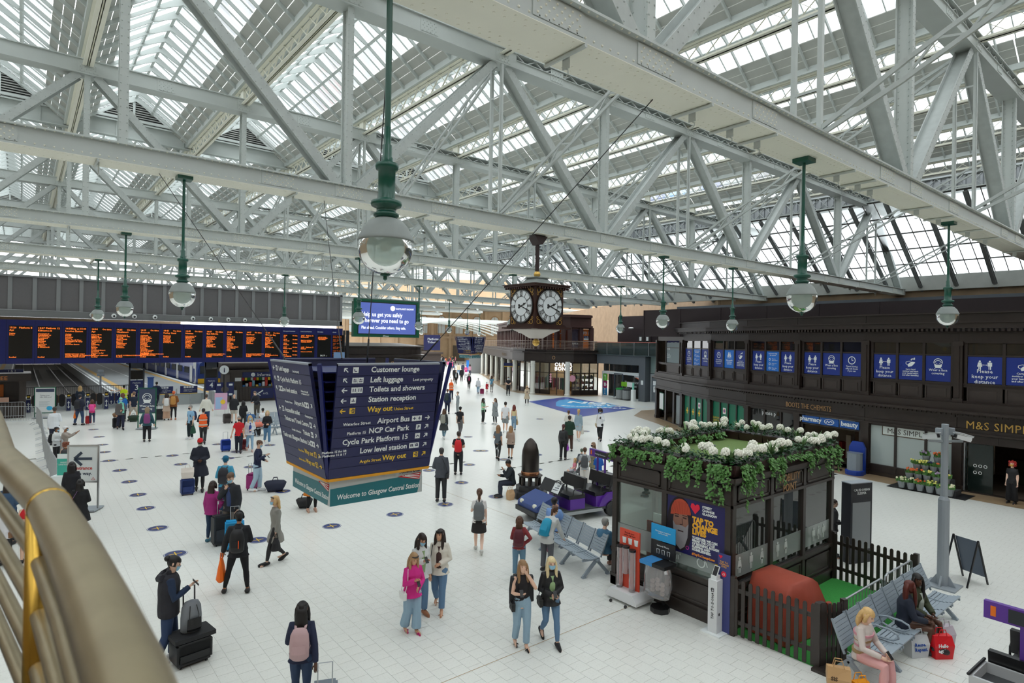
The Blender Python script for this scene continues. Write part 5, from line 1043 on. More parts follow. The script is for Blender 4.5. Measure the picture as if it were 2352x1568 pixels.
def dirsign(label,loc,w,h,lean,rowsF,rowsL,rz,sc_,hang):
 g = thing('direction_sign',label,'sign',loc,rz,'hanging four-sided direction signs'); g.scale = (sc_,)*3
 hw = w/2; EW = C('sign_edge',150,156,168,.4)
 for k in range(4):
  R = Matrix.Rotation(k*pi/2,4,'Z')@Matrix.Translation((0,-hw-.02,0))@Matrix.Rotation(math.atan(lean/h),4,'X')
  n = 11; ph = h/n
  pm = MB(); pm.box(-hw,0,0,hw,.05,h); pm.box(-hw,-.006,h-.02,hw,.06,h+.02); pm.xf(R); p = pm.build('panel',[NAVYD],g)
  for j in range(n):
   s = MB(); s.box(-hw,-.008,j*ph+.004,hw,0,(j+1)*ph-.004); s.xf(R); s.build('slat',[NAVY],p)
  s = MB(); s.box(-hw,-.012,-.05,hw,.03,-.002); s.xf(R); s.build('yellow_strip',[C('amber_strip',230,160,40)],p)
  s = MB(); s.box(-hw,-.012,h,hw,.05,h+.03); s.xf(R); s.build('top_rail',[EW],p)
  rows = rowsF if k==0 else rowsL if k==3 else[]
  wm,ym,dk = MB(),MB(),MB(); ts = .135 if k==0 else .115
  for(z,side,ar,gl,ng,big,small)in rows:
   z = z*h/1.98; yy = -.010; mm = ym if big=='Way out' else wm; tm = YEL if big=='Way out' else WHITE; zc = z+.04
   A = {'l':pi,'tl':3*pi/4,'r':0,'tr':pi/4}[ar]; s_ = .105; sg = -1 if side=='l' else 1
   arrow(mm,sg*(hw-.15),zc,.095,A,yy)
   for e in range(ng):glyph(mm,dk,sg*(hw-.32-.0*e)-sg*e*.105,zc,.1,gl,yy)
   T = lambda x,z_:R@Vector((x,-.0125,z_)); er = (pi/2+math.atan(lean/h),0,k*pi/2)
   if side=='l':x0 = -hw+(.60 if k==0 else .44); text(big,ts,tm,p,T(x0,z),er,'LEFT',bold=.003,ext=.0006); lx = x0+.065*len(big)*ts/.135
   else:x0 = hw-(.52 if k==0 else .42); text(big,ts,tm,p,T(x0,z),er,'RIGHT',bold=.003,ext=.0006); lx = x0-.067*len(big)*ts/.135
   if small:
    two = '\n' in small
    text(small,(.058 if two else .075)*(1 if k==0 else .76),tm,p,T(lx+(.06 if side=='l' else-.04),z+(.055 if two else 0)),er,'LEFT' if side=='l' else 'RIGHT',bold=.0015,ext=.0006,res=1)
  for mm,mt,nm in((wm,WHITE,'white_symbols'),(ym,YEL,'yellow_symbols'),(dk,NAVY,'symbol_details')):
   if mm.v:mm.xf(R); mm.build(nm,[mt],p)
 c = MB(); q_ = hw+lean*.0
 for j in range(12):
  z = h*j/12; o_ = hw-.1+lean*.75*j/12; c.box(-o_,-o_,z,o_,o_,z+.02)
 for sx in(-1,1):
  for sy in(-1,1):c.beam((sx*(hw-.02),sy*(hw-.02),0),(sx*(hw+lean*.86),sy*(hw+lean*.86),h),.06,.06)
 c.build('louvred_core',[C('core_blue',14,24,92,.4)],g)
 c = MB(); o_ = hw-.2; c.box(-o_,-o_,.03,o_,o_,h-.2); c.build('core_lining',[C('core_dark',8,14,52,.5)],g)
 b = MB(); wb_ = hw-.08; b.box(-wb_,-wb_,-.5,wb_,wb_,-.02); wbx = b.build('welcome_box',[C('welcome_grey',190,196,196,.45)],g)
 for k in range(4):
  R = Matrix.Rotation(k*pi/2,4,'Z')@Matrix.Translation((0,-wb_-.003,0)); er = (pi/2,0,k*pi/2)
  s = MB(); s.add([(-wb_,0,-.5),(wb_-.1,0,-.5),(wb_-.04,0,-.24),(wb_-.5,0,-.16),(-wb_,0,-.2)],[(0,1,2,3,4)]); s.xf(R); s.build('teal_band',[C('teal_band',30,112,122,.4)],wbx)
  s = MB(); s.add([(wb_-.52,-.002,-.155),(wb_-.06,-.002,-.255),(wb_-.03,-.002,-.12),(wb_-.46,-.002,-.14)],[(0,1,2,3)]); s.xf(R); s.build('red_chevron',[C('rail_red',190,44,50)],wbx)
  s = MB()
  for e in range(3):strokes(s,[(wb_-.42+e*.05,-.145),(wb_-.06,-.235+e*.045)],.012,-.003)
  s.xf(R); s.build('white_stripe',[WHITE],wbx)
  text('NetworkRail',.085,C('navy_letter',20,26,70),wbx,R@Vector((wb_-.04,-.003,-.10)),er,'RIGHT',bold=.002,res=1,ext=.0005); text('Welcome to Glasgow Central Station',.125,WHITE,wbx,R@Vector((-wb_+.12,-.003,-.40)),er,'LEFT',shear=.15,sx=.86,bold=.002,ext=.0005)
 w_ = MB()
 for a,b_ in hang:w_.tube([a,Vector(a).lerp(Vector(b_),.1)],.016,5); w_.tube([Vector(a).lerp(Vector(b_),.1),b_],.008,5)
 w_.build('suspension_cables',[BLACK],g)
 return g
SX,SY,SZ = 5.06,10.9,3.10; tp = 1.98; o_ = 1.2
ln = lambda x,y,z:(x-SX,y-SY,z-SZ)
dirsign('large navy four-sided direction sign hanging low in front of the departure board',(SX,SY,SZ),1.98,1.98,.34,NEAR_F,NEAR_L,0,1,[((1.25,-.2,tp),ln(7.42,5.8,9.23)),((-.4,-1.2,tp),ln(3.05,5.9,9.23)),((-1.25,.4,tp),ln(2.4,15.9,9.23)),((.2,1.25,tp),ln(6.3,15.9,9.23))])
FARP = (39.87,56.477,3.773)
dirsign('distant navy direction sign hanging over the street by the balcony shop',(FARP[0],FARP[1],FARP[2]+.25),1.98,1.98,.34,FAR_F,NEAR_L,radians(18),0.980,[((1.2,-1.2,tp),(1.2,-1.2,3.4)),((-1.2,-1.2,tp),(-1.2,-1.2,3.4)),((1.2,1.2,tp),(1.2,1.2,3.4)),((-1.2,1.2,tp),(-1.2,1.2,3.4))])
g = thing('small_blue_sign','small far navy hanging sign at the left of the street','sign',(50.086,81.447,5.017),radians(-39)); q = MB(); q.box(-1.3,0,-1.1,1.3,.15,1.3); q.build('panel',[NAVY],g); text('Platforms\nTickets',.5,WHITE,g,(-.7,-.01,.5),(pi/2,0,0),res=1); q = MB(); q.cyl((-1,.1,1.3),(-1,.1,3),.03,5); q.cyl((1,.1,1.3),(1,.1,3),.03,5); q.build('hangers',[BLACK],g)
# ================================================================ MOBILITY KIOSK with planted roof
KX0,KX1,KY0,KY1 = 10.58,15.0,6.24,9.2
kk = thing('mobility_kiosk','dark brown glazed mobility point kiosk with turf roof','kiosk',(0,0,0))
KW = mat('kiosk_brown',(.040,.031,.027),.33,noise=.12,nscale=4); KW2 = mat('kiosk_brown_panel',(.047,.037,.033),.36,noise=.12,nscale=4)
CLEAR = glass_mat('kiosk_glass',(.86,.93,.90),.96,(.6,.66,.64),.06,.01)
FROST = glass_mat('frosted_band',(.8,.85,.84),.35,(.42,.47,.46),.05,.1)
def side(M,L,cuts,solid,nm):
 q = MB()
 q.box(-.03,-.03,0,L+.03,.12,.2); q.box(0,0,.2,L,.1,.8); q.box(0,0,2.36,L,.1,2.9); q.box(-.02,-.05,.2,L+.02,.05,.26); q.box(0,-.04,.78,L,.06,.86); q.box(0,-.04,2.36,L,.06,2.42)
 q.box(-.06,-.09,2.82,L+.06,.1,2.88); q.box(-.12,-.15,2.88,L+.12,.1,2.97)
 for c in cuts:q.box(c-.06,-.03,.2,c+.06,.1,2.85)
 q.xf(M); q.build('frame',[KW],kk)
 for a,b in zip(cuts,cuts[1:]):
  for z0,z1 in((.32,.72),(2.46,2.78)):
   p = MB(); x0,x1 = a+.12,b-.12; p.box(x0,-.012,z0,x1,0,z1)
   for(u,v,w_,h_)in((x0,x0+.035,z0,z1),(x1-.035,x1,z0,z1),(x0,x1,z0,z0+.035),(x0,x1,z1-.035,z1)):p.box(u,-.03,w_,v,0,h_)
   p.xf(M); p.build('moulded_panel',[KW2],kk)
  p = MB(); p.box(a+.06,.03,.86,b-.06,.042,2.36); p.xf(M); w = p.build('window_pane',[CLEAR],kk)
  p = MB(); p.box(a+.06,.024,.98,b-.06,.029,1.42); p.xf(M); p.build('frosted_band',[FROST],w)
MA = Matrix.Translation((KX0,KY1,0))@Matrix.Rotation(-pi/2,4,'Z'); LA = KY1-KY0
MBm = Matrix.Translation((KX0,KY0,0)); LB = KX1-KX0
side(MA,LA,[.06,1.42,LA-.06],None,'a'); side(MBm,LB,[.06,1.5,2.94,LB-.06],None,'b')
side(Matrix.Translation((KX1,KY0,0))@Matrix.Rotation(pi/2,4,'Z'),LA,[.06,1.48,LA-.06],None,'c'); side(Matrix.Translation((KX1,KY1,0))@Matrix.Rotation(pi,4,'Z'),LB,[.06,1.5,2.94,LB-.06],None,'d')
q = MB(); q.box(KX0,KY0,2.9,KX1,KY1,2.95); q.box(KX0+.1,KY0+.1,2.4,KX1-.1,KY1-.1,2.45); q.build('roof_deck',[KW],kk); q = MB(); q.box(KX0+.05,KY0+.05,2.95,KX1-.05,KY1-.05,2.99); q.build('turf',[C('roof_turf',104,128,70,.95,noise=.15,nscale=20,bump=.4)],kk,'faded green turf on the kiosk roof')
q = MB(); q.box(KX0+.12,KY0+.12,0,KX1-.12,KY1-.12,.02); q.build('inner_floor',[C('kiosk_floor',150,160,158)],kk)
q = MB(); [q.box(KX0+.6+1.3*k,KY0+1.1,2.36,KX0+1.5+1.3*k,KY0+1.9,2.4)for k in range(3)]; q.build('ceiling_lights',[mat('kiosk_fill_glow',(1,1,1),.5,emit=(.95,1,.98,7))],kk)  # glowing panels added to brighten the kiosk interior
q = MB(); q.box(KX0+.5,KY0+1.3,.02,KX0+2.4,KY0+1.9,1.05); q.box(KX0+.45,KY0+1.25,1.05,KX0+2.45,KY0+1.95,1.1); q.box(KX0+.5,KY0+2.1,1.1,KX0+1.2,KY0+2.13,1.6); q.box(KX0+3.2,KY0+.5,.02,KX0+4.1,KY0+1.2,.95); q.build('counter',[C('counter_pale',175,190,186)],kk)
q = MB(); q.box(KX0+.9,KY0+1.5,1.1,KX0+.95,KY0+1.9,1.45); q.box(KX0+.35,KY0+1.75,1.3,KX0+.37,KY0+2.1,1.75); q.build('screen',[C('screen_grey',190,200,200)],kk)
text('MOBILITY\nPOINT',.235,GOLDP,kk,(KX0+2.22,KY0-.045,2.62),(pi/2,0,0),'CENTER',name='gilt_lettering',line=.9,sx=.86,ext=.004)
for M,us in((MA,(1.75,2.3)),(MBm,(.35,.78,1.2,1.85,2.2,3.5,3.75,4.0))):
 q = MB()
 for u in us:
  if u==2.3:
   disc(q,u-.02,1.36,.03,.02); strokes(q,[(u-.02,1.32),(u,1.2),(u+.1,1.2),(u+.15,1.08)],.03,.02); ring(q,u,1.13,.10,.025,.02,n=12)
  else:man(q,u,1.05,.32,.02,us.index(u)%2==0)
 q.xf(M); q.build('pictograms',[C('etched_white',206,214,212)],kk)
q = MB(); q.box(2.62,.012,.9,2.84,.018,1.35); q.xf(MA); q.build('yellow_card',[C('card_yellow',228,196,40)],kk)
PO = MB(); PO.box(1.50,-.012,1.22,LA-.10,-.004,2.36); PO.xf(MA); po = PO.build('charity_poster',[C('poster_navy',34,32,92,.35)],kk,'navy poster with a bearded man in an orange beanie and yellow words')
def flat(pts,m_,y,nm):
 q = MB(); poly(q,pts,y,.001); q.xf(MA); return q.build(nm,[m_],po)
ox,oz = 1.83,1.86
el = lambda cx,cz,rx,rz,a0 = 0,a1 = 2*pi,n = 18:[(cx+rx*cos(a0+(a1-a0)*k/n),cz+rz*sin(a0+(a1-a0)*k/n))for k in range(n+(a1-a0<6))]
flat(el(ox-.02,oz-.05,.31,.56),C('poster_dark',34,26,34),-.013,'portrait_shade'); flat(el(ox,oz,.185,.28),C('poster_skin',150,108,92),-.014,'portrait_face')
flat(el(ox,oz+.16,.24,.30,.05,pi-.05)+[(ox-.25,oz+.10)],C('poster_beanie',190,76,50),-.0155,'portrait_beanie')
q = MB()
for k in range(11):strokes(q,[(ox-.22+k*.044,oz+.16),(ox-.16+k*.033,oz+.40)],.008,-.0165,.0008)
q.xf(MA); q.build('portrait_ribs',[C('poster_rib',150,56,38)],po)
flat([(ox-.19,oz-.02),(ox-.17,oz-.30),(ox-.1,oz-.5),(ox,oz-.58),(ox+.1,oz-.5),(ox+.17,oz-.30),(ox+.19,oz-.02),(ox+.12,oz-.1),(ox,oz-.08),(ox-.12,oz-.1)],C('poster_beard',150,146,150),-.016,'portrait_beard')
q = MB()
for s in(-1,1):strokes(q,[(ox+s*.05,oz+.085),(ox+s*.14,oz+.08)],.028,-.0165,.0008); strokes(q,[(ox+s*.04,oz+.13),(ox+s*.15,oz+.125)],.016,-.0165,.0008)
strokes(q,[(ox-.07,oz-.2),(ox+.07,oz-.2)],.026,-.0168,.0008); strokes(q,[(ox+.03,oz+.06),(ox+.045,oz-.06),(ox-.02,oz-.07)],.014,-.0165,.0008); q.xf(MA); q.build('portrait_features',[C('poster_line',60,36,34)],po)
q = MB(); hx,hz = 2.17,2.19; poly(q,[(hx,hz-.11),(hx+.11,hz+.02),(hx+.09,hz+.09),(hx+.04,hz+.1),(hx,hz+.06),(hx-.04,hz+.1),(hx-.09,hz+.09),(hx-.11,hz+.02)],-.014); q.xf(MA); q.build('heart_mark',[C('heart_red',235,40,70)],po)
TA = lambda s_,size,m_,u,z,**k:text(s_,size,m_,po,MA@Vector((u,-.015,z)),(pi/2,0,-pi/2),res=2,ext=.0006,**k)
TA('STREET\nCHANGE\nGLASGOW',.066,WHITE,2.33,2.24,bold=.003); TA('TAP TO\nCHANGE\nLIVES',.148,C('poster_amber',245,180,50),2.11,1.92,bold=.010,line=.82,sx=.92); TA('TOGETHER WE CAN\nBREAK THE CYCLE\nOF BEGGING, ROUGH\nSLEEPING AND\nHOMELESSNESS.',.066,WHITE,2.11,1.585,bold=.004,line=.9,sx=.92); TA('#TapToChangeLives',.062,C('poster_orange',240,150,50),2.11,1.255,bold=.003)
q = MB(); ring(q,2.0,1.36,.04,.014,-.014,n=12); q.xf(MA); q.build('rainbow_ring',[C('ring_mag',200,60,150)],po)
LEAF = C('ivy_leaf',92,140,72,.5,noise=.35,nscale=25); LEAFD = C('deep_leaf',44,84,46,.45,noise=.3,nscale=20); PETAL = C('hydrangea_white',244,244,232,.7); STRIP = C('variegated_leaf',110,142,92,.45,noise=.4,nscale=14); TROUGH = mat('planter_brown',(.045,.022,.020),.35)
def leaf(mb,p,d,n,s):
 d = Vector(d).normalized(); n = Vector(n); w = d.cross(n)
 w = w.normalized()if w.length>1e-3 else Vector((1,0,0)); p = Vector(p)
 mb.add([p,p+d*s*.45+w*s*.38,p+d*s,p+d*s*.45-w*s*.38],[(0,1,2,3)])
rnd = random.Random(5)
def flowerball(s=.095):
 q = MB(); q.smooth = False
 for k in range(26):
  z = 1-1.7*k/26; r = sqrt(max(0,1-z*z)); a = k*2.4; d = Vector((r*cos(a),r*sin(a),z)); q.ell(d*s*.72,(s*.34,s*.34,s*.3),5,3)
 return q.mesh('flower_head',[PETAL])
FLW = flowerball()
def ivy(mb,L,out,drop,n,seed):
 r = random.Random(seed)
 st = [(r.uniform(.02,L-.02),drop*r.uniform(.25,1)**1.3,r.uniform(-.08,.08))for k in range(int(L*16))]
 for k in range(int(n)):
  sx,sd_,sl_ = st[k%len(st)]; q_ = r.random(); dz = sd_*q_; x = sx+sl_*q_+r.uniform(-.035,.035)
  y = -out*(.55+.4*min(1,q_*3))+r.uniform(-.035,.02); z = .22-dz+r.uniform(-.02,.03)
  leaf(mb,(x,y,z),(r.uniform(-.7,.7),r.uniform(-.8,.1),r.uniform(-1,.1)),(r.uniform(-.5,.5),-1,r.uniform(0,.8)),r.uniform(.045,.085))
nb = 0
def planter(name_lb,M,L,seed,trail):
 global nb
 r = random.Random(seed); g = thing('planter',name_lb,'planter',M.translation,M.to_euler().z,'flower planters round the kiosk roof')
 q = MB(); q.add([(.01,-.02,.0),(L-.01,-.02,0),(L-.01,.24,0),(.01,.24,0),(-.01,-.07,.22),(L+.01,-.07,.22),(L+.01,.28,.22),(-.01,.28,.22)],[(3,2,1,0),(0,1,5,4),(1,2,6,5),(2,3,7,6),(3,0,4,7),(4,5,6,7)]); q.build('trough',[TROUGH],g)
 q = MB()
 for k in range(int(260*L)):
  p = (r.uniform(0,L),r.uniform(-.08,.28),.2+r.random()*.16); leaf(q,p,(r.uniform(-1,1),r.uniform(-1,1),r.uniform(-.2,.7)),(r.uniform(-.4,.4),r.uniform(-.4,.4),1),r.uniform(.05,.10))
 o = q.build('leaves',[LEAFD],g); o['kind'] = 'stuff'
 q = MB(); ivy(q,L,.13,trail,780*L*max(.2,trail),seed); o = q.build('ivy',[LEAF],g); o['kind'] = 'stuff'
 for k in range(int(6.5*L)):
  f = link('flower_head',FLW,g,loc=(r.uniform(.05,L-.05),r.uniform(-.06,.24),.36+r.random()*.13),rz=r.random()*6); s = r.uniform(.7,1.15); f.scale = (s,s,s)
 for k in range(max(1,int(1.6*L))):
  q = MB(); cx,cy = r.uniform(.1,L-.1),r.uniform(0,.2)
  for j in range(9):
   a = j*.7+r.random(); t_ = r.uniform(.25,.75); ln_ = r.uniform(.24,.40); d = Vector((cos(a)*t_,sin(a)*t_,1)).normalized(); w = Vector((-sin(a),cos(a),0))*.028; p0 = Vector((cx,cy,.24)); p1 = p0+d*ln_*.55; p2 = p0+d*ln_+Vector((cos(a),sin(a),-.4))*.08*t_
   q.add([p0-w*.4,p0+w*.4,p1+w,p1-w,p2],[(0,1,2,3),(3,2,4)])
  q.build('striped_leaves',[STRIP],g)
AF = 'with ivy over the poster side, '; pls = []
for k in range(4):pls.append((MA@Matrix.Translation((-.04+.76*k,-.02,2.97)),.74,AF+('at its far corner','second along','third along','at its near corner')[k],(.55,.35,.7,.85)[k]))
for k in range(5):pls.append((MBm@Matrix.Translation((.0+.9*k,-.02,2.97)),.86,'with ivy over the lettered side, '+('at its near corner','second along','above the lettering','fourth along','at its right corner')[k],(.85,.6,.14,.5,.65)[k]))
for k in range(4):pls.append((Matrix.Translation((KX1+.02-.25,KY0+.34+.66*k,2.97))@Matrix.Rotation(pi/2,4,'Z')@Matrix.Translation((0,-.27,0)),.64,'along the right edge of the roof, '+('first behind the right corner','second','third','at the back')[k],.2))
for k in range(4):pls.append((Matrix.Translation((KX0+.3+.96*k,KY1-.28,2.97)),.9,'along the back edge of the roof, '+('by the far corner','second along','third along','at the right end')[k],.2))
for k,(M,L,lb,tr_)in enumerate(pls):planter('dark planter of hydrangeas '+lb,M,L,100+k,tr_)
q = MB(); q.tube([(KX0+2.7+.16*cos(t_*.5),KY1-.75+.12*sin(t_*.5),3.0)for t_ in range(20)],.012,5); tag(q.build('hose',[C('hose_grey',120,124,126)]),'coiled grey hose on the turf roof','hose')
# ---- things round the kiosk
g = thing('cup_recycling_stand','red cup recycling stand with clear tubes on a white wheeled base','stand',(10.12,8.35,0),radians(-90))
q = MB(); q.prism([(-.42,.06),(.42,.06),(.42,.12),(.30,.26),(-.30,.26),(-.42,.12)],-.24,.34,'x'); q.xf(Matrix.Rotation(pi/2,4,'Z')@Matrix.Identity(4)); q.build('base',[C('stand_white',228,230,232,.4)],g)
q = MB(); q.box(-.27,.02,.25,.27,.05,1.5); p = q.build('board',[C('cup_red',226,82,58,.45)],g)
q = MB()
for k in range(3):q.add([(-.18+.16*k,.018,1.2),(-.1+.16*k,.018,1.2),(-.085+.16*k,.018,1.33),(-.195+.16*k,.018,1.33)],[(0,1,2,3)])
q.build('cup_pictograms',[WHITE],p); text('Recycle your\ncoffee cup here',.05,C('cup_dark',110,30,24),p,(0,.017,1.42),(pi/2,0,0),'CENTER',res=1)
TUBE = glass_mat('clear_plastic',(.92,.92,.94),.74,(.85,.82,.84),.06,.05)
for k,(z0,z1)in enumerate(((.26,1.12),(.6,1.14),(.24,1.1))):
 q = MB(); q.cyl((-.19+.17*k,-.06,z0),(-.19+.17*k,-.06,z1),.068,12); t = q.build('clear_tube',[TUBE],g); q = MB(); q.cyl((-.19+.17*k,-.06,z1),(-.19+.17*k,-.06,z1+.04),.075,12); q.build('cap',[BLACK],t)
q = MB()
for sx in(-.34,.34):
 for sy in(-.2,.2):q.cyl((sy,sx,.035),(sy+.03,sx,.035),.035,8)
q.build('castors',[BLACK],g)
g = thing('litter_bag_stand','clear sack litter bin with blue and black lids under two sign boards','bin',(10.16,7.62,0),radians(-90))
q = MB(); q.smooth = True
P = []; n = 14
for z,r in((.32,.20),(.36,.26),(.6,.29),(.85,.27),(1.0,.25)):
 for j in range(n):a = 2*pi*j/n; rr = r*(1+.08*sin(3*a+z*9)); P.append((rr*1.15*cos(a),rr*.7*sin(a),z))
q.add(P,[(i*n+j,i*n+(j+1)%n,(i+1)*n+(j+1)%n,(i+1)*n+j)for i in range(4)for j in range(n)]+[tuple(range(n))[::-1]]); q.build('clear_sack',[TUBE],g)
q = MB()
for k in range(9):q.ell((.12*cos(k*2.1),.1*sin(k*2.1),.42+.03*k),(.06,.05,.05),6,4)
q.build('rubbish',[C('rubbish',200,180,170)],g)
q = MB(); q.box(-.31,-.2,.98,0,.2,1.05); q.build('lid',[C('lid_blue',60,140,205)],g); q = MB(); q.box(.0,-.2,.98,.31,.2,1.05); q.build('lid',[BLACK],g); q = MB(); q.box(-.02,.18,0,.02,.22,1.7); q.cyl((0,.1,0),(0,.1,.1),.2,8); q.build('post',[BLACK],g)
q = MB(); q.box(-.3,.16,1.42,.3,.18,1.74); p = q.build('sign_board',[C('sign_sky',40,160,222)],g); text('Newspapers, magazines\nand food waste',.04,WHITE,p,(0,.155,1.6),(pi/2,0,0),'CENTER',res=1); q = MB(); q.box(-.3,.16,1.08,.3,.18,1.4); p = q.build('sign_board',[BLACK],g); text('General Waste',.05,WHITE,p,(0,.155,1.3),(pi/2,0,0),'CENTER',res=1)
q = MB()
for k in range(3):strokes(q,[(-.14+.13*k,1.15),(-.15+.13*k,1.24),(-.08+.13*k,1.24),(-.09+.13*k,1.15)],.008,.155)
q.build('outline_icons',[WHITE],p)
g = thing('donation_point','white tap to donate post with card reader and navy back board','stand',(10.36,6.42,0),radians(-90))
q = MB(); q.box(-.2,-.18,0,.2,.2,.025); q.build('base_plate',[WHITE],g); q = MB(); q.box(-.095,-.1,.02,.095,.09,1.02); p = q.build('post',[C('donate_white',222,224,226,.4)],g); text('TAP TO DONATE',.075,C('donate_black',40,40,44),p,(.028,-.103,.28),(pi/2,-pi/2,0),res=1); q = MB(); q.box(.097,-.04,.35,.099,0,.4); ring(q,0,.84,.035,.01,-.101,n=10); q.build('marks',[C('donate_black',40,40,44)],p)
q = MB(); q.box(-.06,-.07,1.02,.06,.06,1.1); q.add([(-.055,-.06,1.08),(.055,-.06,1.08),(.055,.05,1.26),(-.055,.05,1.26),(-.055,-.045,1.07),(.055,-.045,1.07),(.055,.065,1.25),(-.055,.065,1.25)],[(0,1,2,3),(7,6,5,4),(0,4,5,1),(2,6,7,3),(1,5,6,2),(0,3,7,4)]); r_ = q.build('card_reader',[WHITE],g); q = MB(); q.add([(-.045,-.056,1.095),(.045,-.056,1.095),(.045,.04,1.25),(-.045,.04,1.25)],[(0,1,2,3)]); q.build('reader_screen',[BLACK],r_)
q = MB(); q.box(-.02,.10,.02,.24,.115,1.5); p = q.build('back_board',[C('donate_navy',66,72,130)],g); text('TAP TO\nCHANGE\nLIVES',.05,C('poster_amber',245,180,50),p,(.11,.098,1.33),(pi/2,0,0),'CENTER',res=1,line=.85); q = MB(); disc(q,.11,1.12,.055,.099,n=14); q.build('price_disc',[C('heart_red',235,40,70)],p); text('£3',.06,WHITE,p,(.11,.094,1.10),(pi/2,0,0),'CENTER',res=1); q = MB(); poly(q,[(.04,1.4),(.08,1.45),(.06,1.47),(.04,1.455),(.02,1.47),(0,1.45)],.099); q.build('heart_mark',[C('heart_red',235,40,70)],p)
q = MB(); q.box(10.62,4.42,0,15.0,6.2,.025); tag(q.build('artificial_turf',[C('bright_turf',58,150,66,.95,noise=.2,nscale=30,bump=.5)]),'bright green artificial turf in the picket enclosure','turf')
pk = MB(); pk.prism([(-.035,.04),(.035,.04),(.035,1.06),(.018,1.09),(-.018,1.09),(-.035,1.06)],-.01,.01,'y'); PKM = pk.mesh('picket',[KW])
def picket(label,a,b,n,posts=(0,1)):
 a,b = Vector((*a,0)),Vector((*b,0)); d = b-a; g = thing('picket_fence',label,'fence',a,atan2(d.y,d.x)); L = d.length
 for k in range(n):link('picket',PKM,g,loc=(L*(k+.5)/n,-.03,0))
 q = MB()
 for z in(.25,.84):q.box(0,-.02,z,L,.02,z+.07)
 q.build('rails',[KW],g); q = MB()
 for e in posts:q.box(e*L-.045,-.045,0,e*L+.045,.045,1.12)
 q.build('posts',[KW],g); return g
picket('dark brown picket fence in front of the red covered trolley',(10.52,6.14),(10.62,4.62),11)
picket('short dark brown picket gate standing ajar at the near corner of the turf',(10.70,4.60),(11.15,4.42),5)
picket('dark brown picket fence on the far side of the turf by the black totem',(15.0,6.2),(14.85,4.45),13)
q = MB(); q.box(10.45,4.35,0,10.95,4.65,.05); tag(q.build('gate_plinth',[KW]),'dark brown floor plate under the corner gate post','plate')
q = MB(); q.box(10.83,4.385,.6,11.03,4.40,.85); o = tag(q.build('gate_notice',[WHITE]),'small white and orange notice on the picket gate','notice'); q = MB(); q.box(10.86,4.378,.65,11.0,4.384,.79); q.build('orange_square',[C('notice_orange',226,130,90)],o)
def hoop(label,a,b,hgt_=1.0,n=14,nm='crowd_barrier',group=None,mt=None):
 a,b = Vector((*a,0)),Vector((*b,0)); d = b-a; L = d.length; g = thing(nm,label,'barrier',a,atan2(d.y,d.x),group); mt = mt or GALV
 q = MB(); r = .1; q.tube([(0,0,.05),(0,0,hgt_-r),(.03,0,hgt_-.03),(r,0,hgt_),(L-r,0,hgt_),(L-.03,0,hgt_-.03),(L,0,hgt_-r),(L,0,.05)],.019,6); q.tube([(0,0,.2),(L,0,.2)],.016,6); q.build('frame',[mt],g)
 q = MB()
 for k in range(1,n):q.cyl((L*k/n,0,.2),(L*k/n,0,hgt_),.008,5)
 q.build('bars',[mt],g)['kind'] = 'stuff'; q = MB()
 for x in(.2,L-.2):q.tube([(x,-.28,.02),(x,0,.1),(x,.28,.02)],.014,5)
 q.build('feet',[mt],g); return g
hoop('grey hooped barrier nearest the picket gate behind the bench',(11.25,4.52),(13.1,4.50)); hoop('grey hooped barrier behind the far end of the bench',(13.3,4.52),(14.75,4.5))
g = thing('covered_trolley','trolley under a creased rust red cover on the green turf','trolley',(11.45,5.58,0),radians(-6))
prof = [(-.62,.04),(-.60,.9),(-.45,1.12),(.12,1.16),(.30,1.05),(.62,.62),(.70,.05)]
q = MB(); q.smooth = True; n = 16; P = []; r = random.Random(4)
for i,t_ in enumerate([0,.12,.25,.38,.5,.62,.75,.88,1]):
 for(x,z)in prof:k = 1+.03*sin(i*2.1+z*5)+.015*r.uniform(-1,1); P.append((x*(k if z<1 else 1),-.42+.84*t_+.025*sin(7*x+3*z),z))
m_ = len(prof); q.add(P,[(i*m_+j,i*m_+j+1,(i+1)*m_+j+1,(i+1)*m_+j)for i in range(8)for j in range(m_-1)]+[tuple(range(m_))[::-1],tuple(range(8*m_,9*m_))]); q.build('cover',[C('rust_cover',158,66,46,.65,noise=.12,nscale=5,bump=.5)],g)
q = MB()
for k in range(3):q.tube([(.66-.1*k,-.46,.6-.15*k),(.72-.1*k,-.47,.3),(.74-.08*k,-.48,.03)],[.05,.06,.09],6)
q.build('folds',[C('rust_cover',158,66,46)],g)
BENCH = C('bench_grey',150,162,172,.4,noise=.04)
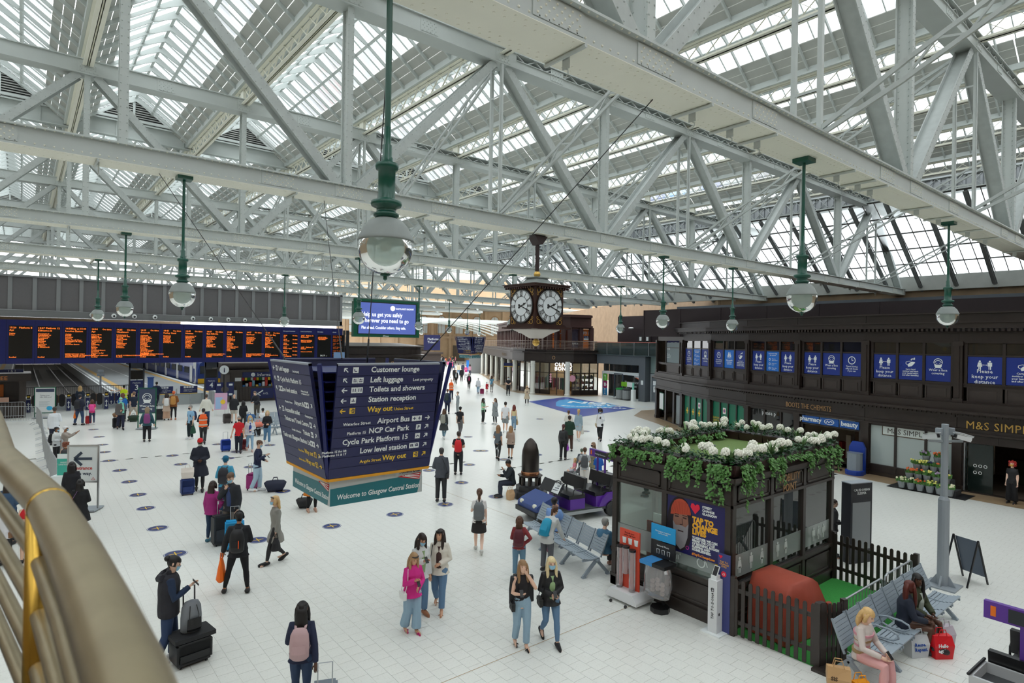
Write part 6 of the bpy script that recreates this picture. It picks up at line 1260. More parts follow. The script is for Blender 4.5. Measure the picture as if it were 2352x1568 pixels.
def seat_meshes():
 s = MB(); w = .52
 for k in range(7):
  t_ = k/6; y0 = -.03-.40*t_; z = .43+.03*t_-.03*sin(pi*t_); s.box(0.01,y0-.05,z,w-.01,y0+.005,z+.022)
 s.box(.02,-.48,.40,.05,0,.44); s.box(w-.05,-.48,.40,w-.02,0,.44)
 b = MB()
 for k in range(7):z = .52+.06*k; y = .03+.028*k; b.add([(0.01,y,z),(w-.01,y,z),(w-.01,y+.024,z+.052),(.01,y+.024,z+.052),(.01,y+.02,z-.005),(w-.01,y+.02,z-.005),(w-.01,y+.044,z+.047),(.01,y+.044,z+.047)],[(0,1,2,3),(7,6,5,4),(0,4,5,1),(2,6,7,3),(1,5,6,2),(0,3,7,4)])
 b.beam((.03,.03,.44),(.03,.24,.95),.03,.03); b.beam((w-.03,.03,.44),(w-.03,.24,.95),.03,.03)
 l = MB(); l.beam((0,-.05,.38),(0,-.42,.02),.05,.07); l.beam((0,-.05,.38),(0,.28,.02),.05,.07); l.box(-.04,-.46,0,.04,-.36,.03); l.box(-.04,.22,0,.04,.32,.03)
 a = MB(); a.tube([(0,.1,.62),(0,-.05,.66),(0,-.28,.66),(0,-.40,.62),(0,-.42,.56),(0,-.34,.50),(0,-.1,.48),(0,.02,.52)],.018,6)
 return s.mesh('seat',[BENCH]),b.mesh('backrest',[BENCH]),l.mesh('leg',[BENCH]),a.mesh('armrest',[BENCH])
SM = seat_meshes()
def bench(label,loc,rz,n,arms):
 g = thing('bench',label,'bench',loc,rz,'grey metal station benches')
 for k in range(n):s = link('seat',SM[0],g,loc=(.54*k,0,0)); link('backrest',SM[1],g,loc=(.54*k,0,0))
 for k in range(0,n+1,2):link('leg',SM[2],g,loc=(.54*k if k<n else .54*n-.1,0,0))
 for k in arms:link('armrest',SM[3],g,loc=(.54*k-.01,0,0))
 q = MB(); q.box(-.02,-.1,.36,.54*n,-.02,.42); q.build('beam',[BENCH],g); return g
bench('long pale grey slatted bench along the turf enclosure, three people sitting on it',(10.55,4.14,0),0,8,(2,3))
bench('grey slatted bench seen from behind near the purple buggy',(11.35,12.75,0),radians(-103),6,())
bench('first grey bench beside the information kiosk',(10.989,37.565,0),radians(0),4,())
bench('second grey bench beside the information kiosk, nearer one',(10.165,35.129,0),radians(0),4,())
PUR = C('buggy_purple',92,44,150,.35); PURB = C('buggy_blue',40,66,130,.35); VIN = mat('black_vinyl',(.014,.014,.015),.3)
def buggy(label,loc,rz,lettering):
 """x forwards from the rear axle, y to the buggy's left"""
 g = thing('buggy',label,'buggy',loc,rz); M = lambda nm,q,m_,p = None,lb = None:q.build(nm,[m_],p or g,lb)
 q = MB(); q.box(-.5,-.6,.26,2.5,.6,.34); q.box(.55,-.62,.24,2.0,-.58,.36); q.box(.55,.58,.24,2.0,.62,.36); M('floor_pan',q,C('buggy_mat',70,74,76)); q = MB(); q.box(.4,-.64,.22,2.05,-.6,.32); q.box(.4,.6,.22,2.05,.64,.32); M('side_rail',q,GALV)
 for x0,x1 in((.0,.62),(1.05,1.6)):
  q = MB(); q.box(x0,-.6,.34,x1,.6,.68); M('seat_base',q,PUR); q = MB(); q.box(x0-.02,-.58,.68,x1+.03,.58,.80); M('seat_cushion',q,VIN)
  q = MB(); q.add([(x0-.05,-.56,.92),(x0+.06,-.56,.92),(x0+.0,-.56,1.28),(x0-.10,-.56,1.28),(x0-.05,.56,.92),(x0+.06,.56,.92),(x0+.0,.56,1.28),(x0-.10,.56,1.28)],[(0,1,2,3),(7,6,5,4),(0,4,5,1),(1,5,6,2),(2,6,7,3),(3,7,4,0)]); M('backrest',q,VIN)
  q = MB()
  for s in(-1,1):q.tube([(x0-.02,s*.45,.78),(x0-.05,s*.45,1.0)],.025,6); q.tube([(x0+.1,s*.6,.78),(x0+.1,s*.6,.95),(x0+.2,s*.6,.99),(x0+.4,s*.6,.98),(x0+.44,s*.6,.93),(x0+.44,s*.6,.78)],.016,6)
  M('arm_hoops',q,BLACK)
 for s in(-1,1):
  q = MB(); q.prism([(-.42,.36),(-.42,.62),(-.2,.76),(.2,.76),(.42,.60),(.55,.36),(.36,.36)]+[(.33*cos(t_),.24+.33*sin(t_))for t_ in(radians(40),radians(90),radians(140))]+[(-.36,.36)],s*.60-.06,s*.60+.06,'y'); M('rear_wing',q,PUR)
 q = MB(); q.prism([(1.95,.30),(2.0,.72),(2.15,.84),(2.62,.66),(2.78,.56),(2.80,.36),(2.7,.30)],-.56,.56,'y'); M('bonnet',q,PURB); q = MB(); q.box(2.72,-.58,.28,2.86,.58,.42); M('bumper',q,BLACK)
 q = MB(); q.add([(2.0,-.56,.84),(2.0,.56,.84),(1.80,.56,1.18),(1.80,-.56,1.18),(1.98,-.56,.83),(1.98,.56,.83),(1.78,.56,1.17),(1.78,-.56,1.17)],[(0,1,2,3),(7,6,5,4),(0,4,5,1),(2,6,7,3),(1,5,6,2),(0,3,7,4)]); w = M('dash_board',q,BLACK); q = MB(); q.add([(1.985,.12,.87),(1.985,.5,.87),(1.815,.5,1.16),(1.815,.12,1.16)],[(0,1,2,3)]); q.xf(Matrix.Translation((.012,0,.006))); st = M('logo_sticker',q,WHITE,w)
 q = MB()
 for k in range(3):q.beam((1.96-.04*k,.17+.06*k,.95+.06*k),(1.94-.03*k,.42,.96+.07*k),.012,.02)
 M('logo_mark',q,C('logo_navy',30,40,60),st)
 for s in(-1,1):q = MB(); q.ell((2.74,s*.38,.56),(.06,.11,.075),10,6); M('headlamp',q,C('lamp_clear',220,220,205,.2))
 q = MB(); q.tube([(2.1,.3,.7),(1.82,.3,1.05)],.025,6); q.tube([(1.80+.16*.5*cos(t_),.3+.18*sin(t_),1.07+.16*.8*cos(t_))for t_ in[2*pi*k/14 for k in range(15)]],.015,5); M('steering_wheel',q,BLACK)
 for x in(0,2.32):
  for s in(-1,1):
   q = MB(); q.lathe([(.13,-.09),(.22,-.1),(.24,-.07),(.24,.07),(.22,.1),(.13,.09)],n=18); q.xf(Matrix.Translation((x,s*.56,.24))@Matrix.Rotation(pi/2,4,'X')); t = M('wheel',q,VIN); q = MB(); q.lathe([(0,.06),(.05,.075),(.12,.06),(.14,.08)],n=14); q.lathe([(0,-.06),(.05,-.075),(.12,-.06),(.14,-.08)],n=14)
   for k in range(6):q.beam((.05*cos(k),.05*sin(k),.078),(.12*cos(k),.12*sin(k),.07),.02,.02)
   q.xf(Matrix.Translation((x,s*.56,.24))@Matrix.Rotation(pi/2,4,'X')); M('hub',q,CHROME,t)
 q = MB()
 for s in(-1,1):q.box(-.72,s*.58-.02,.72,-.12,s*.58+.02,1.12)
 q.box(-.74,-.6,.72,-.70,.6,1.12); q.box(-.14,-.6,.72,-.10,.6,1.12); M('cargo_box',q,C('cargo_silver',196,198,200,.35)); q = MB(); q.box(-.72,-.58,.70,-.12,.58,.98); M('cargo_lining',q,C('cargo_dark',62,64,66)); q = MB(); q.tube([(-.76,-.6,1.14),(-.08,-.6,1.14)],.022,6); q.tube([(-.76,.6,1.14),(-.08,.6,1.14)],.022,6); M('cargo_trim',q,BLACK)
 q = MB(); q.box(-.05,-.22,.8,.0,-.17,1.75); q.box(-.05,.17,.8,.0,.22,1.75); M('sign_post',q,PUR); q = MB(); q.box(-.08,-.62,1.72,.0,.62,1.96); b = M('sign_beam',q,PUR)
 for s in(-1,1):
  ex = -.082 if s<0 else .002; q = MB(); q.box(min(ex,ex-.01*s*-1),-.3,1.75,max(ex,ex+.003),.34,1.93); M('black_plate',q,C('plate_dark',50,54,58),b); text('Mobility Assistance',.072,WHITE,b,(ex+(.006 if s>0 else-.008),.31*(-1 if s>0 else 1),1.81),(pi/2,0,pi/2 if s>0 else-pi/2),res=1,ext=.0005)
  q = MB(); q.box(ex-.004,-.54*1,1.77,ex+.006,-.48,1.91); q.box(ex-.004,.48,1.77,ex+.006,.54,1.91); M('orange_reflector',q,C('reflector',240,120,30),b)
 return g
b0 = buggy('purple and blue mobility buggy parked beside the black shell monument',(14.75,13.4,0),radians(170),True)
dup(b0,(10.65,1.72,0),radians(-2),'purple mobility buggy at the near right corner with silver luggage box')
g = thing('shell_monument','dark upright artillery shell monument on a black octagonal plinth','monument',(14.05,16.1,0))
q = MB(); q.lathe([(.62,0),(.62,.22),(.5,.26),(.5,.42),(.42,.46)],n=8); q.build('plinth',[BLACK],g); q = MB(); q.smooth = True; q.lathe([(.30,.78),(.31,.80),(.31,1.45),(.29,1.65),(.22,1.88),(.12,2.02),(.04,2.08),(0,2.09)],n=24); q.build('shell',[mat('gunmetal',(.055,.045,.04),.32,metal=.7,noise=.2,nscale=3)],g)
q = MB(); q.lathe([(.315,.80),(.325,.82),(.325,.90),(.315,.92)],n=24); q.build('copper_band',[mat('copper',(.45,.2,.1),.35,metal=1)],g); q = MB()
for k in range(8):a = k*pi/4; q.cyl((.34*cos(a),.34*sin(a),.45),(.34*cos(a),.34*sin(a),.76),.055,8)
q.lathe([(.42,.74),(.44,.76),(.44,.80),(.3,.82)],n=8); q.build('ring_of_posts',[mat('gunmetal',(.055,.045,.04),.32)],g)
g = thing('camera_pole','grey steel camera pole with three white cameras on top','pole',(16.63,4.45,0))
q = MB(); q.box(-.32,-.32,0,.32,.32,.03); q.prism([(-.26,.03),(.26,.03),(.1,.28),(-.1,.28)],-.02,.02,'y'); q.prism([(-.26,.03),(.26,.03),(.1,.28),(-.1,.28)],-.02,.02,'x'); q.build('base',[GREYP],g); q = MB(); q.cyl((0,0,.03),(0,0,2.0),.115,14); q.cyl((0,0,2.0),(0,0,2.08),.115,14,.075); q.cyl((0,0,2.05),(0,0,3.75),.072,14); q.build('pole',[GREYP],g)
q = MB(); q.beam((-.28,.24,3.36),(.3,-.26,3.36),.06,.05); q.box(-.2,.02,3.5,-.08,.14,3.66); q.box(.08,-.14,3.5,.2,-.02,3.66); q.build('bracket',[GREYP],g)
for k,(x,y,a)in enumerate(((-.26,.2,2.2),(.14,-.3,0.2),(.32,-.28,.35))):
 q = MB(); q.box(-.16,-.055,-.05,.17,.055,.05); q.add([(-.2,-.065,.06),(.2,-.065,.06),(.2,.065,.06),(-.2,.065,.06),(-.2,-.065,.075),(.2,-.065,.075),(.2,.065,.075),(-.2,.065,.075)],[(3,2,1,0),(4,5,6,7),(0,1,5,4),(1,2,6,5),(2,3,7,6),(3,0,4,7)]); q.xf(Matrix.Translation((x,y,3.46))@Matrix.Rotation(a-.9,4,'Z')@Matrix.Rotation(.25,4,'Y')); c = q.build('camera',[C('camera_white',222,226,228,.35)],g); q = MB(); q.box(-.175,-.04,-.04,-.16,.04,.04); q.xf(Matrix.Translation((x,y,3.46))@Matrix.Rotation(a-.9,4,'Z')@Matrix.Rotation(.25,4,'Y')); q.build('lens',[BLACK],c)
g = thing('sleeper_totem','tall black totem with grey poster panel behind the kiosk','totem',(16.7,6.35,0),radians(-20)); q = MB(); q.box(-.36,-.14,0,.36,.14,2.03); q.build('body',[C('totem_dark',22,24,34,.3)],g); q = MB(); q.box(-.365,-.145,2.03,.365,.145,2.05); q.build('top',[GREYP],g); q = MB(); q.box(-.3,-.145,.35,.3,-.14,1.55); q.build('poster_panel',[C('totem_panel',128,132,136,.3)],g); text('CALEDONIAN\nSLEEPER',.085,WHITE,g,(0,-.146,1.84),(pi/2,0,0),'CENTER',res=1)
g = thing('pavement_board','leaning grey pavement board beside the camera pole','sign',(17.35,4.2,0),radians(70)); q = MB(); q.beam((-.28,-.35,0),(-.28,0,1.05),.03,.03); q.beam((.28,-.35,0),(.28,0,1.05),.03,.03); q.beam((-.28,.35,0),(-.28,0,1.05),.03,.03); q.beam((.28,.35,0),(.28,0,1.05),.03,.03); q.build('frame',[BLACK],g); q = MB(); q.add([(-.27,-.30,.16),(.27,-.30,.16),(.27,-.02,1.02),(-.27,-.02,1.02)],[(0,1,2,3)]); q.xf(Matrix.Translation((0,-.02,0))); p = q.build('board',[C('board_slate',84,96,112,.3)],g); q = MB(); q.add([(.15*cos(t_),-.235+.05*sin(t_),.42+.15*sin(t_))for t_ in[2*pi*k/12 for k in range(12)]],[tuple(range(12))]); q.xf(Matrix.Translation((0,-.035,0))); q.build('pale_mark',[C('board_pale',150,160,170)],p)
g = thing('flower_stand','tiered stand of wrapped bouquets outside the food shop','flower stand',(27.15,7.75,0),radians(-92)); q = MB(); q.box(-1.3,-.5,0,1.3,.6,.02); q.build('mat',[BLACK],g); q = MB()
for k in range(3):q.box(-.95+.2*k,-.35+.22*k,.02,.95-.2*k,.3,.22+.34*k)
q.build('tiers',[C('tier_grey',60,62,64)],g)
r = random.Random(9); fc = [C('bouquet_%s'%n_,*c)for n_,c in(('yellow',(226,220,120)),('cream',(240,236,200)),('orange',(226,110,60)),('lilac',(170,150,180)),('navy',(50,60,100)))]
for t_ in range(4):
 nn = (6,5,4,2)[t_]
 for k in range(nn):
  x = (-.95+1.9*(k+.5)/nn)*(1-.2*t_); y = -.42+.22*t_; z = .05+.34*t_; cc = r.choice(fc if t_ else fc[:3]); q = MB(); q.lathe([(.10,0),(.15,.26),(.14,.26),(0,.2)],(x,y,z),10); b_ = q.build('bucket',[C('bucket_grey',128,134,138,.4)],g); q = MB()
  for j in range(26):leaf(q,(x+r.uniform(-.1,.1),y+r.uniform(-.1,.1),z+.22),(r.uniform(-.8,.8),r.uniform(-.8,.8),1),(r.uniform(-1,1),r.uniform(-1,1),.2),r.uniform(.14,.26))
  q.build('leaves',[LEAF],b_)['kind'] = 'stuff'; q = MB()
  for j in range(9):q.ell((x+r.uniform(-.15,.15),y+r.uniform(-.15,.1),z+.34+r.random()*.1),(.04,.04,.035),6,4)
  q.build('blooms',[cc],b_)['kind'] = 'stuff'
g = thing('blue_basket_bin','blue moulded bin beside the chemist entrance','bin',(28.0,10.75,0),radians(-90)); q = MB(); q.lathe([(.3,0),(.34,.1),(.3,.2),(.3,.9),(.32,.95)],n=12); q.build('basket',[C('basket_steel',130,140,150,.4)],g); q = MB(); q.box(-.32,.18,0,.32,.34,1.15); q.prism([(-.32,1.15),(.32,1.15),(.2,1.4),(-.2,1.4)],.2,.32,'y'); q.lathe([(.36,0),(.38,.18),(.32,.2)],n=12); q.build('blue_shell',[C('bin_royal',24,62,160,.4)],g)
g = thing('queue_post','black queue post in the chemist doorway','post',(28.4,11.6,0)); q = MB(); q.lathe([(.18,0),(.18,.03),(.03,.06),(.03,1.2),(.05,1.22),(0,1.3)],n=10); q.build('post',[BLACK],g)
def floorsign(nm,label,px_loc,rz,w,z0,z1,frame,face,body):
 g = thing(nm,label,'sign',px_loc,rz); q = MB()
 for s in(-1,1):q.box(s*w/2-.025,-.025,0,s*w/2+.025,.025,z1+.02)
 q.box(-w/2,-.025,z1-.02,w/2,.025,z1+.03); q.box(-w/2,-.025,z0-.03,w/2,.025,z0+.02); q.build('frame',[frame],g); q = MB(); q.box(-w/2-.04,-.3,.03,w/2+.04,.3,.07); q.build('foot_plate',[GREYP],g); q = MB(); q.box(-w/2+.025,-.015,z0+.02,w/2-.025,.015,z1-.02); p = q.build('panel',[face],g); body(p,w,z0,z1); return g
def b1(p,w,z0,z1):
 q = MB(); arrow(q,0,z0+.72,.50,pi,-.018); q.build('arrow',[C('arrow_slate',60,72,88)],p); text('Entrance',.145,C('entrance_red',200,70,66),p,(0,-.018,z0+.38),(pi/2,0,0),'CENTER',bold=.003); text('this way.',.145,C('arrow_slate',60,72,88),p,(0,-.018,z0+.21),(pi/2,0,0),'CENTER',bold=.003); q = MB(); strokes(q,[(.24,z0+.06),(.29,z0+.14),(.34,z0+.06),(.24,z0+.06)],.008,-.018); q.build('small_mark',[C('entrance_red',200,70,66)],p)
floorsign('entrance_sign','silver framed entrance this way sign with a big left arrow',(1.541,22.986,0),radians(-30),.86,.90,2.02,CHROME,C('entrance_face',226,232,232,.4),b1)
def b2(p,w,z0,z1):
 m = icon('mask',.62,-.018); m.xf(Matrix.Translation((0,0,z0+.85))); m.build('pictogram',[WHITE],p); text('Wear a face\ncovering',.16,WHITE,p,(0,-.018,z0+.36),(pi/2,0,0),'CENTER',bold=.003)
floorsign('face_covering_sign','green framed slate sign asking to wear a face covering',(5.755,40.923,0),radians(-25),.92,.95,2.4,C('frame_green',14,92,66),C('slate_face',62,72,98,.4),b2)
def b3(p,w,z0,z1):
 q = MB(); q.box(-w/2+.06,-.02,z1-.3,w/2-.06,-.015,z1-.08); q.build('header',[C('slate_face',62,72,98)],p); q = MB(); disc(q,.25,z0+.3,.14,-.017,rx=.17); q.build('blue_oval',[C('oval_sky',60,180,230)],p); text('Taking your\nbike with you?',.11,C('navy_letter',20,26,70),p,(-.28,-.018,z1-.55),(pi/2,0,0),res=1)
 q = MB()
 for k in range(5):q.box(-.32,-.018,z1-.95-.07*k,.25-.1*(k%2),-.015,z1-.925-.07*k)
 q.build('text_lines',[C('pale_text',170,180,188)],p)
floorsign('white_notice_board','green framed white notice board with a blue oval near the ticket gates',(1.224,49.587,0),radians(-20),1.12,.35,2.0,C('frame_green',14,92,66),C('notice_face',226,230,232,.4),b3)
g = thing('easel_board','white easel with a pink and blue poster and yellow disc','sign',(10.761,45.064,0),radians(-15)); q = MB()
for s in(-1,1):q.beam((s*.4,-.15,0),(s*.36,.06,1.6),.03,.03); q.beam((s*.3,.4,0),(s*.3,.06,1.5),.03,.03)
q.build('legs',[WHITE],g); q = MB(); q.beam((0,-.10,.5),(0,.05,1.6),.82,.03,(1,0,0)); q = MB(); q.add([(-.4,-.12,.45),(.4,-.12,.45),(.4,.03,1.6),(-.4,.03,1.6)],[(0,1,2,3)]); p = q.build('poster',[C('easel_pink',214,170,200)],g); q = MB(); q.add([(-.34,-.125,.5),(0,-.125,.5),(.1,-.02,1.3),(-.34,-.02,1.3)],[(0,1,2,3)]); q.build('blue_patch',[C('easel_blue',160,190,226)],p); q = MB(); q.add([(.12+.16*cos(t_),-.065+.02*sin(t_),.98+.16*sin(t_))for t_ in[2*pi*k/12 for k in range(12)]],[tuple(range(12))]); q.build('yellow_disc',[YEL],p)
def b4(p,w,z0,z1):
 text('QUEUE\nHERE',.1,C('navy_letter',20,26,70),p,(0,-.018,z1-.35),(pi/2,0,0),'CENTER',res=1)
floorsign('shop_notice_stand','white notice stand in green frame outside the green windowed cafe',(40.141,27.982,0),radians(-60),.62,.5,1.9,C('frame_green',14,92,66),C('notice_face',226,230,232),b4)
bars_ = [((.75,46.6),(-1.2,47.6)),((-1.3,47.7),(-3.3,48.7)),((.2,50),(-2.4,50.3)),((.75,46.2),(.85,44.2)),((.86,44),(.9,42)),((.9,41.8),(.88,39.8)),((.88,39.6),(.85,37.6)),((.85,37.4),(.83,35.4)),((.83,35.2),(.84,33.2)),((.84,33.0),(.86,31.0)),((.86,30.8),(.9,28.8)),((.9,28.6),(1.0,26.6)),((1.32,33),(1.37,31)),((1.35,30.8),(1.42,28.8)),((1.6,41.5),(1.55,39.6))]
BW = ('across the left, by the notice board','across the left, at the frame edge','by the coffee kiosk','first of the queue line, by the notice board','second of the queue line','third of the queue line','fourth of the queue line','fifth of the queue line','sixth of the queue line','seventh of the queue line','eighth of the queue line','nearest of the queue line','doubled up beside the sixth of the queue line','doubled up beside the eighth of the queue line','standing loose by the man in the white shirt')
b0_ = None
for(a,b),s in zip(bars_,BW):hoop('galvanised crowd barrier '+s,a,b,1.08,16,group='crowd barriers of the queue')
g = thing('sanitiser_unit','white hand sanitiser unit with teal sign at the end of the queue barriers','stand',(1.133,24.665,0),radians(-30)); q = MB(); q.box(-.3,-.2,0,.3,.2,.85); q.build('unit',[WHITE],g); q = MB(); q.box(-.2,-.02,.85,.2,.02,1.55); p = q.build('sign',[C('sanitiser_teal2',70,180,160)],g); text('HAND\nSANITISER',.07,WHITE,p,(0,-.025,1.25),(pi/2,0,0),'CENTER',res=1); q = MB(); q.box(-.2,-.025,1.4,.2,-.02,1.55); q.build('white_top',[WHITE],p)
STK = ['in the long column from the entrance sign, '+w for w in('nearest of eleven','second nearest','third','fourth','fifth','sixth','seventh','eighth','ninth','tenth','farthest')]+['by the walking blonde woman in grey','alone in the open floor left of centre','alone below the welcome panel','in front of the dark grey coat man','near the eating man on the plinth','beside the shell monument','behind the red cap man','left of the red cap man','behind the navy sweater man','beside the blue suitcase and red tee','left of the blue suitcase','under the navy holdall','right of the red tee couple','by the magenta suitcase','right of the red sling man','past the red sling man','behind the striding black cap man','by the pale sweatsuit man','between the red sling man and the shoppers','right of the shell top','beyond the shell tip','left of the green hoodie man','before the white shirt woman','behind the purple buggy','at the right edge of the blue sign','just under the corner of the blue sign','by the black leggings woman']
ST = MB(); ST.lathe([(.27,0),(.27,.004),(0,.004)],n=20); ST = ST.mesh('disc',[C('sticker_navy',38,56,116,.35)]); SR = MB(); SR.lathe([(.258,.006),(.245,.006)],n=20,cap=False); SR = SR.mesh('ring',[WHITE]); SC = MB()
for a in(0,pi/2):
 SC.beam((-.15*cos(a),-.15*sin(a),.006),(.15*cos(a),.15*sin(a),.006),.028,.002)
SC = SC.mesh('cross',[YEL]); sk = None
for k,loc in enumerate([(3.072,17.069,0),(3.072,19.649,0),(3.126,22.147,0),(3.173,24.179,0),(3.193,26.522,0),(3.149,28.959,0),(3.01,31.424,0),(3.068,33.87,0),(3.184,36.211,0),(3.294,39.079,0),(3.288,42.3,0),(5.029,16.951,0),(7.113,16.954,0),(9.169,16.945,0),(11.085,17,0),(13.088,16.822,0),(14.751,16.709,0),(5.346,28.915,0),(5.429,31.23,0),(7.328,29.188,0),(8.041,30.649,0),(7.824,33.277,0),(7.319,21.827,0),(9.894,31.588,0),(7.577,26.723,0),(13.28,19.254,0),(15.466,21.836,0),(17.777,24.366,0),(19.869,28.228,-0),(17.994,24.22,0),(17.263,19.379,0),(19.537,21.918,0),(28.74,31.979,0),(27.239,26.043,0),(18.958,16.961,0),(13.392,21.852,0),(11.295,19.478,0),(17.48,21.887,0)]):
 t = thing('floor_sticker','round navy keep-apart floor sticker '+STK[k],'sticker',(loc[0],loc[1],.001),0,'distance stickers on the floor'); link('disc',ST,t); link('ring',SR,t); link('cross',SC,t)
q = MB(); q.box(12.4,11.3,-.001,12.42,12.6,.002); q.box(13.7,11.3,-.001,13.72,12.6,.002); q.box(12.4,11.3,-.001,13.7,11.32,.002); q.box(12.4,12.58,-.001,13.7,12.6,.002); struct('trim_7',q,[JOINT],'floor hatch outline')
# ================================================================ BRASS RAILING of the gallery, close to the lens
BRASS = mat('dull_brass',(.36,.30,.19),.42,metal=.75,noise=.25,nscale=9); BRASS2 = mat('bright_brass',(.55,.34,.06),.25,metal=.9)
g = thing('brass_railing','curved brass gallery railing very close at the lower left','railing',(0,0,0))
RC = [(-.10,3.4),(-.07,2.8),(-.045,2.26),(0.005,1.88),(.045,1.58),(.07,1.18),(.082,.9),(.088,.71),(.085,.4),(.07,.1),(.03,-.4)]
q = MB(); q.smooth = True; q.tube([(x,y,5.15)for x,y in RC],.037,20); q.build('handrail',[BRASS],g)
for k in range(4):q = MB(); q.smooth = True; q.tube([(x-.015,y,5.045-.105*k)for x,y in RC],.016,14); q.build('lower_rail',[BRASS],g)
q = MB(); q.smooth = True; q.tube([(.047,1.535,5.15),(.049,1.52,5.15)],.0385,20); q.build('collar',[BRASS2],g)
for y,x in((1.53,.045),(2.9,-.075)):
 q = MB(); q.smooth = True; q.cyl((x-.015,y,4.3),(x-.012,y,5.14),.024,14); p = q.build('post',[BRASS2],g)
q = MB(); P = [(x-.45,y,0)for x,y in RC]; n = len(RC)
q.add([(x-.03,y,4.55)for x,y in RC]+[(x-3.5,y,4.55)for x,y in RC]+[(x-.03,y,4.35)for x,y in RC]+[(x-3.5,y,4.35)for x,y in RC],[(i,i+1,n+i+1,n+i)for i in range(n-1)]+[(2*n+i,2*n+i+1,i+1,i)for i in range(n-1)]+[(3*n+i,3*n+i+1,2*n+i+1,2*n+i)for i in range(n-1)]); struct('floor_gallery',q,[C('gallery_grey',64,64,70,.8)],'grey gallery floor behind the brass railing')
q = MB(); r = random.Random(2)
for k in range(70):y = r.uniform(.4,2.2); x = .06; q.cyl((x,y,4.56),(x+r.uniform(.02,.16),y+r.uniform(-.06,.06),4.56+r.uniform(.08,.16)),.0012,3)
q.box(.03,.3,4.54,.09,2.3,4.56); o = tag(q.build('bird_spikes',[CHROME]),'strip of thin steel bird spikes on the ledge below the brass railing','spikes')
# ================================================================ PEOPLE
JOBS = []
def voxel(mb,name,m_,parent,vox,extra=None,label=None):
 """one continuous surface from overlapping lofts; extra = geometry joined after the remesh"""
 o = mb.build(name,[m_],parent,label); JOBS.append((o,vox,extra)); return o
V = Vector
ARM = {'down':((-.02,.05,-.29),(.04,.05,-.55)),'phone':((.04,.07,-.28),(.25,-.07,-.15)),'fwd':((.0,.08,-.28),(.20,-.12,-.34)),'ear':((.14,.12,-.20),(.10,-.07,.10)),'hip':((-.08,.2,-.24),(.05,.03,-.42)),'back':((-.1,.07,-.28),(-.17,.10,-.54)),'point':((.06,.27,-.06),(.12,.5,.0)),'hold':((.05,.07,-.28),(.26,-.04,-.22)),'cross':((.08,.08,-.27),(.20,-.18,-.20)),'lap':((.06,.09,-.27),(.27,-.05,-.35)),'chin':((.12,.06,-.25),(.17,-.12,.0)),'out':((.02,.10,-.28),(.10,.16,-.53)),'swing':((.06,.05,-.28),(.20,.03,-.50)),'up':((.2,.1,-.12),(.42,.02,.02))}
def hand(mb,w,d,s,sc,n=4):
 d = d.normalized(); f = V((1,0,0))if abs(d.x)<.8 else V((0,0,1)); f = (f-d*f.dot(d)).normalized(); a = d.cross(f)*s
 mb.tube([w-d*.03*sc,w+d*.03*sc,w+d*.085*sc],[(.022*sc,.022*sc),(.018*sc,.036*sc),(.014*sc,.034*sc)],6)
 for k in range(4):
  L = (.062,.072,.068,.052)[k]*sc; b = w+d*.08*sc+a*(.027-.018*k)*sc
  mb.tube([b,b+d*L*.5+f*.006*sc,b+d*L*.85+f*.026*sc],[.0095*sc,.0085*sc,.0065*sc],n)
 b = w+d*.03*sc+a*.028*sc; mb.tube([b,b+d*.03*sc+a*.024*sc+f*.008*sc,b+d*.055*sc+a*.024*sc+f*.022*sc],[.011*sc,.010*sc,.007*sc],n)
SKINS = [(232,190,165),(214,165,135),(164,112,80),(92,60,44),(244,205,184)]
TORSO = [(-.13,.075,.11),(-.05,.10,.155),(.03,.102,.165),(.12,.092,.138),(.25,.105,.15),(.37,.115,.172),(.455,.094,.155),(.50,.072,.10),(.535,.052,.058),(.57,.048,.052)]
HEAD = [(-.115,.028,.03,.05),(-.10,.05,.046,.042),(-.075,.068,.058,.028),(-.035,.084,.067,.014),(.005,.094,.073,.004),(.045,.097,.075,0),(.08,.085,.066,-.004),(.105,.058,.045,-.006),(.118,.022,.018,-.006)]
HATS = {'cap','beanie','hood'}
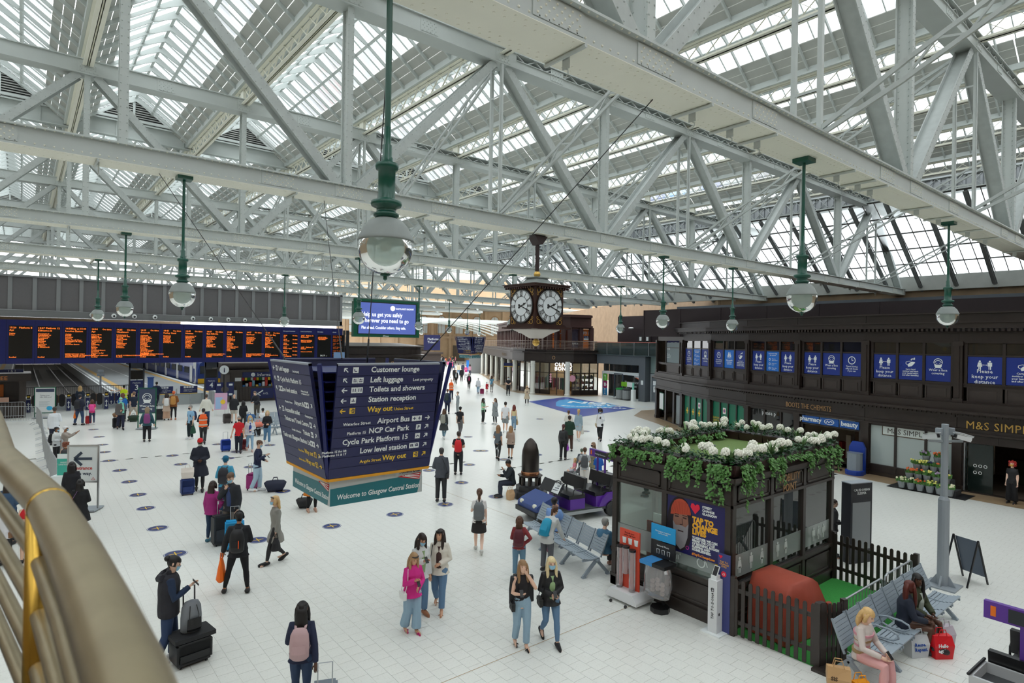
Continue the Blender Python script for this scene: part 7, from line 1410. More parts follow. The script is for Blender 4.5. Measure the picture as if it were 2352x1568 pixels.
def person(label,x,y,h,hd,pose,top,bot,hair,skin=0,fem=False,shoes=(40,40,44),acc=(),z0=0.0,lod=None,cat='person',group=None,look=0.0):
 """front is local +x.  pose = (legs, left arm, right arm, lean);  top = (kind, rgb);  bot = (kind, rgb);  hair = (kind, rgb)"""
 dist = (V((x,y,0))-EYE).length; vox = lod or(.0125 if dist<14 else .018 if dist<24 else .026 if dist<42 else .04)
 legs,la,ra,lean = pose; s = h/1.75; sk = C('skin%d'%skin,*SKINS[skin],.55)
 root = thing('person',label,cat,(x,y,z0),hd,group); root.scale = (s,)*3
 P = V((0,0,.93)); L_ = {}
 if legs=='stand':J = {1:((.01,.095,.90),(.03,.105,.48),(-.01,.11,.085)),-1:((.01,-.095,.90),(.02,-.11,.48),(-.02,-.12,.085))}
 elif legs=='wide':J = {1:((.01,.095,.88),(.06,.19,.48),(.02,.27,.085)),-1:((.01,-.095,.88),(.04,-.15,.46),(-.06,-.20,.085))}; P.z = .91
 elif legs=='walk':J = {1:((.02,.09,.89),(.17,.09,.49),(.24,.09,.09)),-1:((-.02,-.09,.89),(.02,-.09,.46),(-.28,-.09,.15))}; P.z = .92
 elif legs=='step':J = {1:((.01,.09,.89),(.07,.09,.48),(.06,.085,.085)),-1:((-.01,-.09,.89),(-.02,-.09,.47),(-.17,-.09,.11))}; P.z = .92
 elif legs=='sit':P = V((0,0,.52)); J = {1:((.04,.10,.51),(.44,.10,.50),(.46,.10,.085)),-1:((.04,-.10,.51),(.44,-.10,.50),(.42,-.12,.085))}
 elif legs=='sitx':P = V((0,0,.52)); J = {1:((.04,.10,.51),(.43,.02,.56),(.50,-.14,.20)),-1:((.04,-.10,.51),(.43,-.10,.50),(.36,-.08,.085))}
 elif legs=='kick':J = {1:((.01,.09,.9),(.02,.09,.48),(0,.09,.085)),-1:((.01,-.09,.9),(.18,-.09,.55),(-.08,-.09,.30))}
 ax = V((sin(lean),0,cos(lean))); fx = V((cos(lean),0,-sin(lean))); sw = .138 if fem else .160
 def T(k,i=0.0):dz,rx,ry = TORSO[k]; f_ = (.88 if fem and k in(3,4,6,7)else 1.0); return P+ax*dz,(rx*(1.06 if fem and k==5 else 1)+i,ry*f_*(1.0 if not fem or k>2 else 1.03)+i)
 hc = P+ax*.70+V((.02+.05*sin(lean),0,0))-V((0,0,.0)); nod = lean*.6+(.35 if 'nod' in acc else 0); hx = V((cos(look)*cos(nod),sin(look)*cos(nod),-sin(nod))); hz = V((sin(nod)*cos(look),sin(nod)*sin(look),cos(nod))); hy = hz.cross(hx)
 HP = lambda a,b,c:hc+hx*a+hy*b+hz*c
 SH,EL,WR = {},{},{}
 for sd,nm in((1,la),(-1,ra)):
  SH[sd] = P+ax*.465+V((0,sd*sw,0)); e,w = ARM[nm]; EL[sd] = SH[sd]+V((e[0]+lean*.25,e[1]*sd,e[2])); WR[sd] = SH[sd]+V((w[0]+lean*.5,w[1]*sd,w[2]))
  # ---- body: one continuous skin
 b = MB(); n = 10
 pr = [T(k)for k in range(10)]; b.tube([p for p,r in pr]+[hc-hz*.09+hx*.0],[r for p,r in pr]+[(.045,.045)],n)
 hp = [HP(o_,0,dz)for dz,rx,ry,o_ in HEAD]
 R = [];
 for(dz,rx,ry,o_)in HEAD:R.append([HP(o_+rx*cos(2*pi*j/14),ry*sin(2*pi*j/14),dz)for j in range(14)])
 b.add([v for r in R for v in r],[(i*14+j,i*14+(j+1)%14,(i+1)*14+(j+1)%14,(i+1)*14+j)for i in range(8)for j in range(14)]+[tuple(range(14))[::-1],tuple(range(112,126))])
 if vox<.03:
  b.tube([HP(.085,0,.03),HP(.108,0,-.012),HP(.112,0,-.03),HP(.09,0,-.038)],[.009,.013,.016,.012],6)
  for sd in(-1,1):b.tube([HP(-.005,sd*.068,-.03),HP(-.012,sd*.082,.0),HP(-.012,sd*.078,.03)],[.01,.015,.012],5)
  b.tube([HP(.075,-.018,-.062),HP(.082,0,-.064),HP(.075,.018,-.062)],[.008,.012,.008],5)
 ex = MB()
 for sd in(1,-1):
  b.tube([P+ax*.44+V((0,sd*.06,0)),SH[sd],SH[sd].lerp(EL[sd],.35),EL[sd],EL[sd].lerp(WR[sd],.3),WR[sd]],[.05,.052,.045,.037,.038,.026],8)
  hp_,kn,an = map(V,J[sd]); b.tube([hp_+V((0,-sd*.01,.05)),hp_,hp_.lerp(kn,.4),kn,kn.lerp(an,.35),kn.lerp(an,.75),an],[.08,.088,.078,.054,.056,.042,.034],8)
  b.tube([an+V((-.04,0,-.03)),an+V((.02,0,-.035)),an+V((.11,sd*.015,-.055)),an+V((.19,sd*.02,-.065))],[(.03,.03),(.042,.036),(.028,.042),(.014,.032)],7)
  hand(ex,WR[sd],WR[sd]-EL[sd],sd,1.0,4)
 voxel(b,'body',sk,root,vox,ex)
 # ---- clothes
 kind,rgb = top; inf = {'tee':.016,'long':.02,'jacket':.034,'coat':.036,'dress':.018,'crop':.012,'tank':.012,'vest':.05,'blouse':.03}[kind]; hem = {'tee':-.10,'long':-.10,'jacket':-.13,'coat':-.40,'dress':-.36,'crop':.12,'tank':-.05,'vest':-.14,'blouse':-.16}[kind]; sl = {'tee':.62,'tank':0,'vest':0,'crop':0}.get(kind,2)
 tm = C('cloth_%d_%d_%d'%rgb,*rgb,.8); c = MB()
 if legs.startswith('sit'):hem = max(hem,-.06)
 ps,rs = [],[]
 for dz in([hem]if hem<-.05 else[])+[q for q in(-.2,-.05,.03,.12,.25,.37,.455,.50)if q>hem+.02]:
  k = min(range(10),key=lambda i:abs(TORSO[i][0]-dz)); _,r = T(k,inf); f_ = 1+(.28*(-.05-dz)/.35 if dz<-.05 else 0)
  if dz<-.05:r = ((TORSO[1][1]+inf+.012)*f_,(TORSO[1][2]+inf+.03)*f_)
  if legs in('walk','step')and dz<-.1:r = (r[0]*(1.35 if legs=='walk' else 1.2),r[1])
  ps.append(P+ax*dz if dz>-.06 else P+V((0,0,dz))); rs.append(r)
 ps.append(P+ax*.54); rs.append((.055+inf*.5,.062+inf*.5)); c.tube(ps,rs,12)
 if kind in('jacket','coat'):c.tube([P+ax*.50,P+ax*.57],[(.075,.08),(.066,.07)],10)
 if sl:
  for sd in(1,-1):
   i2 = inf*.8; A = [P+ax*.45+V((0,sd*.06,0)),SH[sd],SH[sd].lerp(EL[sd],.5)]; r = [.05+i2,.052+i2,.046+i2]
   if sl>1:A+=[EL[sd],EL[sd].lerp(WR[sd],.5),EL[sd].lerp(WR[sd],.95)]; r+=[.041+i2,.038+i2,.030+i2]
   else:A+=[SH[sd].lerp(EL[sd],.66)]; r+=[.048+i2]
   c.tube(A,r,9)
 t_ = voxel(c,{'tee':'t_shirt','long':'sweater','jacket':'jacket','coat':'coat','dress':'dress','crop':'crop_top','tank':'vest_top','vest':'gilet','blouse':'blouse'}[kind],tm,root,vox)
 bk,brgb = bot
 if bk:
  c = MB(); bm = C('cloth_%d_%d_%d'%brgb,*brgb,.85); i3 = .010
  c.tube([P+V((0,0,-.10)),P+V((0,0,-.04)),P+V((0,0,.03)),P+ax*.10],[(.085,.12),(.105+i3,.158+i3),(.104+i3,.165+i3),(.096+i3,.145+i3)],12)
  for sd in(1,-1):
   hp_,kn,an = map(V,J[sd])
   if bk=='skirt':continue
   wd = {'skinny':(.078,.056,.058,.036),'straight':(.086,.072,.068,.062),'wide':(.092,.088,.095,.105),'shorts':(.098,.1,0,0)}[bk]; A = [hp_+V((0,-sd*.01,.05)),hp_,hp_.lerp(kn,.45)]; r = [.085+i3,.09+i3,wd[0]+i3]
   if bk=='shorts':A.append(hp_.lerp(kn,.8)); r.append(.098)
   else:A+=[kn,kn.lerp(an,.35),an+(kn-an).normalized()*.03]; r+=[wd[1]+.006,wd[2]+.006,wd[3]+.006]
   c.tube(A,r,9)
  if bk=='skirt':c.tube([P+V((0,0,-.36)),P+V((0,0,-.2)),P+V((0,0,-.05)),P+ax*.1],[(.20,.22),(.17,.20),(.12,.175),(.098,.14)],14)
  voxel(c,{'shorts':'shorts','skirt':'skirt'}.get(bk,'trousers'),bm,root,vox)
 if shoes:
  sm = C('cloth_%d_%d_%d'%shoes,*shoes,.5)
  for sd in(1,-1):
   an = V(J[sd][2]); c = MB(); tilt = 0.5 if an.z>.13 and legs in('walk','kick')else 0
   c.tube([(-.075,0,-.038),(-.04,0,-.028),(.03,0,-.030),(.08,0,-.040),(.14,0,-.050),(.19,0,-.058),(.215,0,-.064)],[(.04,.03),(.055,.046),(.054,.05),(.044,.055),(.035,.056),(.026,.05),(.012,.03)],10)
   if 'heels' in acc:c = MB(); c.tube([(.0,0,-.05),(.09,0,-.07),(.16,0,-.078),(.2,0,-.078)],[(.012,.03),(.012,.04),(.012,.045),(.008,.03)],8); c.cyl((-.05,0,-.03),(-.05,0,-.085),.008,5); c.tube([(-.05,0,-.03),(0,0,-.05)],[.02,.03],6); c.tube([(0.0,-.035,-.0),(.03,0,.0),(.0,.035,0.)],.007,5); c.tube([(.11,-.045,-.07),(.12,0,-.035),(.11,.045,-.07)],.011,5)
   c.smooth = True; c.sm = [True]*len(c.f); c.xf(Matrix.Translation(an)@Matrix.Rotation(tilt,4,'Y')); c.build('shoe',[sm],root)
   # ---- hair, hat, face
 hk,hrgb = hair; hm = C('hair_%d_%d_%d'%hrgb,*hrgb,.5 if hk not in HATS else .8,noise=.25,nscale=40)
 if hk!='bald':
  c = MB(); c.smooth = True; k = 1.13 if hk not in HATS else 1.17; G_ = 16; rows = [(dz,rx,ry,o_)for dz,rx,ry,o_ in HEAD]; RR = []
  for(dz,rx,ry,o_)in rows:RR.append([HP(o_-.008+rx*k*cos(2*pi*j/G_),ry*k*sin(2*pi*j/G_),dz*(1.08 if dz>0 else 1))for j in range(G_)])
  F = []
  for i in range(8):
   for j in range(G_):
    a = (2*pi*(j+.5)/G_+pi)%(2*pi)-pi; zc = (rows[i][0]+rows[i+1][0])/2; face = abs(a)<(1.15 if hk!='hood' else 1.0)
    if(zc<.055 and face)or(zc<-.04 and hk in('short','cap','bun','pony','beanie')and not(abs(a)>2.2 and zc>-.09))or(zc<-.0 and abs(a)<1.6 and hk in('short','cap','beanie')):continue
    F.append((i*G_+j,i*G_+(j+1)%G_,(i+1)*G_+(j+1)%G_,(i+1)*G_+j))
  F.append(tuple(range(8*G_,9*G_))); c.add([v for r in RR for v in r],F)
  if hk in('long','bob'):
   ln = .42 if hk=='long' else .16
   c.tube([HP(-.055,0,.07),HP(-.085,0,-.03),HP(-.085,0,-.12),HP(-.10,0,-.12)-V((0,0,ln*.5)),HP(-.085,0,-.12)-V((0,0,ln))],[(.05,.075),(.05,.088),(.05,.10),(.045,.11),(.02,.085)],10)
   if fem and hk=='long':
    for sd in(-1,1):c.tube([HP(.03,sd*.062,.07),HP(.025,sd*.085,-.01),HP(.04,sd*.09,-.10),HP(.055,sd*.085,-.10)-V((0,0,ln*.45)),HP(.05,sd*.08,-.1)-V((0,0,ln*.75))],[.02,.03,.034,.034,.012],7)
   elif hk=='bob':
    for sd in(-1,1):c.tube([HP(.03,sd*.062,.07),HP(.02,sd*.085,0),HP(.02,sd*.085,-.10)],[.02,.03,.03],7)
  if hk=='bun':c.ell(HP(-.12,0,.05),(.05,.05,.05),10,7)
  if hk=='pony':c.tube([HP(-.10,0,.05),HP(-.15,0,.0),HP(-.14,0,-.12),HP(-.11,0,-.25)],[.025,.035,.032,.01],8)
  if hk=='cap':c.tube([HP(.07,-.06,.055),HP(.13,0,.05),HP(.07,.06,.055)],[(.035,.012),(.05,.012),(.035,.012)],8)
  if hk=='curly':
   for q in range(26):a = q*2.4; zz = -.1+.2*q/26; rr = .1; c.ell(HP(-.03+rr*.9*cos(a)*(1 if cos(a)<.4 else .35),rr*sin(a),zz),(.045,)*3,6,5)
  c.sm = [True]*len(c.f); c.build({'cap':'cap','beanie':'beanie','hood':'headscarf'}.get(hk,'hair'),[hm],root)
 if vox<.03:
  c = MB()
  for sd in(-1,1):c.ell(HP(.083,sd*.031,.012),(.011,.011,.008),6,5)
  c.build('eyes',[C('eye_dark',34,26,24,.2)],root)
  c = MB()
  for sd in(-1,1):c.tube([HP(.078,sd*.05,.034),HP(.092,sd*.032,.04),HP(.094,sd*.015,.036)],.005,4)
  c.build('eyebrows',[hm if hk not in HATS and hk!='bald' else C('brow',70,52,44)],root)
  if not any(a.startswith('mask')for a in acc if isinstance(a,str)):c = MB(); c.tube([HP(.082,-.022,-.064),HP(.094,0,-.063),HP(.082,.022,-.064)],[(.003,.005),(.004,.008),(.003,.005)],5); c.build('lips',[C('lips%d'%skin,*[(190,110,100),(170,95,85),(130,75,65),(100,55,50),(200,120,112)][skin])],root)
 W_ = Matrix.Translation((x,y,z0))@Matrix.Rotation(hd,4,'Z')@Matrix.Scale(s,4)
 for a in acc:
  if a in('heels','nod'):continue
  a = a if isinstance(a,tuple)else(a,); nm = a[0]; col = a[1]if len(a)>1 else None
  cm = C('cloth_%d_%d_%d'%col,*col,.6)if isinstance(col,tuple)else None; who = label
  for cut in(' and ',' with ',' beside ',' behind ',' by ',' past ',' on ',' at ',' seen ',' over ',' in the ',' holding '):
   while len(who.split())>10 and cut in who:who = who[:who.rfind(cut)]
  if nm=='mask':
   c = MB(); rows = [(-.095,.055,.05,.040),(-.07,.075,.062,.030),(-.04,.092,.071,.016),(-.012,.106,.077,.006)]; n_ = 9; RR = [[HP(o_+.012+rx*cos(-1.15+2.3*j/(n_-1)),ry*1.06*sin(-1.15+2.3*j/(n_-1)),dz)for j in range(n_)]for dz,rx,ry,o_ in rows]
   c.add([v for r in RR for v in r],[(i*n_+j,i*n_+j+1,(i+1)*n_+j+1,(i+1)*n_+j)for i in range(3)for j in range(n_-1)]); c.build('face_mask',[cm],root)
  elif nm=='glasses':c = MB(); c.tube([HP(.045,-.075,.085),HP(.085,-.03,.095),HP(.085,.03,.095),HP(.045,.075,.085)],[(.012,.012),(.02,.014),(.02,.014),(.012,.012)],6); c.build('sunglasses',[BLACK],root)
  elif nm=='phones':c = MB(); c.tube([HP(-.01,.09*cos(t),.02+.12*sin(t))for t in[pi*j/10 for j in range(11)]],.012,6); [c.ell(HP(-.01,sd*.088,.0),(.035,.022,.042),8,6)for sd in(-1,1)]; c.build('headphones',[BLACK],root)
  elif nm=='scarf':c = MB(); c.tube([P+ax*.5+V((.06,-.1,0)),P+ax*.56+V((.09,0,0)),P+ax*.52+V((.10,.08,0)),P+ax*.2+V((.15,.1,0)),P+ax*-.02+V((.16,.1,0))],[(.03,.03),(.04,.04),(.03,.045),(.02,.05),(.015,.05)],7); c.build('scarf',[cm],root)
  elif nm=='band':
   c = MB()
   for dz in(.02,.2):k = 1 if dz<.1 else 4; r = T(k,inf+.006)[1]; c.tube([P+ax*dz,P+ax*(dz+.045)],[r,r],12)
   c.build('reflective_band',[C('reflective',205,212,200,.3)],t_)
  elif nm=='stripes':
   for i_,dz in enumerate((.06,.16,.26,.36)):k = min(range(10),key=lambda i:abs(TORSO[i][0]-dz)); r = T(k,inf+.008)[1]; c = MB(); c.tube([P+ax*dz,P+ax*(dz+.04)],[r,r],12); c.build('stripe',[C('stripe_%d'%(i_%2),*((168,140,100),(212,150,160))[i_%2])],t_)
  elif nm=='inner':c = MB(); c.tube([P+ax*.02+V((.058,0,0)),P+ax*.3+V((.066,0,0)),P+ax*.47+V((.05,0,0))],[(.098,.075),(.108,.08),(.078,.06)],10); c.build('inner_top',[cm],root)
  elif nm=='drape':
   c = MB(); c.tube([P+ax*.53+V((-.03,0,0)),P+ax*.47+V((-.045,0,0)),P+ax*.3+V((-.05,0,0)),P+ax*.05+V((-.05,0,0)),P+ax*-.08+V((-.05,0,0))],[(.07,.10),(.10,.20),(.10,.215),(.10,.21),(.09,.20)],14)
   for sd in(-1,1):c.tube([SH[sd]+V((-.03,sd*.03,.02)),SH[sd]+V((-.06,sd*.06,-.25)),SH[sd]+V((-.03,sd*.07,-.5))],[.07,.058,.048],9)
   voxel(c,'draped_jacket',cm,root,vox)
  elif nm=='backpack':
   g = thing('backpack','%s backpack worn by the %s'%(a[2],who),'backpack'); g.matrix_world = W_@Matrix.Translation(P+ax*.27+V((-(.115+inf),0,0)))@Matrix.Rotation(lean,4,'Y')
   c = MB(); c.smooth = True; c.tube([(-.07,0,-.24),(-.085,0,-.20),(-.09,0,0),(-.08,0,.14),(-.06,0,.21),(-.05,0,.23)],[(.05,.11),(.08,.145),(.085,.15),(.075,.135),(.05,.10),(.02,.05)],14); c.sm = [True]*len(c.f); c.build('bag',[cm],g)
   c = MB(); c.tube([(-.155,0,-.17),(-.17,0,-.12),(-.165,0,0)],[(.02,.10),(.025,.11),(.012,.10)],10); c.build('pocket',[cm],g)
   if len(a)>3:c = MB(); c.box(-.196,-.05,-.14,-.18,-.035,.02); c.build('orange_trim',[C('trim_orange',240,90,30)],g)
   c = MB()
   for sd in(-1,1):c.tube([(-.01,sd*.07,.20),(.06,sd*.08,.235),(.20,sd*.085,.17),(.25,sd*.10,0),(.12,sd*.13,-.15),(-.02,sd*.10,-.2)],[(.008,.02)]*6,6)
   c.build('strap',[cm],g)
  elif nm in('handbag','crossbag'):
   sd = a[3]if len(a)>3 else 1; g = thing('handbag','%s handbag of the %s'%(a[2],who),'handbag'); g.matrix_world = W_@Matrix.Translation(P+V((.03 if nm=='handbag' else-.06,sd*(.19+inf),-.06)))
   c = MB(); c.prism([(-.11,-.08),(.11,-.08),(.12,.06),(.10,.08),(-.10,.08),(-.12,.06)],-.035,.035,'y'); c.build('bag',[cm],g); c = MB(); c.prism([(-.12,.0),(.12,.0),(.10,.085),(-.10,.085)],sd*.036,sd*.042,'y'); c.box(-.015,sd*.04,.0,.015,sd*.048,.02); c.build('flap',[cm],g)
   q = MB(); q.tube([(-.10,0,.07),(-.09,-sd*.05,.3),(-.06,-sd*(.08+.1*(nm=='crossbag')),.56),(.06,-sd*(.08+.12*(nm=='crossbag')),.56),(.12,-sd*.05,.3),(.10,0,.07)],.008,5); q.build('strap',[cm],g)
  elif nm=='phone':
   w = (WR[1]+WR[-1])/2 if(WR[1]-WR[-1]).length<.28 else WR[a[1]if len(a)>1 else-1]; g = thing('phone','dark phone held by the '+who,'phone'); g.matrix_world = W_@Matrix.Translation(w+V((.085,0,.05)))@Matrix.Rotation(-.7,4,'Y'); c = MB(); c.box(-.004,-.035,-.07,.004,.035,.07); c.build('body',[BLACK],g); c = MB(); c.box(-.006,-.031,-.062,-.004,.031,.062); c.build('screen',[C('phone_glow',90,110,140,.2)],g)
  elif nm=='carrier':
   sd = a[3]if len(a)>3 else 1; w = WR[sd]; g = thing('carrier_bag','%s carried by the %s'%(a[2],who),'bag'); g.matrix_world = W_@Matrix.Translation(w+V((.0,sd*.03,-.10)))
   c = MB(); sp = a[4]if len(a)>4 else 1; c.tube([(0,0,-.44*sp),(0,0,-.40*sp),(0,0,-.2*sp),(0,0,-.03)],[(.13*sp,.06),(.16*sp,.09*sp),(.13*sp,.07),(.05,.03)],10); c.build('bag',[cm],g); c = MB()
   for q in(-.02,.02):c.tube([(-.05,q,-.04),(-.015,q,.09),(.015,q,.09),(.05,q,-.04)],.008,5)
   c.build('handles',[cm],g)
 return root
def suitcase(label,x,y,hd,rgb,h=.62,w=.42,handle=True,d=.24,z0=0):
 g = thing('suitcase',label,'suitcase',(x,y,z0),hd); cm = C('cloth_%d_%d_%d'%rgb,*rgb,.45); c = MB(); c.smooth = True
 e = .03; c.box(-d/2,-w/2+e,.06,d/2,w/2-e,h); c.box(-d/2,-w/2,.06+e,d/2,w/2,h-e); c.box(-d/2+e,-w/2+e,.04,d/2-e,w/2-e,h+.02); c.smooth = False; c.sm = [False]*len(c.f); c.build('shell',[cm],g)
 c = MB(); c.box(d/2,-w/2+.05,.12,d/2+.02,w/2-.05,h*.55); c.box(-d/2-.015,-w/2+.05,.12,-d/2,w/2-.05,h*.8); c.build('pocket',[cm],g); c = MB()
 for sy in(-1,1):
  for sx in(-1,1):c.cyl((sx*d*.35,sy*w*.36-.015,.03),(sx*d*.35,sy*w*.36+.015,.03),.03,8)
 c.build('wheels',[BLACK],g)
 if handle:c = MB(); c.tube([(-d/2+.03,-.1,h),(-d/2+.03,-.1,h+.36),(-d/2+.03,.1,h+.36),(-d/2+.03,.1,h)],.011,6); c.build('pull_handle',[GALV],g)
 return g
def holdall(label,x,y,hd,rgb,L=.55,R=.17,z0=0.0,nm='holdall',cat='bag'):
 g = thing(nm,label,cat,(x,y,z0),hd); cm = C('cloth_%d_%d_%d'%rgb,*rgb,.7); c = MB(); c.tube([(-L/2,0,R*.9),(-L/2+.04,0,R),(0,0,R*1.06),(L/2-.04,0,R),(L/2,0,R*.9)],[(R*.8,R*.8),(R,R),(R*1.05,R),(R,R),(R*.8,R*.8)],12); c.sm = [True]*len(c.f); c.build('bag',[cm],g); c = MB(); [c.tube([(-.1,q,R*1.9),(-.06,q*.6,R*1.9+.12),(.06,q*.6,R*1.9+.12),(.1,q,R*1.9)],.012,5)for q in(-.05,.05)]; c.build('handles',[cm],g); return g
def shopper(label,x,y,hd,rgb,words=None,wc=None,w=.36,h=.40,z0=0.0):
 g = thing('shopping_bag',label,'bag',(x,y,z0),hd); cm = C('cloth_%d_%d_%d'%rgb,*rgb,.5); c = MB(); c.add([(-w/2+.02,-.09,0),(w/2-.02,-.09,0),(w/2-.02,.09,0),(-w/2+.02,.09,0),(-w/2,-.10,h*.6),(w/2,-.11,h*.6),(w/2,.10,h*.6),(-w/2,.10,h*.6),(-w/2+.01,-.05,h),(w/2,-.04,h*.96),(w/2-.01,.05,h),(-w/2,.05,h*.97)],[(3,2,1,0)]+[(i+j,i+(j+1)%4,i+4+(j+1)%4,i+4+j)for i in(0,4)for j in range(4)]+[(8,9,10,11)]); c.build('bag',[cm],g); c = MB(); [c.tube([(-.08,q,h-.01),(-.05,q,h+.10),(.05,q,h+.10),(.08,q,h-.01)],.008,5)for q in(-.045,.045)]; c.build('handles',[cm],g)
 if words:text(words,.085,wc,g,(-w/2+.05,-.115,h*.55),(pi/2-.05,0,0),res=1,ext=.001,bold=.003)
 return g
def cam_deg(x,y,d):return atan2(-y,-x)+radians(d)
def PP(label,xyh,deg,pose,top,bot,hair,**k):
 x,y,h = xyh; return person(label,x,y,h,cam_deg(x,y,deg),pose,top,bot,hair,**k)
DENIM = (96,128,160); LDENIM = (148,176,196); BK = (28,28,32); NV = (26,34,62); BLUEM = (150,200,226); BRN = (92,62,44); DBR = (46,32,26); BLN = (206,170,116); GRY = (140,136,132); WH = (232,234,236); BKH = (22,18,18)
# ---- the nearer people
PP('woman in a bright pink jacket with sunglasses on her head looking at her phone',(5.749,9.906,1.523),25,('step','fwd','phone',.06),('jacket',(214,44,140)),('wide',LDENIM),('long',(176,140,100)),skin=1,fem=True,shoes=(190,20,110),acc=('heels','nod','glasses',('phone',),('handbag',(236,236,236),'white',-1)))
PP('woman in a white blazer and blue mask behind the pink jacket',(6.252,10.476,1.643),30,('step','down','phone',.05),('jacket',(222,226,226)),('straight',DENIM),('long',DBR),skin=1,fem=True,shoes=(160,110,80),acc=('nod',('mask',BLUEM),('inner',(150,178,130)),('phone',)))
PP('smiling woman in a cream blazer with sunglasses on her head and brown top',(6.691,10.44,1.65),-8,('walk','fwd','down',.0),('jacket',(226,220,208)),('straight',DENIM),('long',DBR),skin=1,fem=True,shoes=(190,140,110),acc=('heels','glasses',('inner',(70,44,40)),('handbag',BK,'small black',-1)),look=-.3)
PP('woman with a black leather jacket over her shoulders and a hand at her ear',(7.039,8.234,1.583),15,('step','ear','hold',.0),('tank',(30,26,30)),('straight',LDENIM),('long',(150,116,80)),skin=0,fem=True,shoes=BK,acc=('heels',('drape',BK),('phone',-1),('handbag',BK,'black',-1)))
PP('platinum blonde woman in a black blazer, blue mask and black canvas shoes',(7.574,8.064,1.582),18,('walk','fwd','fwd',.03),('jacket',BK),('skinny',DENIM),('long',(226,206,160)),skin=0,fem=True,shoes=BK,acc=(('mask',BLUEM),('inner',(150,178,130)),('phone',),('handbag',(20,18,18),'large black',-1)))
_g = PP('man in a black padded gilet and navy sleeves reading his phone',(1.975,11.476,1.791),88,('step','down','phone',.06),('long',(28,46,74)),('straight',(44,62,96)),('bun',BKH),skin=0,shoes=(200,200,204),acc=('nod',('mask',BLUEM),('phone',-1)))
if _g:
 c = MB(); c.tube([(0,0,.78),(0,0,.9),(0,0,1.05),(0,0,1.2),(.01,0,1.32),(.02,0,1.42),(.03,0,1.48)],[(.16,.21),(.165,.215),(.16,.2),(.165,.205),(.165,.215),(.13,.18),(.08,.09)],14); voxel(c,'padded_gilet',C('gilet_black',38,38,46,.8,noise=.2,nscale=12,bump=.5),_g,.0125); c = MB(); c.tube([(-.09,-.12,1.44),(-.13,0,1.40),(-.09,.12,1.44),(.0,.1,1.5),(.0,-.1,1.5)],[.05,.07,.05,.04,.04],8); c.build('hood',[MATS['gilet_black']],_g)
PP('woman with long black hair, navy top and jeans walking away at the bottom edge',(3.241,8.756,1.637),172,('step','phone','back',.0),('long',(30,38,66)),('skinny',(44,62,92)),('long',BKH),skin=3,fem=True,acc=(('backpack',(190,158,160),'dusty pink'),('phone',1),('carrier',(168,160,150),'grey folded jacket',1,1.2)))
PP('man in black with headphones seen from behind',(3.674,13.721,1.754),172,('wide','out','phone',.03),('jacket',(26,27,33)),('skinny',(22,22,26)),('short',BKH),skin=2,shoes=(30,28,30),acc=(('phones',),('backpack',(24,24,28),'black',1),('carrier',(246,112,20),'orange carrier bag',1,1.15)))
PP('blonde woman in a grey knit dress and black boots with a blue mask',(4.867,14.993,1.649),-72,('walk','down','back',.02),('dress',(138,136,130)),('skinny',BK),('bob',BLN),skin=0,fem=True,shoes=(20,20,22),acc=(('mask',BLUEM),('glasses',),('carrier',BK,'black leather bag',1,.8)))
PP('woman in a magenta anorak with short brown hair and jeans',(4.01,17.525,1.633),150,('stand','down','hip',.0),('jacket',(158,40,118)),('skinny',(38,60,88)),('bob',DBR),skin=0,fem=True,shoes=(50,110,130))
PP('man in a dark blazer and blue mask beside the stacked suitcases',(4.396,17.154,1.885),-28,('stand','down','chin',.05),('jacket',(38,40,46)),('straight',(120,112,104)),('short',(96,70,50)),skin=0,acc=('nod',('mask',BLUEM),('inner',(50,66,110))))
PP('man in a turquoise checked shirt and teal cap',(4.948,20.055,1.811),165,('stand','fwd','fwd',.0),('long',(70,160,196)),('straight',(40,66,96)),('cap',(16,96,130)),skin=0,acc=(('backpack',(34,36,44),'charcoal'),))
PP('bearded man in a red cap and dark navy anorak',(4.953,23.506,1.9),0,('step','fwd','fwd',.03),('coat',(30,34,48)),('skinny',(24,24,28)),('cap',(206,30,34)),skin=3,shoes=(34,34,38),acc=('nod',('mask',(190,186,180))))
PP('young man in a navy sweater and pale jeans looking down at his phone',(6.575,22.355,1.835),75,('step','fwd','phone',.05),('long',(26,34,66)),('straight',(170,196,214)),('short',BRN),skin=0,shoes=WH,acc=('nod',('mask',BLUEM),('phone',-1)))
PP('girl in a white printed tee and black skirt seen from behind',(9.285,12.633,1.666),178,('walk','phone','down',.0),('tee',(236,232,230)),('skirt',(42,38,38)),('pony',BRN),skin=4,fem=True,shoes=(214,212,206),acc=(('backpack',(108,112,114),'grey'),))
PP('man in a dark grey coat with black crossbody bag beside the blue sign',(11.131,17.37,1.84),172,('stand','fwd','down',.0),('jacket',(70,74,82)),('straight',BK),('short',(60,56,54)),skin=0,acc=(('crossbag',BK,'black',-1),))
PP('man in a black tee with grey jumper at his waist seen from behind',(13.935,20.464,1.785),176,('stand','fwd','fwd',.0),('tee',(40,40,46)),('straight',(34,36,42)),('short',(60,48,42)),skin=0,acc=(('backpack',(214,30,40),'red sling'),))
PP('man in a dark padded jacket sitting on the black plinth eating',(13.553,16.49,1.72),-75,('sit','chin','hold',.18),('jacket',(30,38,44)),('straight',(38,44,60)),('short',BKH),skin=2,acc=('nod',))
PP('woman in a maroon striped sweater and jeans seen from behind',(9.049,10.72,1.431),175,('stand','fwd','hip',.0),('long',(140,52,56)),('straight',(104,140,164)),('bob',BRN),skin=0,fem=True,acc=(('backpack',(92,34,46),'maroon leather'),))
PP('woman in a white jacket bending over beside the bench',(9.824,10.606,1.587),150,('stand','down','down',.55),('jacket',(206,208,206)),('straight',(92,94,100)),('pony',BRN),skin=0,fem=True,acc=(('backpack',(20,150,186),'turquoise'),('carrier',(150,30,90),'purple bag',1,.8)))
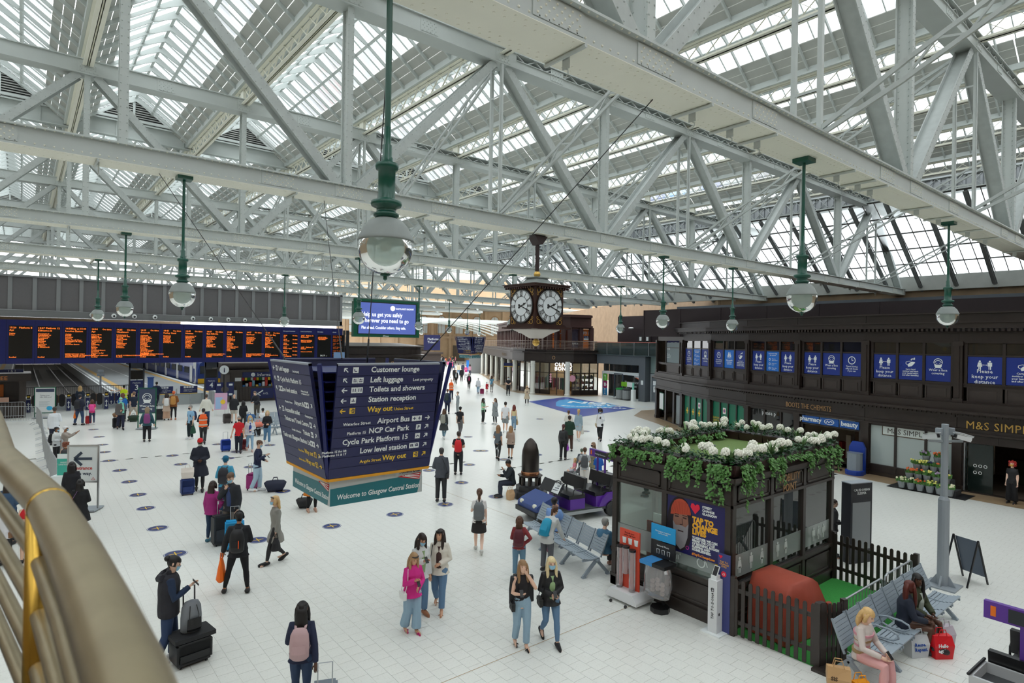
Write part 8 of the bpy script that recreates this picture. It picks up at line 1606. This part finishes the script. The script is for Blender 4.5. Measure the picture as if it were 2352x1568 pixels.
PP('man in a pale blue shirt sitting with his back to us on the rear bench',(11.128,11.753,1.75),160,('sit','chin','lap',.0),('long',(128,164,222)),('straight',NV),('short',BKH),skin=1)
PP('grey haired woman in a blue tunic sitting on the rear bench end',(10.993,9.823,1.66),150,('sit','fwd','lap',.0),('blouse',(72,116,146)),('straight',(56,50,52)),('short',(150,146,142)),skin=0,fem=True,shoes=(190,140,120),acc=(('mask',(40,44,66)),))
BF_ = radians(-90)
person('blonde woman in a striped pink jumper and pink trousers on the bench end',10.72,3.98,1.66,BF_-.1,('sit','lap','lap',.12),('long',(214,202,196)),('straight',(228,172,170)),('bob',(220,180,120)),skin=0,fem=True,shoes=(200,180,170),acc=('nod',('stripes',),('phone',)))
person('woman with long auburn braids and a dark denim jacket on the bench',12.55,3.95,1.66,BF_+.5,('sitx','lap','lap',.1),('jacket',(36,42,58)),(None,BK),('long',(92,36,26)),skin=3,fem=True,shoes=(40,36,40),look=.6)
person('woman in an olive jacket with a mask under her chin on the bench',13.1,3.95,1.66,BF_-.3,('sit','lap','lap',.05),('jacket',(62,68,46)),(None,BK),('long',BKH),skin=3,fem=True,shoes=(40,36,40),acc=(('inner',(190,200,190)),),look=-.5)
PP('red haired shop worker in black at the food shop entrance',(27.539,5.329,1.527),-20,('stand','down','down',.0),('tee',(24,24,28)),('wide',(22,22,26)),('curly',(168,40,36)),skin=4,fem=True,acc=(('mask',(200,150,60)),))
PP('person in black half hidden behind the black totem',(16.548,6.861,1.507),100,('stand','fwd','fwd',.0),('jacket',BK),('straight',BK),('short',DBR),skin=0)
# ---- middle distance, right of the blue sign
PP('woman in a dark parka with long brown hair past the blue sign',(18.298,28.347,1.699),165,('walk','fwd','down',.0),('coat',(56,60,62)),('skinny',(120,152,168)),('long',BRN),skin=0,fem=True,shoes=WH,acc=(('backpack',(150,150,140),'pale grey'),))
PP('man in a black tee and black cap striding away',(19.742,28.879,1.69),160,('walk','down','down',.0),('tee',(30,30,36)),('straight',(104,104,106)),('cap',BK),skin=0,shoes=(110,70,50))
PP('man in pale grey sweats touching his chin',(25.457,37.577,1.669),-70,('stand','chin','down',.0),('long',(150,158,164)),('straight',(160,166,168)),('short',(120,104,92)),skin=0)
PP('man in navy with dark rucksack at the sign edge',(24.79,37.983,1.861),165,('stand','down','down',.0),('jacket',(32,44,78)),('straight',NV),('short',BRN),skin=0,acc=(('backpack',(40,56,60),'dark green'),))
PP('staff man in an orange high visibility vest on the street',(31.129,47.071,1.9),150,('stand','fwd','fwd',.0),('vest',(246,100,30)),('straight',(30,36,62)),('bald',BRN),skin=0,acc=(('band',),))
PP('woman in a mint tee and black leggings talking',(23.815,32.154,1.707),70,('stand','hold','hold',.0),('tee',(150,206,168)),('skinny',BK),('long',DBR),skin=0,fem=True,shoes=WH,acc=(('mask',BLUEM),('handbag',BK,'black',1)))
PP('woman in a long grey checked coat and black leggings',(24.375,31.553,1.731),-45,('stand','chin','down',.0),('coat',(142,148,150)),('skinny',BK),('bob',BRN),skin=0,fem=True,shoes=WH)
PP('man in a white tee and grey shorts walking away',(22.574,28.223,1.883),178,('walk','down','down',.0),('tee',(236,236,240)),('shorts',(140,146,148)),('short',DBR),skin=0,shoes=WH)
PP('woman with waist length auburn hair beside the white tee man',(23.69,28.761,1.591),175,('step','down','down',.0),('tank',(226,206,160)),('straight',(128,160,186)),('long',(112,44,36)),skin=0,fem=True,acc=(('handbag',(232,226,200),'cream',-1),('carrier',(178,146,104),'brown paper bag',-1,.8)))
PP('woman in a grey top and black leggings with long light hair',(17.165,21.977,1.635),170,('walk','fwd','down',.0),('tee',(96,104,112)),('skinny',(24,24,28)),('long',(150,112,78)),skin=1,fem=True,shoes=BK,acc=(('carrier',(200,204,206),'white and kraft shopping bags',1,1),))
PP('woman in a taupe smock and black cycling shorts',(17.846,21.888,1.554),170,('step','phone','down',.0),('blouse',(172,148,134)),('shorts',BK),('long',(170,130,90)),skin=1,fem=True,shoes=BK,acc=(('carrier',(176,140,98),'kraft paper bag',1,.9),))
PP('woman in a beige trench coat holding her phone by the blue floor decal',(34.071,39.635,1.702),5,('stand','fwd','phone',.0),('coat',(204,186,160)),('skinny',BK),('long',BLN),skin=0,fem=True,shoes=WH,acc=(('mask',BK),('phone',)))
PP('security guard in black with a blue lanyard by the white columns',(38.423,47.644,1.9),10,('stand','fwd','fwd',.0),('tee',(26,28,36)),('straight',(24,26,34)),('short',DBR),skin=0,acc=(('mask',BLUEM),))
PP('woman in a white shirt and black trousers checking her phone',(25.384,23.143,1.795),-10,('walk','phone','down',.02),('blouse',(236,238,242)),('straight',BK),('curly',DBR),skin=2,fem=True,acc=('nod',('mask',BLUEM),('phone',1),('handbag',(196,176,140),'straw',-1)))
PP('man in a dark green hoodie and brown trousers',(21.519,21.7,1.805),178,('stand','down','fwd',.0),('jacket',(30,60,44)),('straight',(70,46,38)),('short',DBR),skin=0)
PP('woman in a black striped tracksuit holding a purple bag',(19.691,20.25,1.67),165,('stand','down','down',.0),('jacket',BK),('straight',(26,26,30)),('pony',(80,32,32)),skin=0,fem=True,acc=(('backpack',(34,34,38),'black'),('carrier',(140,50,170),'round purple bag',-1,.6)))
PP('boy in a white top with a topknot',(24.185,24.474,1.636),170,('stand','fwd','fwd',.0),('long',(226,222,214)),('straight',(60,60,66)),('bun',BRN),skin=0)
PP('girl in a pale blue hoodie with bare legs',(24.233,23.726,1.781),168,('walk','down','down',.0),('long',(150,172,186)),('shorts',(170,186,196)),('pony',BLN),skin=0,fem=True,shoes=WH,acc=(('carrier',(214,210,200),'cream tote bag',-1,.8),))
PP('man in a grey tee with a grey rucksack beside the pushchair',(16.402,15.699,1.582),178,('stand','hold','hold',.0),('tee',(176,180,184)),('wide',(218,214,208)),('short',BRN),skin=0,acc=(('backpack',(78,80,84),'dark grey'),))
PP('boy in a green cap behind the purple buggy',(17.552,16.978,1.229),160,('stand','fwd','fwd',.0),('tee',(60,70,80)),('straight',NV),('cap',(92,104,88)),skin=0)
PP('woman in a khaki coat and black mask behind the purple buggy',(18.06,16.81,1.468),-60,('stand','fwd','fwd',.0),('coat',(150,146,120)),('straight',(90,86,80)),('bob',(140,110,84)),skin=0,fem=True,acc=(('mask',BK),))
PP('child in a bright blue hoodie behind the purple buggy',(17.453,15.965,1.22),175,('stand','fwd','fwd',.0),('coat',(24,92,180)),('straight',NV),('short',(30,40,70)),skin=0)
PP('man in a maroon tee leaning on the dark shop corner',(38.507,28.659,1.819),-85,('kick','cross','cross',-.05),('tee',(96,24,44)),('skinny',(40,52,84)),('short',DBR),skin=0,shoes=WH,acc=(('mask',(30,60,140)),))
# ---- left side
PP('man in a white shirt and navy trousers by the queue barriers',(1.296,37.318,1.895),172,('stand','down','fwd',.0),('blouse',(228,232,238)),('straight',(34,38,58)),('short',(70,58,52)),skin=2)
PP('boy in a white jacket with blue mask in the queue',(1.188,32.218,1.527),60,('stand','fwd','fwd',.0),('jacket',(222,226,228)),('straight',BK),('short',BKH),skin=2,acc=(('mask',BLUEM),('backpack',(30,32,36),'black')))
PP('man in a white cap and taupe top raising his arm',(1.46,31.59,1.619),80,('stand','up','up',.0),('blouse',(160,150,142)),('straight',BK),('cap',(232,232,234)),skin=2,acc=(('mask',BLUEM),))
PP('woman with curly red hair and teal skirt in the queue',(1.336,28.171,1.445),165,('stand','fwd','fwd',.0),('tank',(120,80,60)),('skirt',(40,150,176)),('curly',(130,72,50)),skin=0,fem=True,acc=(('backpack',(52,54,58),'dark grey'),))
PP('woman in a black coat with a gold chain strap by the entrance sign',(1.262,19.806,1.613),170,('stand','fwd','fwd',.0),('coat',(26,26,30)),('straight',BK),('bob',BKH),skin=1,fem=True,acc=(('crossbag',(120,90,130),'mauve',1),))
PP('woman in black standing behind the entrance sign',(1.204,22.203,1.691),175,('stand','down','down',.0),('coat',(30,30,36)),('straight',BK),('long',BKH),skin=0,fem=True)
PP('woman in a denim jacket with long dark hair behind the brass rail',(-0.216,20.378,1.7),150,('stand','fwd','fwd',.0),('jacket',(62,88,118)),('straight',BK),('long',DBR),skin=0,fem=True)
PP('woman in a white blouse behind the brass rail',(-0.269,18.528,1.521),140,('stand','fwd','hold',.0),('blouse',(226,226,230)),('straight',BK),('long',BRN),skin=0,fem=True,acc=(('handbag',(130,90,60),'tan',-1),))
PP('woman in a red off-shoulder top and denim shorts behind the brass rail',(0.163,18.486,1.588),170,('stand','fwd','fwd',.0),('crop',(206,30,40)),('shorts',(50,70,106)),('pony',(130,84,52)),skin=0,fem=True)
PP('person in dark clothes by the sanitiser unit',(0.611,20.417,1.608),160,('stand','fwd','fwd',.0),('coat',(40,40,46)),('straight',BK),('short',BRN),skin=0)
PP('man in a navy patterned jacket and jeans by the ticket gates',(2.759,44.771,1.9),150,('wide','down','fwd',.0),('jacket',(42,46,66)),('straight',(52,74,108)),('cap',(50,52,60)),skin=0,acc=(('backpack',(30,32,40),'navy'),('carrier',(246,120,20),'orange bag',1,.8)))
PP('little girl in pink by the ticket gates',(3.376,44.605,1.541),172,('stand','fwd','fwd',.0),('tee',(232,60,130)),('skinny',(50,60,90)),('long',BRN),skin=0,fem=True,shoes=WH,acc=(('backpack',(240,80,160),'hot pink'),))
PP('blonde woman in a dark denim jacket passing the gates',(3.2,51.712,1.9),178,('stand','fwd','fwd',.0),('jacket',(36,48,66)),('straight',BK),('long',BLN),skin=0,fem=True)
PP('staff man in a yellow high visibility vest pointing left',(5.766,51.384,1.9),176,('stand','point','fwd',.0),('vest',(214,236,30)),('straight',BK),('short',BKH),skin=1,acc=(('band',),))
PP('woman in a mint headscarf and grey jacket with a black case',(4.503,41.52,1.876),10,('walk','fwd','down',.0),('jacket',(96,92,92)),('straight',(30,34,58)),('hood',(140,220,196)),skin=1,fem=True,acc=(('mask',BLUEM),('scarf',(140,224,200))))
PP('woman in bright blue behind the mint headscarf',(5.013,45.214,1.826),175,('stand','fwd','fwd',.0),('jacket',(30,110,190)),('straight',BK),('bob',(110,66,50)),skin=0,fem=True)
PP('man in a navy tee and beige shorts by the gates',(5.639,45.315,1.9),178,('wide','down','fwd',.0),('tee',(30,40,60)),('shorts',(200,190,176)),('short',(130,104,88)),skin=0)
PP('woman in a teal top and black trousers',(5.079,36.05,1.804),178,('stand','out','out',.0),('jacket',(44,84,96)),('straight',(24,24,30)),('bob',(150,130,104)),skin=0,fem=True,acc=(('backpack',(130,60,120),'purple patterned'),))
PP('woman in a beige dress with long brown hair by the barrier',(7.351,44.496,1.785),178,('stand','fwd','fwd',.0),('dress',(202,178,160)),('wide',(196,160,136)),('long',DBR),skin=0,fem=True,acc=(('backpack',(226,226,226),'white'),))
PP('man in an orange patterned jacket and black trousers',(7.752,44.5,1.9),172,('stand','fwd','fwd',.0),('jacket',(140,84,36)),('skinny',BK),('beanie',(226,110,70)),skin=0,shoes=(176,96,50),acc=(('backpack',(196,140,70),'tan'),))
PP('man in a pale blue tee and black mask carrying a green bag',(7.047,35.749,1.816),-50,('stand','down','down',.0),('tee',(140,182,214)),('straight',(30,44,50)),('short',GRY),skin=0,shoes=WH,acc=(('mask',BK),('backpack',(40,54,90),'navy'),('carrier',(20,70,50),'dark green bag',1,1)))
PP('man in an orange high visibility vest seen from behind',(7.25,33.814,1.828),175,('walk','fwd','down',.0),('long',(32,30,44)),('straight',BK),('short',DBR),skin=0,acc=())
PP('man in a cream sweater and jeans near platform four',(8.961,41.068,1.9),178,('stand','out','out',.0),('blouse',(228,226,216)),('straight',(44,66,104)),('short',(70,54,46)),skin=0)
PP('bald man in a black hoodie and beige shorts',(10.57,40.996,1.837),172,('stand','down','fwd',.0),('jacket',(30,32,38)),('shorts',(190,184,174)),('bald',BRN),skin=0)
PP('woman in a black leather jacket by the information kiosk',(10.413,38.361,1.656),176,('stand','down','fwd',.0),('jacket',(26,26,30)),('straight',BK),('long',BKH),skin=0,fem=True)
PP('man in dark clothes leaning over bags at the kiosk',(12.459,42.63,1.9),-30,('stand','fwd','fwd',.35),('jacket',(34,36,46)),('straight',(80,76,70)),('short',(120,96,76)),skin=0)
PP('woman in white sitting on the far bench',(11.263,37.389,1.65),170,('sit','lap','lap',.0),('tee',WH),('straight',(150,150,156)),('short',BKH),skin=2,fem=True)
PP('man in a red tee and black mask pulling a blue case',(8.034,30.247,1.755),0,('step','down','out',.0),('tee',(206,24,38)),('straight',(30,34,50)),('short',GRY),skin=1,acc=(('mask',BK),))
PP('blonde woman in a white jacket and blue top beside the red tee',(8.575,30.426,1.742),8,('walk','fwd','down',.0),('jacket',(214,216,222)),('skinny',(140,172,200)),('long',BLN),skin=0,fem=True,shoes=(220,190,180),acc=(('mask',BLUEM),('inner',(30,60,150))))
PP('woman in a black sweatshirt and jeans walking towards us',(9.928,32.193,1.718),5,('walk','fwd','fwd',.0),('long',(26,26,32)),('straight',(90,130,164)),('bob',(200,176,130)),skin=0,fem=True,shoes=WH)
PP('man in navy walking on the platform',(8.213,53.988,1.9),165,('walk','hip','hip',.0),('jacket',(34,46,76)),('straight',(40,44,60)),('short',BKH),skin=0)
PP('person in a leopard jacket half hidden behind the big sign',(7.208,18.778,1.715),10,('stand','fwd','fwd',.0),('coat',(206,120,34)),('skinny',(22,22,26)),('long',DBR),skin=0,fem=True,shoes=(190,150,130))
# ---- up the street
PP('woman in black and white near the street centre',(49.151,74.769,1.9),0,('walk','hold','hold',.0),('tee',BK),('wide',(226,224,218)),('long',BRN),skin=0,fem=True)
PP('man in a black jacket and white tee walking down the street',(41.275,61.406,1.9),0,('walk','down','down',.0),('jacket',BK),('skinny',BK),('short',DBR),skin=0,shoes=WH,acc=(('inner',WH),))
PP('man in black walking behind the white tee man',(45.054,67.358,1.9),5,('walk','down','down',.0),('jacket',(24,24,28)),('straight',BK),('short',BKH),skin=2)
PP('man in black with his back turned up the street',(45.908,66.956,1.9),178,('walk','down','down',.0),('jacket',(30,30,36)),('straight',BK),('short',DBR),skin=0)
PP('man in a cream jacket up the street',(53.486,78.885,1.9),178,('stand','down','down',.0),('jacket',(210,196,170)),('straight',DENIM),('short',DBR),skin=0)
PP('woman in pink pushing a white pram',(50.77,72.932,1.9),0,('stand','hold','hold',.0),('jacket',(220,90,150)),('straight',BK),('short',BRN),skin=0,fem=True)
PP('woman in black with a pink top and blue mask on the street',(39.637,56.296,1.79),0,('walk','down','down',.0),('jacket',(26,28,34)),('straight',BK),('bob',BLN),skin=0,fem=True,acc=(('mask',BLUEM),('inner',(226,50,120))))
PP('grey haired woman in white pulling a maroon case',(36.9,50.745,1.678),176,('walk','down','back',.0),('jacket',(222,224,230)),('straight',(150,180,204)),('short',(220,220,220)),skin=0,fem=True,acc=(('handbag',(120,112,100),'grey',1),))
PP('little girl in a red dress holding a hand',(38.994,52.032,1.082),178,('walk','down','out',.0),('dress',(206,40,56)),(None,BK),('pony',DBR),skin=0,fem=True)
PP('woman in a blue top with a white bag holding the girl\'s hand',(39.122,51.346,1.821),176,('walk','out','down',.0),('tee',(96,150,180)),('skinny',(130,126,120)),('bob',BRN),skin=0,fem=True,acc=(('handbag',(222,218,206),'white',-1),))
PP('woman in pink among the nearer street walkers',(60.776,91.915,1.9),178,('walk','down','down',.0),('jacket',(226,60,120)),('straight',(60,60,70)),('long',DBR),skin=0,fem=True)
PP('tall man in navy up the street',(55.519,80.634,1.9),176,('stand','down','down',.0),('jacket',(50,60,86)),('straight',(60,66,84)),('short',DBR),skin=0)
PP('woman in lilac up the street',(55.168,78.177,1.796),176,('stand','down','down',.0),('jacket',(196,150,170)),('straight',(70,70,84)),('long',DBR),skin=0,fem=True)
cr = random.Random(21); pal = [(206,40,50),(226,90,60),(40,60,110),(30,30,36),(230,230,232),(220,110,150),(90,110,130),(60,60,66),(200,190,170),(60,130,170)]
CROWD = (81.613,130.856,81.258,128.319,73.039,119.002,65.42,98.326,77.033,117.476,78.952,123.024,81.1,130.821,63.56,102.083,64.867,98.308,77.984,118.536,69.625,110.829,63.544,97.18,81.383,122.792,66.24,102.518,81.366,127.16,83.629,131.102,64.339,96.547,78.422,122.071,69.804,105.013,64.392,97.1,75.412,117.816,71.117,110.151,75.875,122.514,82.184,124.787,68.18,111.29,71.375,113.936,76.885,120.542,79.15,118.118,80.082,126.258,74.882,115.622,67.527,107.015,71.099,113.061,81.139,122.146,77.13,125.737)
for k in range(0,len(CROWD),2):
 person('tiny distant pedestrian in the crowd at the street end',CROWD[k],CROWD[k+1],cr.uniform(1.6,1.8),cr.uniform(0,6.28),('walk' if k%3 else 'stand','down','down',0),(cr.choice(['tee','jacket','jacket']),cr.choice(pal)),('straight',cr.choice(pal[2:])),(cr.choice(['short','long','bob']),cr.choice([DBR,BRN,BKH,BLN])),skin=cr.choice([0,0,1,3]),fem=k%4==0,shoes=None,lod=.06,group='distant crowd at the street end')
 # ---- luggage and bags standing about
hv = (7.25,33.814)
c = MB(); c.tube([(0,0,.85),(0,0,1.05),(0,0,1.3),(0,0,1.45)],[(.15,.2),(.14,.19),(.16,.21),(.10,.13)],12); _o = [o for o in COL.objects if o.get('label')=='man in an orange high visibility vest seen from behind'][0]; _v = c.build('high_vis_vest',[C('vest_orange',250,100,36)],_o); c = MB()
for z in(.92,1.16):c.tube([(0,0,z),(0,0,z+.05)],[(.158,.208)]*2,12)
c.build('reflective_band',[MATS['reflective']],_v)
suitcase('black hard toolbox case with blue edged pockets standing by the gilet man',*(2.279,11.243),cam_deg(*(2.279,11.243),20),(26,27,30),.42,.56,False,.36)
gx = (2.279,11.243); q = MB(); q.box(-.22,-.32,0,.22,.32,.07); g = tag(q.build('case_lid',[C('case_black',34,35,38)]),'flat black tray lying on the toolbox case','tray'); g.location = (gx[0],gx[1],.45); g.rotation_euler.z = cam_deg(gx[0],gx[1],20)
g = thing('backpack','grey backpack with black pull handle standing on the black tray','backpack',(gx[0],gx[1]+.02,.52),cam_deg(gx[0],gx[1],200)); c = MB(); c.tube([(0,0,0),(0,0,.03),(0,0,.25),(0,0,.42),(0,0,.5),(0,0,.52)],[(.09,.14),(.115,.165),(.12,.165),(.11,.15),(.07,.11),(.03,.06)],14); c.sm = [True]*len(c.f); c.build('bag',[C('pack_grey',120,124,130,.8)],g); c = MB(); c.tube([(-.11,0,.05),(-.15,0,.10),(-.145,0,.26)],[(.02,.11),(.03,.12),(.012,.11)],10); c.tube([(.1,-.09,.3),(.12,-.09,.72),(.12,.09,.72),(.1,.09,.3)],.013,6); [c.tube([(-.13,sd*.07,.06),(-.135,sd*.075,.3),(-.09,sd*.05,.46)],.006,4)for sd in(-1,1)]; c.build('handle_and_zips',[BLACK],g)
for lb,px,dg,rgb,hh,ww in(('navy blue suitcase in front of the red cap man',(4.512,23.226),10,(28,50,110),.55,.42),('tall black suitcase by the magenta anorak woman',(4.178,17.143),20,(52,54,58),.78,.5),('turquoise suitcase behind the headphones man',(4.325,16.538),0,(30,150,206),.74,.46),('magenta suitcase beside the navy sweater man',(6.512,22.708),60,(150,30,110),.58,.4),('cobalt blue suitcase pulled by the red tee man',(7.653,31.048),10,(26,66,170),.55,.42),('black suitcase behind the green framed sign',(6.99,44.721),0,(34,34,40),.72,.46),('dark brown suitcase of the bald man',(10.16,41.014),20,(70,62,60),.6,.42),('black suitcase of the mint headscarf woman',(4.403,42.207),10,(28,28,34),.6,.42),('small red case beside the little girl in pink',(3.224,44.928),0,(190,30,40),.5,.32),('maroon suitcase pulled up the street',(36.958,50.135),0,(150,24,84),.55,.42),('red and black case beside the red tee man',(8.486,30.905),0,(120,26,34),.5,.36),('black bag case of the leather jacket woman',(10.263,35.065),0,(40,40,44),.5,.4)):suitcase(lb,px[0],px[1],cam_deg(px[0],px[1],dg),rgb,hh,ww)
suitcase('grey cabin case pulled by the long black haired woman',*(3.463,8.405),cam_deg(*(3.463,8.405),180),(120,130,140),.5,.36)
holdall('large navy holdall on the floor beside the magenta suitcase',*(7.095,21.985),cam_deg(*(7.095,21.985),90),(30,36,58),.62,.2); holdall('black holdall at the feet of the leopard jacket',*(7.163,19.303),cam_deg(*(7.163,19.303),90),BK,.42,.17); holdall('black and green sports bag by the navy tee man',*(5.561,44.871),cam_deg(*(5.561,44.871),90),(28,50,34),.5,.2); holdall('brown paper wrapped bag on the black case',4.403,42.207,0,(130,96,66),.4,.13,.64); holdall('blue holdall at the information kiosk',*(11.533,41.127),0,(40,90,140),.6,.24); holdall('heap of bright bags on the near bench by the kiosk',10.263,34.865,0,(226,130,110),.5,.14,.5)
px = (4.512,23.226); shopper('white and red supermarket carrier on the navy suitcase',px[0],px[1],cam_deg(px[0],px[1],90),(226,216,206),None,None,.4,.36,.58)
shopper('grey white reusable bag with blue words by the bench',*(12.482,3.721),radians(-30),(206,210,212),'Reuse.\nRepeat.',C('reuse_blue',40,80,160)); shopper('red reusable bag with white words by the bench',*(12.783,3.435),radians(-35),(220,24,36),'Hello\nagain',WHITE); shopper('clear bag with purple contents behind the red bag',*(13.359,3.538),radians(-20),(190,180,190),None,None,.34,.36); shopper('brown paper bag at the feet of the striped jumper woman',*(10.144,4.086),radians(-60),(196,156,108),'SIS',C('kraft_ink',80,60,40),.34,.42); shopper('orange and green bag at the bottom edge by the bench',*(10.295,3.822),radians(-30),(240,160,30),None,None,.26,.26); shopper('brown paper bag beside the eating man',*(13.244,16.206),0,(196,160,120),None,None,.24,.34)
def pushchair(label,x,y,hd,rgb,hood):
 g = thing('pushchair',label,'pushchair',(x,y,0),hd); cm = C('cloth_%d_%d_%d'%rgb,*rgb,.7); c = MB()
 for sd in(-1,1):c.tube([(.38,sd*.2,.12),(.0,sd*.22,.5),(-.42,sd*.22,1.0)],.014,6); c.tube([(-.32,sd*.22,.12),(.1,sd*.22,.55)],.014,6)
 c.tube([(-.42,-.22,1.0),(-.46,0,1.02),(-.42,.22,1.0)],.016,6); c.build('frame',[GALV],g); c = MB(); c.prism([(-.25,.42),(.25,.38),(.25,.44),(-.18,.48),(-.34,.95),(-.40,.93)],-.19,.19,'y'); c.build('seat',[cm],g); c = MB()
 if hood:c.tube([(-.36+.3*cos(t),0,.7+.34*sin(t))for t in(.3,.8,1.3,1.8,2.3)],[(.02,.2),(.03,.21),(.03,.21),(.03,.21),(.02,.2)],8); c.build('hood',[cm],g); c = MB()
 for sx in(.38,-.32):
  for sd in(-1,1):c.cyl((sx,sd*.22-.02,.1),(sx,sd*.22+.02,.1),.1,12)
 c.build('wheels',[BLACK],g); return g
px = (16.876,16.723); pushchair('dark grey pushchair with a small blonde girl in it',px[0],px[1],cam_deg(px[0],px[1],-75),(90,92,96),True); person('small blonde girl in a pink top sitting in the pushchair',px[0],px[1],1.0,cam_deg(px[0],px[1],-75),('sit','lap','lap',-.1),('tee',(220,130,150)),('shorts',(190,190,200)),('long',BLN),skin=4,fem=True,shoes=(130,50,110),z0=.2)
px = (48.567,69.653); pushchair('white hooded pram on the street',px[0],px[1],cam_deg(px[0],px[1],0),(232,232,236),True)
# ---- remesh every figure part into one smooth continuous surface
for o,vox,ex in JOBS:
 r_ = o.modifiers.new('remesh','REMESH'); r_.mode = 'VOXEL'; r_.voxel_size = vox; r_.use_smooth_shade = True
 if vox<.05:m_ = o.modifiers.new('smooth','SMOOTH'); m_.factor = .5; m_.iterations = 3 if vox<.02 else 1
bpy.context.view_layer.update(); _dg = bpy.context.evaluated_depsgraph_get()
NEWM = [bpy.data.meshes.new_from_object(o.evaluated_get(_dg))for o,v,e in JOBS]
for(o,vox,ex),me in zip(JOBS,NEWM):
 o.modifiers.clear(); mt = o.data.materials[0]
 if ex and ex.v:
  bmx = bmesh.new(); bmx.from_mesh(me); tmp = ex.mesh('hands',[mt]); bmx.from_mesh(tmp); bmx.to_mesh(me); bmx.free(); bpy.data.meshes.remove(tmp)
 if not me.materials:me.materials.append(mt)
 me.polygons.foreach_set('use_smooth',[True]*len(me.polygons)); o.data = me
 # ================================================================ turn lettering into meshes of their own
bpy.context.view_layer.update()
_dg = bpy.context.evaluated_depsgraph_get()
for o in[o for o in COL.objects if o.type=='FONT']:
 me = bpy.data.meshes.new_from_object(o.evaluated_get(_dg)); n = o.name; p = o.parent; mw = o.matrix_basis.copy(); kids = [c for c in o.children]
 bpy.data.objects.remove(o,do_unlink=True)
 q = bpy.data.objects.new(n,me); COL.objects.link(q); q.parent = p; q.matrix_basis = mw
bpy.context.view_layer.update()
